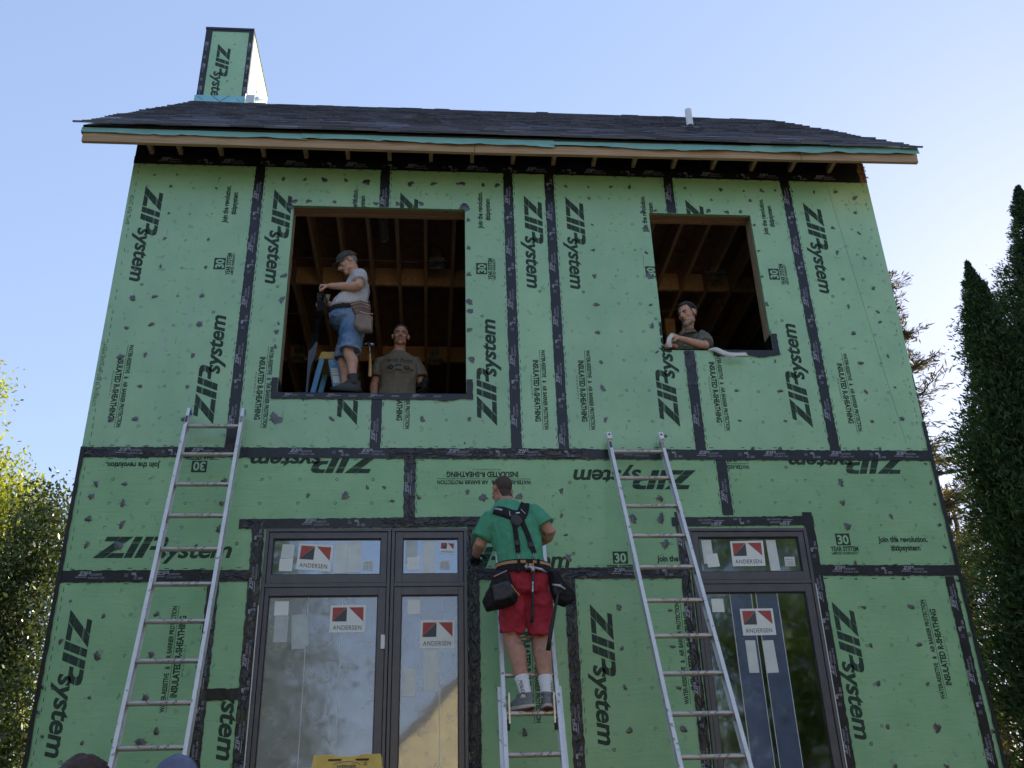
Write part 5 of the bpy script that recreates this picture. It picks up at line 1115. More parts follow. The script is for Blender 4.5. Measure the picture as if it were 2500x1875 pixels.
BACK = [(-6.2, -18.5, 2.6, 12.0, "mirrored in the left glass door"), (-13.5, -17, 3.4, 13, "at the far left"), (9.6, -21, 3.4, 14, "mirrored in the right glass door"), (16.5, -19, 3.6, 14, "at the far right"),
        (-17.5, -9, 3.4, 13, "added to block low sky light, off to the left side of the lawn"), (19.0, -9, 3.4, 13, "added to block low sky light, off to the right side of the lawn"),  # from here on, unseen trees added to screen low sky from the wall
        (-10.5, -24, 3.8, 15, "tall, added to block low sky light, far back to the left of the neighbour house"), (13.5, -26, 4.0, 16, "tall, added to block low sky light, far back to the right of the neighbour house"), (-23, -17, 4.2, 15, "added to block low sky light at the back corner on the left"), (24, -17, 4.2, 15, "added to block low sky light at the back corner on the right"),
        (-25, -4, 4.2, 14, "added to block low sky light, level with the photographer on the left"), (27, -3, 4.2, 14, "added to block low sky light, level with the photographer on the right")]
for i, (x, y, w, h_, wh) in enumerate(BACK):
    broad_tree("leafy_tree", "leafy tree behind the photographer, " + wh, (x, y, GROUND),
               h_, [((x, y, GROUND + h_ * .62), (w, w, h_ * .30)), ((x + w * .4, y, GROUND + h_ * .42), (w * .8, w * .8, h_ * .22)), ((x - w * .4, y + .4, GROUND + h_ * .45), (w * .8, w * .8, h_ * .24)), ((x, y, GROUND + h_ * .86), (w * .55, w * .55, h_ * .16)), ((x, y, GROUND + h_ * .25), (w * .9, w * .9, h_ * .22))],
               30000, .17, MT["leaf_mid"], .2, .55, 20 + i, limbs=10)

# ================================================================== ladders
def ext_ladder(label, top, bot, w, zrung, nr, tips="blue", zend=GROUND + .02, rail=.028, deep=.072, caps=False):
    """leaning aluminium ladder; top and bot are rail centre points of the ladder's axis"""
    top = Vector(top); bot = Vector(bot); t = (top - bot).normalized(); base = bot + t * ((zend - bot.z) / t.z)
    r = empty("extension_ladder", base, label, "ladder", "aluminium ladders leaning on the house"); inv = -Vector(base)
    side = Vector((1, 0, 0)); n = t.cross(side).normalized()
    if n.y > 0: n = -n
    for s in (-1, 1):
        b = MB(); a = base + side * s * (w / 2 - rail / 2); e = top + side * s * (w / 2 - rail / 2)
        # C-channel: web and two flanges
        b.bar(a + n * (deep / 2), e + n * (deep / 2), rail, .006, side); b.bar(a - n * (deep / 2), e - n * (deep / 2), rail, .006, side); b.bar(a + side * s * (rail / 2 - .003), e + side * s * (rail / 2 - .003), .005, deep - .008, side)
        o = b.build("rail", MT["alu"], r, bevel=.0015); o.location = inv
        b = MB()
        if caps:
            b.bar(e + n * .012 - t * .075, e + n * .012 + t * .004, rail + .014, deep + .03, side); o = b.build("end_cap", MT["pvc"], r, bevel=.006)
            o.location = inv
            b = MB(); b.ell(e + n * (.012 + deep / 2 + .016) - t * .03, (.011, .002, .011)); o = b.build("cap_emblem", MT["label_dark"], r)
        else: b.bar(e - t * .02, e + t * .004, rail + .004, deep + .004, side); o = b.build("end_cap", MT["blue"], r)
        o.location = inv
        b = MB(); b.bar(base + side * s * (w / 2 - rail / 2) - t * .02, base + side * s * (w / 2 - rail / 2) + t * .1, .06, .10, side); o = b.build("foot", MT["rubber"], r, bevel=.004); o.location = inv
        b = MB(); f0 = top - t * .16; q0 = f0 + side * s * (w / 2 - rail / 2) + n * (deep / 2 + .0038)
        b.bar(q0, q0 + t * .07, rail * .8, .0008, side); o = b.build("warning_label", MT["label_dark" if s < 0 else "label_grey"], r); o.location = inv
    b = MB(); k = 0; z = zrung
    prof = MB(); hw = w / 2 - .006
    prof.tube([(-hw, 0, 0), (hw, 0, 0)], .0185, 12)
    pm = prof.mesh("rung"); pm.materials.append(MT["alu_rung"])
    for k in range(nr):
        zz = zrung - .3048 * t.z * k
        if zz < base.z + .2: break
        c = base + t * ((zz - base.z) / t.z); o = bpy.data.objects.new("rung", pm); COL.objects.link(o); o.parent = r; o.location = c - Vector(base)
        o.rotation_euler = (random.uniform(0, .5), 0, 0)
    return r, base, t, n
ext_ladder("aluminium ladder with blue rail tips left of the wide glass doors", (-2.562, -.100, .345), (-2.525, -.965, -2.57), .478, .180, 17)
ext_ladder("aluminium ladder with white end caps leaning beside the right-hand glass door", (1.024, -.075, .130), (1.118, -1.13, -2.66), .486, -.030, 16, caps=True)
LT, LB = Vector((-.012, -.06, -.55)), Vector((-.040, -.98, -2.62))
lr, lbase, lt_, ln_ = ext_ladder("aluminium ladder in the middle carrying the man in red shorts", LT, LB, .405, -.592, 13)
# the wider lower section of the middle ladder with its rung locks
inv = -Vector(lbase)
zt = -2.06; c = lbase + lt_ * ((zt - lbase.z) / lt_.z)
for s in (-1, 1):
    X = Vector((1, 0, 0)); b = MB(); a = lbase + X * s * .213 + ln_ * -.05; e = c + X * s * .213 + ln_ * -.05
    b.bar(a, e, .026, .07, X); o = b.build("base_rail", MT["alu"], lr, bevel=.002); o.location = inv
    zc = -2.255; q = lbase + lt_ * ((zc - lbase.z) / lt_.z)
    b = MB(); b.bar(q + X * s * .155 + ln_ * .05 + Vector((0, 0, .10)), q + X * s * .155 + ln_ * .052 - Vector((0, 0, .10)), .012, .02, X); b.bar(q + X * s * .155 + ln_ * .05 + Vector((0, 0, .10)), q + X * s * .175 + ln_ * -.02 + Vector((0, 0, .105)), .012, .014, X)
    o = b.build("rung_lock", MT["steel"], lr); o.location = inv
    b = MB(); b.bar(q + X * s * .162 + ln_ * .03 - Vector((0, 0, .06)), q + X * s * .162 + ln_ * .035 - Vector((0, 0, .135)), .02, .03, X); o = b.build("lock_hook", MT["rubber"], lr, bevel=.003); o.location = inv

# ---- step ladders
def sub(par, mb, name, m, **k): o = mb.build(name, MT[m], par, **k); o.location = -Vector(par.location); return o
SX, SY, SZ = -1.223, -1.50, -2.572
sl = empty("step_ladder", (SX, SY - .2, GROUND), "step ladder with scuffed yellow top standing before the wide glass doors", "ladder")
mb = MB(); w0, w1 = .200, .212
prof = [(-w0, SZ), (-.085, SZ), (-.078, SZ - .010), (.070, SZ - .010), (.077, SZ), (w0, SZ), (w1, SZ - .11), (-w1, SZ - .11)]
y0, y1 = SY - .0, SY + .24
k = len(prof); vs = [(SX + x, y0 - (.012 if z < SZ - .05 else 0), z) for x, z in prof] + [(SX + x, y1, z) for x, z in prof]
mb.add(vs, [tuple(range(k - 1, -1, -1)), tuple(range(k, 2 * k))] + [(i, (i + 1) % k, k + (i + 1) % k, k + i) for i in range(k)])
top = sub(sl, mb, "top_cap", "yellow", bevel=.006)
for x in (-.108, .055):
    mb = MB(); pts = [(SX + x + .0045 + .0045 * math.cos(a) - .0045, SZ - .031 + .0055 * math.sin(a)) for a in np.linspace(math.pi / 2, 3 * math.pi / 2, 8)] + [(SX + x + .072 + .0045 * math.cos(a), SZ - .031 + .0055 * math.sin(a)) for a in np.linspace(-math.pi / 2, math.pi / 2, 8)]
    mb.add([(px, y0 - .0075, pz) for px, pz in pts], [tuple(range(len(pts)))]); sub(sl, mb, "slot", "brown_slot")
P = Print(); P.text("WERNER.", (-.058 + SX, SZ - .078), RT, .019, .118, .02, .2)
for i in range(16):
    a0, a1 = math.pi * (.1 + .8 * i / 16), math.pi * (.1 + .8 * (i + 1) / 16); f = lambda a, r_: (SX + (.082 + r_) * math.cos(a), SZ - .068 + (.024 + r_) * math.sin(a))
    P.add([f(a0, 0), f(a1, 0), f(a1, .0035), f(a0, .0035)], [(0, 1, 2, 3)])
    a0, a1 = -a0, -a1; P.add([f(a0, 0), f(a1, 0), f(a1, .0025), f(a0, .0025)], [(0, 1, 2, 3)])
for q in range(3): P.rect((SX + .098, SZ - .051 - .006 * q), RT, 0, .022, 0, .002)
P.rect((SX + .095, SZ - .060), RT, 0, .03, 0, .001); P.rect((SX + .095, SZ - .040), RT, 0, .03, 0, .001)
o = P.build("emblem", MT["label_dark"], y0 - .0125, sl); o.location = -Vector(sl.location)
for s in (-1, 1):
    mb = MB(); mb.bar((SX + s * .19, SY + .03, SZ - .05), (SX + s * .29, SY - .30, GROUND), .03, .08, (1, 0, 0)); sub(sl, mb, "front_rail", "yellow", bevel=.002)
    mb = MB(); mb.bar((SX + s * .185, SY + .20, SZ - .05), (SX + s * .28, SY + .8, GROUND), .025, .05, (1, 0, 0)); sub(sl, mb, "rear_rail", "yellow", bevel=.002)
for k in range(6):
    z = SZ - .33 - .3 * k; t = (SZ - z) / (SZ - GROUND); mb = MB(); mb.box(SX - .19 - .09 * t, SX + .19 + .09 * t, SY + .0 - .33 * t - .03, SY - .33 * t + .06, z - .02, z + .005); sub(sl, mb, "step", "alu_rung")

BX, BY, BZ = -1.728, .50, 1.244
bl = empty("step_ladder", (BX, BY, -.15), "blue fibreglass step ladder with a yellow top standing in the wide window opening", "ladder")
mb = MB(); k = [(-.062, BZ), (-.012, BZ), (0, BZ - .006), (.012, BZ), (.062, BZ), (.088, BZ - .075), (-.088, BZ - .075)]
n_ = len(k); vs = [(BX + x, BY - .02, z) for x, z in k] + [(BX + x, BY + .36, z) for x, z in k]
mb.add(vs, [tuple(range(n_)), tuple(range(2 * n_ - 1, n_ - 1, -1))] + [((i + 1) % n_, i, n_ + i, n_ + (i + 1) % n_) for i in range(n_)]); sub(bl, mb, "top_cap", "yellow", bevel=.004)
mb = MB()
for x, z in ((-.05, -.055), (-.015, -.065), (-.018, -.03), (.035, -.03), (.04, -.06)): mb.ell((BX + x, BY - .022, BZ + z), (.006, .003, .006), nu=8, nv=6)
sub(bl, mb, "rivet", "steel")
zb_ = -.15
for y in (BY, BY + .33):
    mb = MB(); mb.bar((BX - .055, y, BZ - .075), (BX - .055 - .52 * .45, y, zb_), .048, .03, (1, 0, 0)); sub(bl, mb, "rear_rail", "blue", bevel=.002)
    mb = MB(); mb.bar((BX + .045, y, BZ - .075), (BX + .045 + .62 * .45, y, zb_), .088, .03, (1, 0, 0)); sub(bl, mb, "front_rail", "blue", bevel=.002)
for k in range(4):
    z = BZ - .38 - .28 * k; x = BX + .045 + .28 * (BZ - .075 - z) / (BZ - .075 - zb_); mb = MB(); mb.box(x - .04, x + .04, BY + .016, BY + .315, z - .02, z); sub(bl, mb, "step", "yellow" if k == 0 else "alu_rung")
def onrail(z, u): t = (BZ - .075 - z) / (BZ - .075 - zb_); return BX + .045 + .279 * t + u
lab = MB()
def rl(z0, z1, u0=-.03, u1=.03): lab.add([(onrail(z0, u0), BY - .0165, z0), (onrail(z0, u1), BY - .0165, z0), (onrail(z1, u1), BY - .0165, z1), (onrail(z1, u0), BY - .0165, z1)], [(0, 1, 2, 3)])
rl(1.050, 1.068); rl(1.026, 1.044); rl(1.000, 1.020); rl(.915, .99)
sub(bl, lab, "safety_label", "label")
P = Print(); P.text("250 lb", (onrail(1.14, -.03), 1.138), RT, .014, .05, .02); P.text("8 ft", (onrail(1.11, -.02), 1.112), RT, .014, .035, .02); o = P.build("rating_print", MT["white_print"], BY - .0168, bl); o.location = -Vector(bl.location)
# ================================================================== people
V3 = lambda *a: Vector(a)
class Head:
    """frame of a head: centre at ear height, forward and up directions"""
    def __init__(s, c, fwd, up=(0, 0, 1), scale=1.0):
        s.c = Vector(c); s.f = Vector(fwd).normalized(); u = Vector(up); s.r = s.f.cross(u).normalized(); s.u = s.r.cross(s.f).normalized(); s.k = scale
    def p(s, x, y, z): return s.c + (s.r * x + s.f * y + s.u * z) * s.k
    def ell(s, mb, c, r, **k): mb.ell(s.p(*c), tuple(q * s.k for q in r), s.r, s.f, s.u, **k)
    def local(s, P):
        Q = P - np.array(s.c); return np.stack([Q @ np.array(s.r), Q @ np.array(s.f), Q @ np.array(s.u)], 1) / s.k
def head_shape(mb, h, jaw=1.0, nose=1.0):
    h.ell(mb, (0, -.012, .036), (.074, .097, .084)); h.ell(mb, (0, .024, -.012), (.064, .068, .088)); h.ell(mb, (0, .030, -.066), (.052 * jaw, .056, .044))
    h.ell(mb, (0, .070, -.096), (.026, .019, .018)); 
    for s in (-1, 1):
        h.ell(mb, (s * .038, .064, -.022), (.022, .020, .018)); h.ell(mb, (s * .046, .012, -.070), (.014 * jaw, .040, .026))
        h.ell(mb, (s * .026, .080, .026), (.024, .012, .009)); h.ell(mb, (s * .013, .098, -.034), (.0095, .011, .008))
        # ear: a flat shell with a raised rim
        h.ell(mb, (s * .077, -.006, -.002), (.007, .017, .029)); mb.tube([h.p(s * .080, .006, -.020), h.p(s * .086, -.004, .012), h.p(s * .087, -.016, .026), h.p(s * .087, -.026, .014), h.p(s * .083, -.022, -.010), h.p(s * .080, -.008, -.028)], [.006 * h.k] * 6, 8)
        h.ell(mb, (s * .030, .072, .004), (.016, .016, .011))
    h.ell(mb, (0, .086, .026), (.016, .012, .012))
    mb.tube([h.p(0, .086, .022), h.p(0, .100 + .004 * nose, -.006), h.p(0, .108 + .010 * nose, -.028), h.p(0, .098, -.040)], [.009 * h.k, .010 * h.k, .0125 * h.k, .008 * h.k], 10)
    mb.tube([h.p(-.025, .078, -.060), h.p(-.008, .091, -.0555), h.p(.008, .091, -.0555), h.p(.025, .078, -.060)], [.004, .0062, .0062, .004], 8)
    mb.tube([h.p(-.022, .077, -.066), h.p(0, .090, -.0705), h.p(.022, .077, -.066)], [.004, .0068, .004], 8)
    h.ell(mb, (0, .074, -.045), (.030, .018, .020)); h.ell(mb, (0, .074, -.080), (.022, .014, .012))
def hand_shape(mb, wrist, d, nrm, side, curl=.6, size=1.0, thumb=.6):
    """palm with four separate fingers and a thumb; d along the hand, nrm out of its back, side = +1 thumb towards d x nrm"""
    d = Vector(d).normalized(); n = Vector(nrm); n = (n - d * n.dot(d)).normalized(); w = d.cross(n) * side; k = size
    W = Vector(wrist)
    secs = [(W, .026, .019), (W + d * .03 * k, .034, .018), (W + d * .065 * k, .041, .017), (W + d * .092 * k, .040, .014), (W + d * .1 * k, .036, .008)]
    mb.loft([(c, w, n, a * k, b * k) for c, a, b in secs], 16)
    for i, (o, l) in enumerate(((.031, .074), (.0105, .083), (-.0105, .077), (-.031, .060))):
        p = W + d * (.088 - abs(o) * .12) * k + w * o * k; a = 0; pts = [p - d * .02 * k, p]; dirn = d
        sp = o * 2.2
        for sgl in (.45, .31, .26):
            a += curl * (1.0 if sgl == .45 else 1.15); dv = (d * math.cos(a) - n * math.sin(a) + w * sp * math.cos(a)).normalized(); p = p + dv * l * sgl * k; pts.append(p)
        mb.capsule(pts, [.0092 * k, .0092 * k, .0088 * k, .0080 * k, .0068 * k], 9)
    p = W + d * .022 * k + w * .026 * k; pts = [p]; a = .75
    for l in (.040, .032, .026):
        dv = (d * math.cos(a) + w * math.sin(a) - n * (.35 + thumb * .5)).normalized(); p = p + dv * l * k; pts.append(p); a -= .45 * thumb
    mb.capsule(pts, [.015 * k, .0125 * k, .0105 * k, .0085 * k], 9)
def arm(mb, sh, el, wr, r=(.053, .047, .040, .043, .034, .026)):
    sh, el, wr = map(Vector, (sh, el, wr))
    mb.capsule([sh, sh.lerp(el, .35), sh.lerp(el, .97), el.lerp(wr, .22), el.lerp(wr, .6), wr], list(r), 14)
def leg(mb, hip, kn, an, fwd, k=1.0):
    hip, kn, an, f = map(Vector, (hip, kn, an, fwd))
    mb.capsule([hip, hip.lerp(kn, .4), hip.lerp(kn, .85), kn + f * .008, kn.lerp(an, .28) - f * .018, kn.lerp(an, .6) - f * .006, an],
               [.088 * min(k, 1.05), .078 * min(k, 1.05), .060 * k, .055 * k, .060 * k, .043 * k, .034], 16)
def torso_secs(P, C, N, rt, fw, belly=0.0, g=0.0, bulk=1.0):
    """pelvis P, shoulder middle C, neck base N; g grows the surface for clothing"""
    P, C, N = map(Vector, (P, C, N)); rt = Vector(rt).normalized(); fw = Vector(fw).normalized(); S = lambda t, off=0: P.lerp(C, t) + fw * off
    b = bulk
    return [(S(-.14), rt, fw, .150 * b + g, .105 * b + g), (S(0), rt, fw, .168 * b + g, .118 * b + g), (S(.22, belly * .55), rt, fw, (.160 + belly * .45) * b + g, (.112 + belly * .6) * b + g), (S(.42, belly * .5), rt, fw, (.156 + belly * .4) * b + g, (.112 + belly * .55) * b + g),
            (S(.66, .008), rt, fw, .172 * b + g, .122 * b + g), (S(.84, .0), rt, fw, .178 * b + g, .112 * b + g), (S(.95), rt, fw, .155 * b + g, .090 * b + g), (C.lerp(N, .28), rt, fw, .122 * b + g, .074 * b + g), (C.lerp(N, .62), rt, fw, .086 * b + g * .8, .064 * b + g * .8), (N, rt, fw, .062 + g * .5, .060 + g * .5)]
def body(h, P, C, N, rt, fw, arms, legs, hands=(), voxel=.005, belly=0, bulk=1.0, feet=True, legk=1.0, jaw=1.0, armk=1.0):
    mb = MB(); head_shape(mb, h, jaw); mb.capsule([Vector(N) - (h.c - Vector(N)).normalized() * .03, Vector(N).lerp(h.p(0, -.012, -.03), .5), h.p(0, -.015, -.03)], [.062, .056, .056], 16)
    mb.loft(torso_secs(P, C, N, rt, fw, belly * .9, -.012, bulk))
    for a in arms: arm(mb, *a, r=tuple(q * armk for q in (.053, .047, .040, .043, .034, .026)))
    for hd in hands: hand_shape(mb, *hd)
    for l in legs:
        leg(mb, *l, k=legk)
        if feet: mb.capsule([Vector(l[2]), Vector(l[2]) - V3(0, 0, .05), Vector(l[2]) + Vector(l[3]) * .12 - V3(0, 0, .065)], [.034, .036, .03], 10)
    return remesh(mb, voxel, 3)
def paint(me, h, rules):
    """material slots by the head's own coordinates; rules: (slot, test on local face centres)"""
    n = len(me.polygons); c = np.empty(n * 3); me.polygons.foreach_get("center", c); L = h.local(c.reshape(-1, 3)); idx = np.zeros(n, int)
    for k, fn in rules: idx[fn(L[:, 0], L[:, 1], L[:, 2])] = k
    me.polygons.foreach_set("material_index", idx)
near_head = lambda x, y, z: (np.abs(x) < .12) & (np.abs(y) < .15) & (z > -.14) & (z < .15)
lips = lambda x, y, z: (np.abs(x) < .021) & (y > .074) & (z < -.0525) & (z > -.075)
def eyes(h, par, iris=(0, .3, -.2), brow="hair_dark", browt=.0042):
    for s in (-1, 1):
        e = MB(); h.ell(e, (s * .030, .0775, .0035), (.0125, .0115, .0072), nu=14, nv=10); o = e.build("eye", MT["eye"], par, smooth=True); o.location = -Vector(par.location)
        e = MB(); h.ell(e, (s * .030 + iris[0] * .01, .0865, .0022 + iris[2] * .01), (.0052, .0035, .0052), nu=10, nv=8); o = e.build("iris", MT["iris"], par, smooth=True); o.location = -Vector(par.location)
        e = MB(); e.tube([h.p(s * .012, .0955, .0175), h.p(s * .028, .0950, .0215), h.p(s * .046, .080, .0165)], [browt * .8, browt, browt * .5], 8); o = e.build("eyebrow", MT[brow], par, smooth=True); o.location = -Vector(par.location)
        e = MB(); e.tube([h.p(s * .0165, .0845, .0065), h.p(s * .030, .0915, .0115), h.p(s * .0445, .0815, .0065)], [.0018, .0026, .0018], 6); o = e.build("eyelid", MT["skin_tan"], par, smooth=True); o.location = -Vector(par.location)
def put(par, name, me, m, pre=None):
    o = obj(name, me, m, par); o.location = -Vector(par.location); return o
def mbput(par, name, mb, m, **k):
    o = mb.build(name, m if not isinstance(m, str) else MT[m], par, **k); o.location = -Vector(par.location); return o
def hair_cap(h, m, line, grow=.010, par=None, seed=0, voxel=.005, amp=.003, name="hair"):
    """shell over the cranium; faces below the hairline are dropped: line(x,y,z) true where hair grows"""
    mb = MB(); g = grow; h.ell(mb, (0, -.012, .036), (.074 + g, .097 + g, .084 + g), nu=56, nv=40); me = mb.mesh(name)
    bm = bmesh.new(); bm.from_mesh(me); 
    L = h.local(np.array([tuple(f.calc_center_median()) for f in bm.faces])); bm.faces.ensure_lookup_table()
    keep = line(L[:, 0], L[:, 1], L[:, 2]); bmesh.ops.delete(bm, geom=[f for f, k in zip(bm.faces, keep) if not k], context='FACES')
    bd = [v for v in bm.verts if v.is_boundary]
    for v in bd: v.co = v.co.lerp(h.p(0, -.012, .036), .10)
    bm.to_mesh(me); bm.free(); me.update(); wrinkles(me, amp, 60, seed)
    me.polygons.foreach_set("use_smooth", [True] * len(me.polygons)); return put(par, name, me, MT[m])
def tshirt(P, C, N, rt, fw, sleeves, belly=0, bulk=1.0, g=.012, hem=-.06, voxel=.008, amp=.010, seed=1, sr=(.072, .070, .066), neck=True, low=0.0):
    mb = MB(); s = torso_secs(P, C, N, rt, fw, belly, g, bulk); P_, C_ = Vector(P), Vector(C)
    s[0] = (P_.lerp(C_, hem), s[0][1], s[0][2], s[1][3] + .006, s[1][4] + .006)
    s[1] = (P_.lerp(C_, max(.04, hem + .08)), s[1][1], s[1][2], s[1][3] + .008, s[1][4] + .008)
    s[-1] = (Vector(N) - (Vector(N) - C_) * .25, s[-1][1], s[-1][2], .074, .072)
    mb.loft(s, 28)
    for sh, el, t in sleeves:
        sh, el = Vector(sh), Vector(el); e = sh.lerp(el, t); d = (el - sh).normalized(); inner = sh.lerp(C_, .35)
        mb.tube([inner, sh - d * .02 + (inner - sh) * .2, sh.lerp(el, t * .5), e], [sr[0] * .9, sr[0], sr[1], sr[2] + .004], 16)
    me = remesh(mb, voxel, 4); wrinkles(me, amp * 1.5, 10, seed, (1, 1, .55)); wrinkles(me, amp * .25, 30, seed + 50, (1, 1, .7)); return me
def pants(P, C, rt, fw, legs, t0, belly=0, bulk=1.0, r=(.104, .098, .094), voxel=.008, amp=.008, seed=2, top=.12, flare=1.0):
    mb = MB(); P_, C_ = Vector(P), Vector(C); s = torso_secs(P, C, C, rt, fw, belly * .5, .014, bulk)
    fv = s[0][2]; bl_ = lambda q, k: (q[0] + fv * belly * k, q[1], q[2], q[3] + belly * .3, q[4] + belly * k)
    mb.loft([(P_.lerp(C_, -.20), s[0][1], s[0][2], .135, .10), bl_(s[0], .35), bl_(s[1], .75), (P_.lerp(C_, top) + fv * belly * .8, s[1][1], s[1][2], s[1][3] - .002 + belly * .3, s[1][4] - .002 + belly * .75)], 24)
    for (hip, kn, an, f) in legs:
        hip, kn = Vector(hip), Vector(kn); an = Vector(an)
        pt = lambda t: hip.lerp(kn, t) if t <= 1 else kn.lerp(an, t - 1)
        mb.tube([hip + V3(0, 0, .03), pt(t0 * .35), pt(t0 * .7), pt(t0)], [r[0] * .92, r[0], r[1] * flare, r[2] * flare], 18)
    me = remesh(mb, voxel, 4); wrinkles(me, amp * 1.25, 15, seed, (1, 1, .7)); wrinkles(me, amp * .45, 36, seed + 50, (1, 1, .8)); return me
def shoe(par, an, fwd, m=("shoe", "sole_white", "sole_red"), L_=.275, hl=.0):
    """running shoe: upper, flared midsole, outsole; sole under the ankle at an.z - .085"""
    an = Vector(an); f = Vector(fwd); f.z = 0; f.normalize(); rt = f.cross(V3(0, 0, 1)); z0 = an.z - .108 - hl
    heel = V3(an.x, an.y, z0) - f * .075
    def ring(t, w, z, sh=0): return [(heel + f * (L_ * t) + rt * (s * w) + V3(0, 0, z)) for s in (-1, 1)]
    out = []
    for i in range(28):
        a = 2 * math.pi * i / 28; x = .5 - .5 * math.cos(a); y = math.sin(a); wd = .044 * (abs(y) ** .7) * (1 if x > .45 else .86 + .14 * x / .45) * (1.08 if .55 < x < .85 else 1); out.append((x, math.copysign(wd, y)))
    def layer(zb, zt, gb, gt, m_, nm, toe=.012):
        mb = MB(); lo = [heel + f * (L_ * (x * (1 + gb) - gb / 2)) + rt * y * (1 + gb) + V3(0, 0, zb + toe * max(0, x - .7) ** 2 * 8 + .010 * max(0, .15 - x) * 3) for x, y in out]; hi_ = [heel + f * (L_ * (x * (1 + gt) - gt / 2)) + rt * y * (1 + gt) + V3(0, 0, zt + toe * max(0, x - .7) ** 2 * 8) for x, y in out]
        n = len(out); mb.add(lo + hi_, [(i, (i + 1) % n, n + (i + 1) % n, n + i) for i in range(n)] + [tuple(range(n - 1, -1, -1)), tuple(range(n, 2 * n))]); return mbput(par, nm, mb, MT[m_], bevel=.003)
    layer(0, .010, -.04, .02, m[2], "outsole"); layer(.011, .034, .03, .08, m[1], "midsole")
    mb = MB(); U = V3(0, 0, 1); hc = lambda t, z: heel + f * (L_ * t) + U * z
    mb.loft([(hc(.5, .033), rt, f, .041, .130), (hc(.48, .052), rt, f, .040, .122), (hc(.40, .072), rt, f, .037, .098), (hc(.33, .092), rt, f, .036, .078), (hc(.29, .115), rt, f, .047, .068)], 22)
    me = remesh(mb, .005, 3); wrinkles(me, .003, 40, 3); return put(par, "shoe", me, MT[m[0]])
def sock(par, an, kn, t, m="sock", r=.043):
    an, kn = Vector(an), Vector(kn); mb = MB(); top = an.lerp(kn, t); n = 8
    mb.tube([an - V3(0, 0, .03)] + [an.lerp(top, i / n) for i in range(n + 1)], [r + .003] + [r + .011 * i / n + (.002 if i == n else 0) for i in range(n + 1)], 20); return mbput(par, "sock", mb, m, smooth=True)
def belt(par, P, C, rt, fw, t, rx, ry, h, m="black", name="belt", off=0.0):
    P_, C_ = Vector(P), Vector(C); c = P_.lerp(C_, t) + Vector(fw) * off; u = (C_ - P_).normalized(); rt, fw = Vector(rt).normalized(), Vector(fw).normalized(); mb = MB(); n = 40; vs = []
    for i in range(n):
        a = 2 * math.pi * i / n; d = rt * math.cos(a) * rx + fw * math.sin(a) * ry; o = (rt * math.cos(a) / rx + fw * math.sin(a) / ry).normalized() * .006
        vs += [c + d - u * h / 2, c + d + o - u * h / 2, c + d + o + u * h / 2, c + d + u * h / 2]
    mb.add(vs, [f for i in range(n) for k in range(4) for f in [(i * 4 + k, ((i + 1) % n) * 4 + k, ((i + 1) % n) * 4 + (k + 1) % 4, i * 4 + (k + 1) % 4)]]); return mbput(par, name, mb, MT[m], smooth=False)
def pouch(par, pts, depth, nrm, m, name="pouch", bulge=.25, voxel=.006, amp=.004, seed=3):
    """soft bag: outline points (world, flat) thickened along nrm with a bulging belly"""
    n = Vector(nrm).normalized(); c = sum((Vector(p) for p in pts), Vector()) / len(pts); mb = MB(); k = len(pts); rings = []
    for f, s in ((0, .97), (.3, 1.02), (.65, 1.0), (.9, .9), (1.0, .8)): rings.append([c + (Vector(p) - c) * s + n * depth * f for p in pts])
    mb.add([q for r in rings for q in r], [(i * k + j, i * k + (j + 1) % k, (i + 1) * k + (j + 1) % k, (i + 1) * k + j) for i in range(4) for j in range(k)] + [tuple(range(k - 1, -1, -1)), tuple(4 * k + j for j in range(k))])
    me = remesh(mb, voxel, 4); wrinkles(me, amp, 30, seed); return put(par, name, me, MT[m])
def baseball_cap(par, h, m, back=False, brim=True):
    mb = MB(); me = None
    h.ell(mb, (0, -.012, .040), (.084, .107, .096), nu=40, nv=28); me = mb.mesh("cap"); bm = bmesh.new(); bm.from_mesh(me)
    L = h.local(np.array([tuple(f.calc_center_median()) for f in bm.faces])); keep = L[:, 2] > .036 - .10 * (L[:, 1] < -.02) * np.minimum(.30, -L[:, 1] - .02); bm.faces.ensure_lookup_table()
    bmesh.ops.delete(bm, geom=[f for f, k in zip(bm.faces, keep) if not k], context='FACES'); bm.to_mesh(me); bm.free(); wrinkles(me, .004, 34, 5)
    me.polygons.foreach_set("use_smooth", [True] * len(me.polygons)); o = put(par, "cap", me, MT[m])
    md = o.modifiers.new("thick", 'SOLIDIFY'); md.thickness = .004; md.offset = 1
    if brim:
        mb = MB(); n = 16; s = -1 if back else 1; vs = []
        for k in range(5):
            for i in range(n + 1):
                a = -1.15 + 2.3 * i / n; q = k / 4; x = math.sin(a) * (.080 + .004 * q); y = s * (.094 * math.cos(a) * 1.0 + q * .078 * math.cos(a) ** .6); z = .046 - .010 * q - .022 * (math.sin(a) ** 2) * (.4 + q)
                vs.append(h.p(x, y - .012, z))
        mb.add(vs, [(k * (n + 1) + i, k * (n + 1) + i + 1, (k + 1) * (n + 1) + i + 1, (k + 1) * (n + 1) + i) for k in range(4) for i in range(n)]); o2 = mbput(par, "cap_brim", mb, MT[m], smooth=True)
        md = o2.modifiers.new("thick", 'SOLIDIFY'); md.thickness = .004
    mb = MB()
    for q in range(6):
        aa = math.pi * q / 3 + .3; pts = [h.p(.0875 * math.sin(v) * math.sin(aa), -.012 + .1105 * math.sin(v) * math.cos(aa), .040 + .0995 * math.cos(v)) for v in np.linspace(.06, 1.5, 12)]; mb.tube(pts, .0016, 5)
    mbput(par, "cap_seam", mb, MT[m], smooth=True)
    mb = MB(); h.ell(mb, (0, -.012, .137), (.009, .009, .005), nu=10, nv=6); mbput(par, "cap_button", mb, MT[m], smooth=True)
    return o
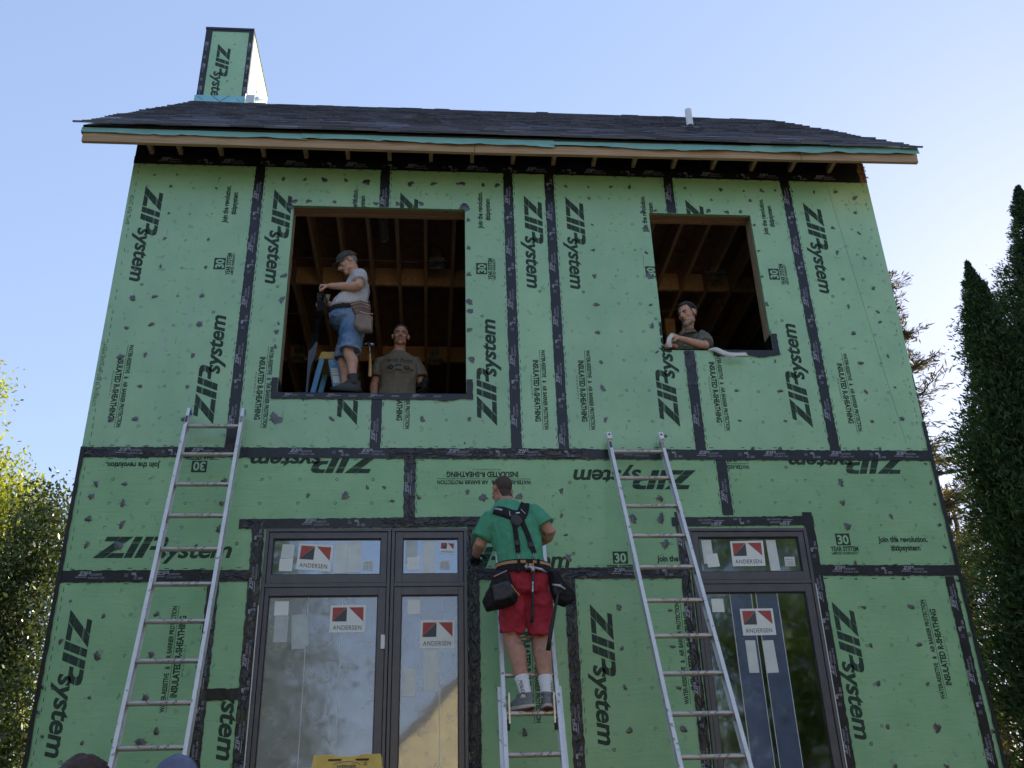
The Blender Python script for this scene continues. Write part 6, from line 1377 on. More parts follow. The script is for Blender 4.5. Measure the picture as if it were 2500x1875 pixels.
def front_print(par, items, c, rt, up_, surf_me, m, nrm, lift=.004):
    """flat lettering laid onto a shirt: projected on the cloth along -nrm"""
    from mathutils.bvhtree import BVHTree
    V = [v.co.copy() for v in surf_me.vertices]; bvh = BVHTree.FromPolygons(V, [tuple(p.vertices) for p in surf_me.polygons]); c, rt, up_, nrm = map(Vector, (c, rt, up_, nrm)); mb = MB()
    P = Print(); items(P)
    cut = []
    # fine cuts so the print follows the folds
    xs = [p[0] for p in P.v]; P.clip(None, [(x, x, -9, 9) for x in np.arange(min(xs), max(xs), .02)])
    vs = []
    for x, z in P.v:
        o_ = c + rt * x + up_ * z + nrm * .4; hit = bvh.ray_cast(o_, -nrm); vs.append((hit[0] if hit[0] else c + rt * x + up_ * z) + nrm * lift)
    mb.add(vs, P.f); return mbput(par, "shirt_print", mb, MT[m])

# ------------------------------------------------ man on the sill of the wide opening
R0 = V3(-1.47, .20, .62)
A = empty("person", R0, "man in dark cap, grey t-shirt and denim shorts standing in profile in the wide opening", "person")
fA, rA = V3(-1, -.08, 0).normalized(), V3(-.08, 1, 0).normalized()          # faces left; his right side is away from the camera
PA, CA, NA = V3(-1.485, .20, 1.415), V3(-1.452, .20, 1.835), V3(-1.480, .19, 1.925)
hA = Head((-1.552, .175, 2.045), (-.86, -.16, -.50), (-.5, 0, .87), .98)
shN, elN, wrN = V3(-1.420, .035, 1.812), V3(-1.425, -.045, 1.650), V3(-1.690, .02, 1.690)
shF, elF, wrF = V3(-1.452, .375, 1.830), V3(-1.51, .42, 1.63), V3(-1.735, .25, 1.640)
legsA = [(V3(-1.475, .105, 1.37), V3(-1.492, .105, 1.035), V3(-1.440, .110, .735), V3(-1, -.1, 0)), (V3(-1.495, .30, 1.37), V3(-1.56, .31, 1.04), V3(-1.535, .32, .735), V3(-1, .05, 0))]
me = body(hA, PA, CA, NA, rA, fA, [(shN, elN, wrN), (shF, elF, wrF)], legsA,
          [(wrN, (-1, .12, .06), (0, -.35, .95), -1, 1.05, .95, .9), (wrF, (-.95, -.25, -.15), (-.3, -.8, .35), 1, .95, .95, .8)], belly=.09, bulk=.93, legk=.92, armk=1.05)
paint(me, hA, [(1, lambda x, y, z: near_head(x, y, z) & lips(x, y, z)), (2, lambda x, y, z: near_head(x, y, z) & (y < .052) & (y > -.12) & (z > .012) & (z < .06) & (np.abs(x) < .082) & ~((np.abs(x) > .068) & (y > -.035) & (y < .014) & (z < .03))), (2, lambda x, y, z: near_head(x, y, z) & (y < -.045) & (z > -.055) & (z < .06))])
put(A, "body", me, [MT["skin"], MT["lip"], MT["hair_grey"]])
eyes(hA, A, brow="hair_grey")
mb = MB(); mb.tube([hA.p(-.030, .086, -.052), hA.p(-.014, .098, -.0465), hA.p(0, .101, -.045), hA.p(.014, .098, -.0465), hA.p(.030, .086, -.052)], [.004, .0075, .008, .0075, .004], 8); mbput(A, "moustache", mb, "hair_grey", smooth=True)
mb = MB()
for s in (-1, 1):
    pts = [hA.p(s * .030 + .020 * math.cos(t), .103, .002 + .0145 * math.sin(t)) for t in np.linspace(0, 2 * math.pi, 17)]; mb.tube(pts, .0016, 6, False)
    mb.tube([hA.p(s * .050, .101, .006), hA.p(s * .070, .07, .010), hA.p(s * .080, .0, .018), hA.p(s * .079, -.018, .012)], .0022, 6)
mb.tube([hA.p(-.011, .104, .005), hA.p(0, .107, .008), hA.p(.011, .104, .005)], .0016, 6); mbput(A, "glasses", mb, "gasket")
baseball_cap(A, hA, "cap")
me = tshirt(PA, CA, NA, rA, fA, [(shN, elN, .62), (shF, elF, .62)], belly=.10, bulk=.95, hem=.06, amp=.011, seed=4, sr=(.070, .074, .074)); put(A, "shirt", me, MT["grey_shirt"])
me = pants(PA, CA, rA, fA, legsA, .93, belly=.06, bulk=.95, r=(.106, .104, .098), amp=.011, seed=6, flare=1.04, top=.16); put(A, "shorts", me, MT["denim"])
mb = MB(); rg = random.Random(3)
for l in legsA:
    c = l[0].lerp(l[1], .93); d = (l[1] - l[0]).normalized()
    for i in range(46):
        a = 2 * math.pi * i / 46; u = V3(math.cos(a), math.sin(a), 0); u = (u - d * u.dot(d)).normalized(); p = c + u * .104; mb.tube([p - d * .006, p + d * rg.uniform(.004, .02) + u * rg.uniform(-.006, .01)], [.0035, .0012], 4)
mbput(A, "frayed_hem", mb, "denim_fray")
belt(A, PA, CA, rA, fA, .17, .190, .182, .062, "black", "belt", .048)
for l in legsA: sock(A, l[2], l[1], .22, "dark_grey", .040); shoe(A, l[2], l[3], ("dark_grey", "rubber", "rubber"), .27)
# leather tool pouch on the hip nearest the camera
tp = lambda x, z, y=.0: V3(x, y, z)
pouch(A, [tp(-1.500, 1.495), tp(-1.40, 1.525), tp(-1.315, 1.49), tp(-1.305, 1.40), tp(-1.345, 1.34), tp(-1.44, 1.345), tp(-1.475, 1.42)], .045, (.05, -1, 0), "leather", "tool_pouch", seed=3).location += V3(0, .022, 0)
pouch(A, [tp(-1.455, 1.36), tp(-1.345, 1.38), tp(-1.285, 1.345), tp(-1.290, 1.185), tp(-1.40, 1.19), tp(-1.455, 1.25)], .075, (.1, -1, 0), "suede", "nail_bag", seed=5).location += V3(.0, .03, 0)
mb = MB()
for pts in ([tp(-1.50, 1.497), tp(-1.40, 1.527), tp(-1.315, 1.492)], [tp(-1.49, 1.462), tp(-1.40, 1.488), tp(-1.312, 1.455)], [tp(-1.485, 1.43), tp(-1.40, 1.452), tp(-1.31, 1.425)]): mb.tube([p + V3(0, -.028, 0) for p in pts], .0028, 5)
mb.tube([tp(-1.400, 1.375, -.055), tp(-1.345, 1.355, -.06), tp(-1.285, 1.352, -.05), tp(-1.29, 1.375, -.02)], .0045, 6); mbput(A, "piping", mb, "piping")
# hammer in the belt behind him
hm = empty("hammer", (-1.325, .30, 1.0), "hammer with yellow wooden handle hanging from the belt of the man in denim shorts", "hammer")
mb = MB(); mb.capsule([V3(-1.318, .29, 1.12), V3(-1.312, .29, 1.02), V3(-1.310, .29, .895)], [.009, .014, .0165], 10); mbput(hm, "handle", mb, "hickory", smooth=True)
mb = MB(); mb.tube([V3(-1.318, .29, 1.12), V3(-1.330, .29, 1.23)], [.008, .009], 8); mb.tube([V3(-1.345, .29, 1.235), V3(-1.285, .285, 1.215)], [.014, .016], 10); mb.tube([V3(-1.345, .29, 1.235), V3(-1.39, .295, 1.22)], [.010, .004], 8); mbput(hm, "head", mb, "steel", smooth=True)
# strip of black film held in both hands
F_ = empty("film_strip", (-1.80, .12, .62), "glossy black strip of film hanging from the hands of the man in the dark cap", "tape strip")
mb = MB(); n = 40; vs = []
for i in range(n + 1):
    t = i / n; z = 1.665 - 1.05 * t; x = -1.755 - .085 * t ** .9 - .02 * math.sin(t * 3); w = .056 * (1 - .86 * t) + .006; tw = .25 + 1.1 * math.sin(t * 5.2) * (1 - t * .3); y = .11 + .03 * math.sin(t * 4)
    for k in (-1, -.33, .33, 1): vs.append((x + k * w * math.cos(tw), y + k * w * math.sin(tw) + .012 * (1 - k * k), z + .004 * math.sin(7 * t + 3 * k)))
mb.add(vs, [(i * 4 + k, i * 4 + k + 1, i * 4 + 5 + k, i * 4 + 4 + k) for i in range(n) for k in range(3)]); mbput(F_, "strip", mb, "black_film", smooth=True)

# ------------------------------------------------ man standing behind the wide opening, looking out
Bp = empty("person", (-1.055, .62, -.15), "dark haired man in printed olive t-shirt looking out of the wide opening", "person")
fB, rB = V3(.04, -1, 0).normalized(), V3(-1, -.04, 0).normalized()
PB, CB, NB = V3(-1.065, .62, .80), V3(-1.062, .62, 1.230), V3(-1.058, .61, 1.335)
hB = Head((-1.048, .585, 1.475), (.03, -1, -.06), (.05, 0, 1), .99)
sR, eR, wR = V3(-1.222, .62, 1.190), V3(-1.290, .62, .965), V3(-1.285, .56, .76)        # his right arm, on the left of the picture
sL, eL, wL = V3(-.904, .62, 1.190), V3(-.836, .64, .985), V3(-.800, .50, .935)
legsB = [(V3(-1.16, .62, .76), V3(-1.17, .60, .34), V3(-1.17, .63, -.05), fB), (V3(-.97, .62, .76), V3(-.96, .60, .34), V3(-.96, .63, -.05), fB)]
me = body(hB, PB, CB, NB, rB, fB, [(sR, eR, wR), (sL, eL, wL)], legsB, [(wR, (0, -.1, -1), (-1, 0, 0), -1, .4)], bulk=1.02)
stub = lambda x, y, z: near_head(x, y, z) & (y > .0) & (z < -.04) & (z > -.125)
temple = lambda x, y, z: near_head(x, y, z) & (np.abs(x) > .050) & (np.abs(x) < .084) & (y > -.03) & (y < .040 - .5 * np.maximum(0, .05 - z)) & (z > .002) & (z < .085) & ~((np.abs(x) > .070) & (y < .014) & (z < .036))
paint(me, hB, [(2, temple), (1, lambda x, y, z: near_head(x, y, z) & lips(x, y, z))]); put(Bp, "body", me, [MT["skin_tan"], MT["lip"], MT["hair_grey"]])
eyes(hB, Bp)
hair_cap(hB, "hair_dark", lambda x, y, z: (z > .082 - .02 * np.abs(x) / .05 + .012) & (y > .02) | (y <= .02) & (z > .034) & ((y < -.03) | (z > .055)) | (y < -.045) & (z > -.045), .009, Bp, 3, amp=.004)
shirtB = tshirt(PB, CB, NB, rB, fB, [(sR, eR, .66), (sL, eL, .66)], bulk=1.04, hem=-.25, amp=.011, seed=8, sr=(.068, .074, .074)); put(Bp, "shirt", shirtB, MT["olive_shirt"])
def print_b(P):
    P.text("Hardly Paved", (-.135, .055), (1, .0), .050, .27, .004, .35); P.rect((-.13, .043), (1, 0), 0, .25, 0, .003)
    P.rect((-.03, -.045), (1, 0), 0, .062, 0, .066); P.ring((-.075, -.012), .028, .016, 12); P.ring((.075, -.014), .028, .016, 12)
    for k in range(5): P.rect((-.115 + .018 * k, -.03 + .004 * k), (1, .4), 0, .016, 0, .012); P.rect((.055 + .018 * k, -.018 - .004 * k), (1, -.4), 0, .016, 0, .012)
    for k in range(10): a = -.12 + .024 * k; P.rect((a, -.058 - .010 * math.sin(k * 1.1)), (1, -.2 * math.cos(k * 1.1)), 0, .025, 0, .005)
front_print(Bp, print_b, (-1.062, .62, 1.10), (1, .04, 0), (0, 0, 1), shirtB, "black_print", fB)
me = pants(PB, CB, rB, fB, legsB, 1.95, r=(.10, .09, .08), top=.1); put(Bp, "trousers", me, MT["trouser"])
mb = MB(); hand_shape(mb, wL, (.02, -.35, -1), (.85, -.35, .1), 1, .55, 1.10, .5); mb.capsule([V3(*wL) + V3(0, .02, .03), wL], [.036, .034], 12); put(Bp, "glove", remesh(mb, .005, 2), MT["black"])
for l in legsB: shoe(Bp, l[2], l[3], ("dark_grey", "rubber", "rubber"), .29)

# ------------------------------------------------ man leaning on the sill of the right-hand opening
Cp = empty("person", (1.76, .52, -.15), "grey bearded man in dark polo shirt leaning on the sill of the smaller opening", "person")
fC = V3(-.62, -.78, 0).normalized(); rC = V3(-.78, .62, 0).normalized()
PC, CC, NC = V3(1.80, .52, .86), V3(1.722, .285, 1.290), V3(1.712, .235, 1.362)
hC = Head((1.712, .165, 1.525), (-.70, -.62, -.26), (-.18, -.12, 1), 1.02)
sL, eL, wL = V3(1.852, .19, 1.275), V3(1.800, .020, 1.102), V3(1.555, -.035, 1.150)
sR, eR, wR = V3(1.585, .385, 1.285), V3(1.50, .25, 1.09), V3(1.52, .03, 1.100)
legsC = [(V3(1.90, .46, .80), V3(1.90, .46, .36), V3(1.90, .55, -.05), fC), (V3(1.72, .58, .80), V3(1.72, .58, .36), V3(1.72, .64, -.05), fC)]
me = body(hC, PC, CC, NC, rC, fC, [(sL, eL, wL), (sR, eR, wR)], legsC, [(wL, (-.85, .05, .42), (.1, -.8, .5), -1, 1.15, .98, .9), (wR, (-.6, -.2, .1), (0, -.5, .9), 1, .9, .95, .8)], bulk=1.02, jaw=1.06)
beard = lambda x, y, z: near_head(x, y, z) & (y > .036) & (z < -.066) & (z > -.118) & ~lips(x, y, z)
paint(me, hC, [(3, temple), (2, beard), (2, lambda x, y, z: near_head(x, y, z) & (y > .082) & (np.abs(x) < .026) & (z < -.042) & (z > -.052)), (1, lambda x, y, z: near_head(x, y, z) & lips(x, y, z))]); put(Cp, "body", me, [MT["skin"], MT["lip"], MT["stubble"], MT["hair_dark"]])
eyes(hC, Cp, browt=.005)
mb = MB(); h = hC
h.ell(mb, (0, .074, -.100), (.032, .024, .022)); h.ell(mb, (.026, .056, -.092), (.022, .026, .018)); h.ell(mb, (-.026, .056, -.092), (.022, .026, .018)); me = remesh(mb, .005, 2); wrinkles(me, .003, 70, 2); put(Cp, "beard", me, MT["stubble"])
hair_cap(hC, "hair_dark", lambda x, y, z: (z > .088 - .10 * np.maximum(0, .045 - np.abs(x))) & (y > .015) | (y <= .015) & (z > .030) & ((y < -.03) | (z > .052)) | (y < -.04) & (z > -.05), .016, Cp, 9, amp=.006)
shirtC = tshirt(PC, CC, NC, rC, fC, [(sL, eL, .80), (sR, eR, .72)], bulk=1.04, hem=-.1, amp=.010, seed=12, sr=(.072, .076, .070)); put(Cp, "shirt", shirtC, MT["polo"])
mb = MB(); u = (NC - CC).normalized(); c = NC + V3(-.004, -.008, -.004)                       # turned-down collar
for s in (-1, 1):
    vs = []
    for i in range(10):
        a = (.12 + 2.9 * i / 9) ; d = (rC * math.sin(a) * s * .078 - fC * -math.cos(a) * .076); p = c + d + V3(0, 0, .012 - .030 * (1 - i / 9)); vs += [p + V3(0, 0, .016), p + d * .28 - V3(0, 0, .022 + .016 * (1 - i / 9))]
    mb.add(vs, [(i * 2, i * 2 + 2, i * 2 + 3, i * 2 + 1) for i in range(9)])
o = mbput(Cp, "collar", mb, "polo", smooth=True); md = o.modifiers.new("t", 'SOLIDIFY'); md.thickness = .004
mb = MB(); 
from mathutils.bvhtree import BVHTree
bv = BVHTree.FromPolygons([v.co.copy() for v in shirtC.vertices], [tuple(p.vertices) for p in shirtC.polygons])
for zz in (1.275, 1.215):
    q = bv.ray_cast(V3(CC.x, CC.y, zz) + fC * .5, -fC)[0]
    if q: mb.ell(q + fC * .002, (.006, .006, .006), nu=8, nv=6)
if mb.v: mbput(Cp, "button", mb, "pvc", smooth=True)
mb = MB(); e = sL.lerp(eL, .76); d = (eL - sL).normalized(); mb.tube([e, e + d * .012], [.079, .078], 20, False); 
me = pants(PC, CC, rC, fC, legsC, 1.95, r=(.10, .09, .08), top=.1); put(Cp, "trousers", me, MT["trouser"])
for l in legsC: shoe(Cp, l[2], l[3], ("dark_grey", "rubber", "rubber"), .29)
# strip of release paper held in his fist, its loose end curling over the sill
W_ = empty("paper_strip", (1.5, -.05, 1.05), "white curling paper strip held by the bearded man at the smaller opening", "paper strip")
def ribbon(pts, w, m, name, wdir):
    mb = MB(); n = 30; P_ = [Vector(p) for p in pts]; vs = []
    def at(t):
        k = t * (len(P_) - 1); i = min(int(k), len(P_) - 2); f = k - i; p0, p1, p2, p3 = P_[max(i - 1, 0)], P_[i], P_[i + 1], P_[min(i + 2, len(P_) - 1)]
        return .5 * ((2 * p1) + (p2 - p0) * f + (2 * p0 - 5 * p1 + 4 * p2 - p3) * f * f + (3 * p1 - p0 - 3 * p2 + p3) * f ** 3)
    for i in range(n + 1):
        t = i / n; k = t * (len(wdir) - 1); j = min(int(k), len(wdir) - 2); d = Vector(wdir[j]).lerp(Vector(wdir[j + 1]), k - j).normalized(); p = at(t); vs += [p - d * w / 2, p, p + d * w / 2]
    mb.add(vs, [f for i in range(n) for f in ((i * 3, i * 3 + 1, i * 3 + 4, i * 3 + 3), (i * 3 + 1, i * 3 + 2, i * 3 + 5, i * 3 + 4))]); o = mbput(W_, name, mb, m, smooth=True); md = o.modifiers.new("t", 'SOLIDIFY'); md.thickness = .0012; return o
ribbon([(1.485, -.055, 1.180), (1.452, -.058, 1.140), (1.440, -.050, 1.095), (1.450, -.030, 1.058)], .046, "white_tape", "upper_strip", [(.75, -.2, -.5), (.95, -.2, -.1), (1, -.15, 0), (1, 0, 0)])
ribbon([(1.80, .02, 1.058), (1.862, -.045, 1.035), (1.925, -.075, .985), (1.985, -.085, .955), (2.055, -.085, .962), (2.145, -.10, .955)], .046, "white_tape", "loose_end", [(.55, -.7, -.1), (.55, -.5, .45), (.5, -.2, .75), (.25, -.35, .85), (-.3, .35, .85), (-.45, .2, .85)])

# ------------------------------------------------ man on the middle ladder, seen from behind
FZ = -2.247
Dp = empty("person", (-.02, -.80, FZ), "man in green t-shirt and red shorts on the middle ladder seen from behind", "person")
fD = V3(-.05, 1, 0).normalized(); rD = V3(1, .05, 0).normalized()
PD, CD, ND = V3(-.035, -.760, -1.330), V3(-.118, -.720, -.795), V3(-.168, -.700, -.655)
hD = Head((-.188, -.690, -.597), (-.42, .86, -.30), (-.12, .30, 1), .98)
sL, eL, wL = V3(-.290, -.715, -.862), V3(-.370, -.700, -1.035), V3(-.385, -.42, -1.03)
sR, eR, wR = V3(.052, -.740, -.800), V3(.170, -.775, -.965), V3(.060, -.50, -.985)
legsD = [(V3(-.128, -.765, -1.37), V3(-.146, -.70, -1.730), V3(-.068, -.815, -2.135), V3(-.62, .80, 0)), (V3(.060, -.765, -1.37), V3(.062, -.70, -1.740), V3(.078, -.815, -2.135), V3(.05, 1, 0))]
me = body(hD, PD, CD, ND, rD, fD, [(sL, eL, wL), (sR, eR, wR)], legsD, [(wR, (-.75, .6, .1), (.2, .2, .95), 1, .9, .95, .8)], bulk=1.0, armk=1.12, legk=1.15)
paint(me, hD, [(1, lambda x, y, z: near_head(x, y, z) & (z > -.085 + .095 * (y > -.02) + .035 * (y > .035)) & ((y < -.035) | (z > .026)) & ((y < .06) | (z > .075)) & ~((np.abs(x) > .066) & (y > -.034) & (y < .012) & (z < .034)))])
put(Dp, "body", me, [MT["skin_tan"], MT["hair_crop"]])
mb = MB(); hand_shape(mb, wL, (-.1, .9, .1), (-.6, 0, .8), 1, .8, 1.08, .6); mb.capsule([wL - V3(0, .05, 0), wL], [.036, .036], 10); put(Dp, "glove", remesh(mb, .006, 2), MT["black"])
shirtD = tshirt(PD, CD, ND, rD, fD, [(sL, eL, .70), (sR, eR, .64)], bulk=1.06, hem=.10, amp=.012, seed=21, sr=(.074, .082, .080)); put(Dp, "shirt", shirtD, MT["green_shirt"])
shortsD = pants(PD, CD, rD, fD, legsD, .90, r=(.106, .094, .088), amp=.010, seed=22, bulk=1.05, flare=1.03, top=.14); put(Dp, "shorts", shortsD, MT["red_short"])
bvD = BVHTree.FromPolygons([v.co.copy() for v in shirtD.vertices] , [tuple(p.vertices) for p in shirtD.polygons])
bvS = BVHTree.FromPolygons([v.co.copy() for v in shortsD.vertices] , [tuple(p.vertices) for p in shortsD.polygons])
def onback(x, z, lift=.007, bv=None):
    q = (bv or bvD).ray_cast(V3(x, -1.4, z), V3(0, 1, 0))[0]; return (q if q else V3(x, -.84, z)) - V3(0, lift, 0)
def strap(par, pts, w, m, name, bv=None, lift=.008, thick=.006):
    mb = MB(); n = 26; vs = []; P_ = [Vector((p[0], 0, p[1])) for p in pts]; W2 = [p[2] if len(p) > 2 else w for p in pts]
    for i in range(n + 1):
        t = i / n * (len(P_) - 1); j = min(int(t), len(P_) - 2); f = t - j; p = P_[j].lerp(P_[j + 1], f); ww = W2[j] * (1 - f) + W2[j + 1] * f; d = (P_[min(j + 1, len(P_) - 1)] - P_[j]).normalized()
        if 0 < j and f < .3: d = (d * (f / .3 * .5 + .5) + (P_[j] - P_[j - 1]).normalized() * (.5 - f / .3 * .5)).normalized()
        s = V3(-d.z, 0, d.x)
        for k in (-1, -.4, .4, 1): q = p + s * k * ww / 2; vs.append(onback(q.x, q.z, lift, bv))
    mb.add(vs, [(i * 4 + k, i * 4 + k + 1, i * 4 + 5 + k, i * 4 + 4 + k) for i in range(n) for k in range(3)]); o = mbput(par, name, mb, m, smooth=True); md = o.modifiers.new("t", 'SOLIDIFY'); md.thickness = thick; md.offset = 0; return o
# harness: padded yoke over the shoulders, two webbing straps to the belt
strap(Dp, [(-.262, -.795, .060), (-.20, -.815, .078), (-.135, -.845, .085), (-.085, -.86, .10), (-.055, -.835, .085), (-.035, -.775, .075), (-.022, -.730, .066)], .08, "black", "suspender_yoke", lift=.012, thick=.014)
strap(Dp, [(-.118, -.855, .05), (-.105, -.895, .085), (-.085, -.915, .075), (-.072, -.925, .05)], .07, "dark_grey", "yoke_pad", lift=.018, thick=.012)
strap(Dp, [(-.126, -.868), (-.110, -1.0), (-.098, -1.145)], .036, "black", "suspender_strap", lift=.012); strap(Dp, [(-.070, -.868), (-.022, -1.0), (.020, -1.150)], .036, "black", "suspender_strap", lift=.012)
for x, z in ((-.103, -1.075), (-.003, -1.085)): strap(Dp, [(x - .001, z + .018), (x + .003, z - .018)], .044, "dark_grey", "strap_buckle", lift=.018, thick=.008)
mb = MB()
for (x, z), (x2, z2) in (((-.098, -1.145), (-.090, -1.215)), ((.020, -1.150), (.035, -1.215))):
    for s in (-.008, .008): mb.tube([onback(x + s, z, .014), onback(x2 + s * .5, z2, .016)], .0028, 6)
mbput(Dp, "strap_hook", mb, "steel", smooth=True)
def yoke_print(P): P.text("TOOLFIT", (-.262, -.800), (1, -.30), .016, .075, .012)
# pale piping and lettering on the yoke
mb = MB()
for pts in (((-.150, -.815), (-.148, -.862)), ((-.062, -.795), (-.030, -.835))): mb.tube([onback(x, z, .0215) for x, z in pts], .0018, 5)
for i, (x, z) in enumerate(((-.255, -.792), (-.245, -.795), (-.236, -.799), (-.226, -.802), (-.217, -.806), (-.208, -.809))): mb.bar(onback(x, z, .0215), onback(x + .003, z + .014, .0215), .005, .001, (1, 0, 0))
strap_l = mb; mbput(Dp, "yoke_print", mb, "white_print")
strap(Dp, [(-.103, -.835), (-.073, -.829)], .009, "label", "yoke_badge", lift=.026, thick=.003)
# belt and bags
belt(Dp, PD, CD, rD, fD, .165, .200, .150, .085, "black", "tool_belt", -.005)
belt(Dp, PD, CD, rD, fD, .205, .204, .154, .022, "tan", "belt_webbing", -.005)
def pD(x, z, y=-.90): return V3(x, y, z)
mb = MB()
for x, w in ((-.098, .022), (-.02, .05), (.045, .022)): mb.box(x - w / 2, x + w / 2, -.926, -.916, -1.300, -1.205)
mbput(Dp, "belt_keeper", mb, "black", bevel=.002)
mb = MB(); mb.box(-.045, -.037, -.930, -.926, -1.262, -1.238); mb.box(-.026, -.006, -.930, -.926, -1.258, -1.240); mb.box(.0, .008, -.930, -.926, -1.262, -1.238); mbput(Dp, "belt_emblem", mb, "gold")
pouch(Dp, [pD(-.250, -1.285), pD(-.150, -1.295), pD(-.130, -1.37), pD(-.095, -1.47), pD(-.115, -1.515), pD(-.20, -1.545), pD(-.325, -1.575), pD(-.345, -1.51), pD(-.290, -1.40)], .115, (-.25, -1, 0), "black", "tool_bag", seed=6, amp=.005).location += V3(-.005, .055, 0)
pouch(Dp, [pD(-.265, -1.415), pD(-.145, -1.375), pD(-.105, -1.465), pD(-.13, -1.50), pD(-.25, -1.53)], .035, (-.25, -1, 0), "dark_grey", "bag_pocket", seed=7).location += V3(-.03, -.062, 0)
mb = MB(); mb.tube([pD(-.165, -1.415, -1.01), pD(-.135, -1.46, -1.005), pD(-.108, -1.488, -1.0)], .003, 6); mbput(Dp, "bag_zip", mb, "gold")
mb = MB(); mb.tube([pD(-.285, -1.345, -.965), pD(-.19, -1.305, -.98)], .004, 6); mbput(Dp, "bag_rim", mb, "piping")
pouch(Dp, [pD(.118, -1.285), pD(.165, -1.275), pD(.205, -1.36), pD(.290, -1.455), pD(.285, -1.51), pD(.215, -1.545), pD(.150, -1.515), pD(.125, -1.42)], .095, (.25, -1, 0), "black", "tool_bag", seed=9, amp=.005).location += V3(0, .06, 0)
pouch(Dp, [pD(.135, -1.40), pD(.20, -1.39), pD(.205, -1.46), pD(.15, -1.475)], .03, (.2, -1, 0), "dark_grey", "bag_pocket", seed=11).location += V3(0, -.02, 0)
for l in legsD: sock(Dp, l[2], l[1], .30, r=.040); shoe(Dp, l[2], l[3])
# sock lettering, reading downwards
for (l, off, txt) in ((legsD[0], -.02, "POLO"), (legsD[1], .042, "POLO")):
    V, F = text2d(txt, .01, 0, 1.0); V = V.copy(); V[:, 0] = V[:, 0] / V[:, 0].max() * .088; V[:, 1] *= .024
    mb = MB(); vs = []
    for u, v in V:
        z = l[2].z + .092 - u; ax = l[2].lerp(l[1], (z - l[2].z) / (l[1].z - l[2].z)); xx = off + v - .012; r_ = .0475; xx_ = max(-r_ * .985, min(r_ * .985, xx)); vs.append((ax.x + xx_, ax.y - math.sqrt(max(1e-6, r_ * r_ - xx_ * xx_)) - .0015, z))
    mb.add(vs, F); mbput(Dp, "sock_print", mb, "black_print")
# hammers hanging from the belt
h1 = empty("hammer", (-.01, -.94, -1.7), "black handled hammer hanging straight down the back of the red shorts", "hammer")
mb = MB(); mb.tube([V3(-.002, -.955, -1.30), V3(-.004, -.962, -1.40), V3(-.010, -.962, -1.50), V3(-.018, -.958, -1.62), V3(-.026, -.952, -1.675)], [(.012, .010), (.014, .011), (.013, .010), (.0165, .012), (.020, .013)], 12); mbput(h1, "handle", mb, "rubber", smooth=True)
mb = MB(); mb.tube([V3(-.058, -.950, -1.275), V3(-.040, -.952, -1.275)], [.020, .020], 14); mb.tube([V3(-.040, -.952, -1.275), V3(-.012, -.954, -1.278), V3(.015, -.954, -1.285)], [.012, .016, .015], 12)
mb.tube([V3(.015, -.954, -1.283), V3(.06, -.945, -1.29), V3(.10, -.930, -1.315)], [(.014, .012), (.012, .012), (.004, .012)], 10); mb.tube([V3(-.002, -.955, -1.27), V3(-.002, -.956, -1.315)], [.017, .015], 10); mbput(h1, "head", mb, "steel", smooth=True)
P = Print(); P.poly([(-.012, -1.395), (-.007, -1.382), (-.002, -1.395), (-.006, -1.45), (-.011, -1.463), (-.016, -1.45)]); o = P.build("maker_emblem", MT["white_print"], -.9755, h1); o.location = -Vector(h1.location)
P = Print(); P.text("Estwing", (-.0125, -1.448), (.10, 1), .007, .048, .01); o = P.build("maker_name", MT["black_print"], -.9765, h1); o.location = -Vector(h1.location)
h2 = empty("pry_tool", (.11, -.93, -1.87), "long black handled tool hanging aslant from the right bag of the man in red shorts", "hammer")
mb = MB(); mb.tube([V3(.180, -.955, -1.43), V3(.150, -.965, -1.56), V3(.125, -.965, -1.66), V3(.100, -.958, -1.775), V3(.083, -.95, -1.865)], [.009, .0105, .0135, .0145, .016], 12); mbput(h2, "handle", mb, "rubber", smooth=True)
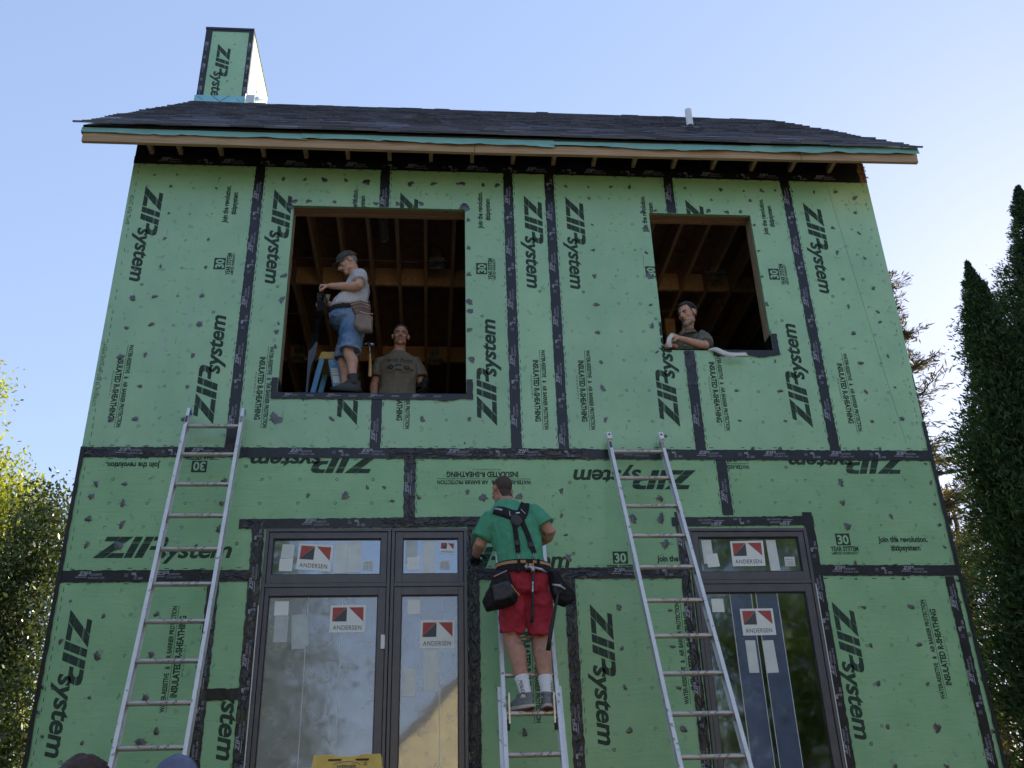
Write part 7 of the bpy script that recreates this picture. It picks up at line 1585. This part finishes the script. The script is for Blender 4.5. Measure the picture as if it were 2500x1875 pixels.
mb = MB(); mb.tube([V3(.135, -.955, -1.405), V3(.185, -.96, -1.415), V3(.225, -.955, -1.44)], [.010, .013, .009], 10); mbput(h2, "head", mb, "steel", smooth=True)

# ------------------------------------------------ two people in front of the house, only their heads in the picture
for i, (x, y, zt, lab, m) in enumerate(((-2.100, -3.50, -2.768, "short brown haired head at the bottom left edge of the photo", "red"), (-1.757, -3.42, -2.775, "person in a slate blue cap at the bottom edge beside the brown haired head", "cap"))):
    Q = empty("person", (x, y, GROUND), lab, "person"); f = V3(.5, .86, 0).normalized() if i == 0 else V3(.1, 1, 0).normalized(); rt = f.cross(V3(0, 0, 1)); T = zt
    h = Head((x, y, T - .122), f + V3(0, 0, -.05), (0, 0, 1), 1.0); N_ = V3(x, y, T - .27) - f * .02; C_ = N_ - V3(0, 0, .085); P_ = C_ - V3(0, 0, .52)
    ar = [(C_ + rt * s * .18, C_ + rt * s * .23 - V3(0, 0, .29), C_ + rt * s * .22 + f * .1 - V3(0, 0, .52)) for s in (-1, 1)]; lg = [(P_ + rt * s * .095 - V3(0, 0, .04), P_ + rt * s * .10 - V3(0, 0, .44), V3(*(P_ + rt * s * .10)[:2], GROUND + .10), f) for s in (-1, 1)]
    me = body(h, P_, C_, N_, rt, f, ar, lg, [(a[2], (0, .1, -1), rt * s, s, .4) for a, s in zip(ar, (-1, 1))], voxel=.009)
    put(Q, "body", me, MT["skin"]); put(Q, "shirt", tshirt(P_, C_, N_, rt, f, [(a[0], a[1], .7) for a in ar], hem=-.15, voxel=.014), MT["olive_shirt"] if i else MT["grey_shirt"]); put(Q, "trousers", pants(P_, C_, rt, f, lg, 1.92, voxel=.014), MT["trouser"])
    for l in lg: shoe(Q, l[2], l[3], ("dark_grey", "rubber", "rubber"), .28)
    if i == 0: hair_cap(h, "hair_brown", lambda x, y, z: (z > .072) & (y > .02) | (y <= .02) & (z > .030) & ((y < -.03) | (z > .05)) | (y < -.04) & (z > -.05), .014, Q, 31, amp=.009)
    else:
        hair_cap(h, "hair_brown", lambda x, y, z: (z < .05) & (z > -.04) & (y < -.03), .004, Q, 33); baseball_cap(Q, h, "cap_blue")
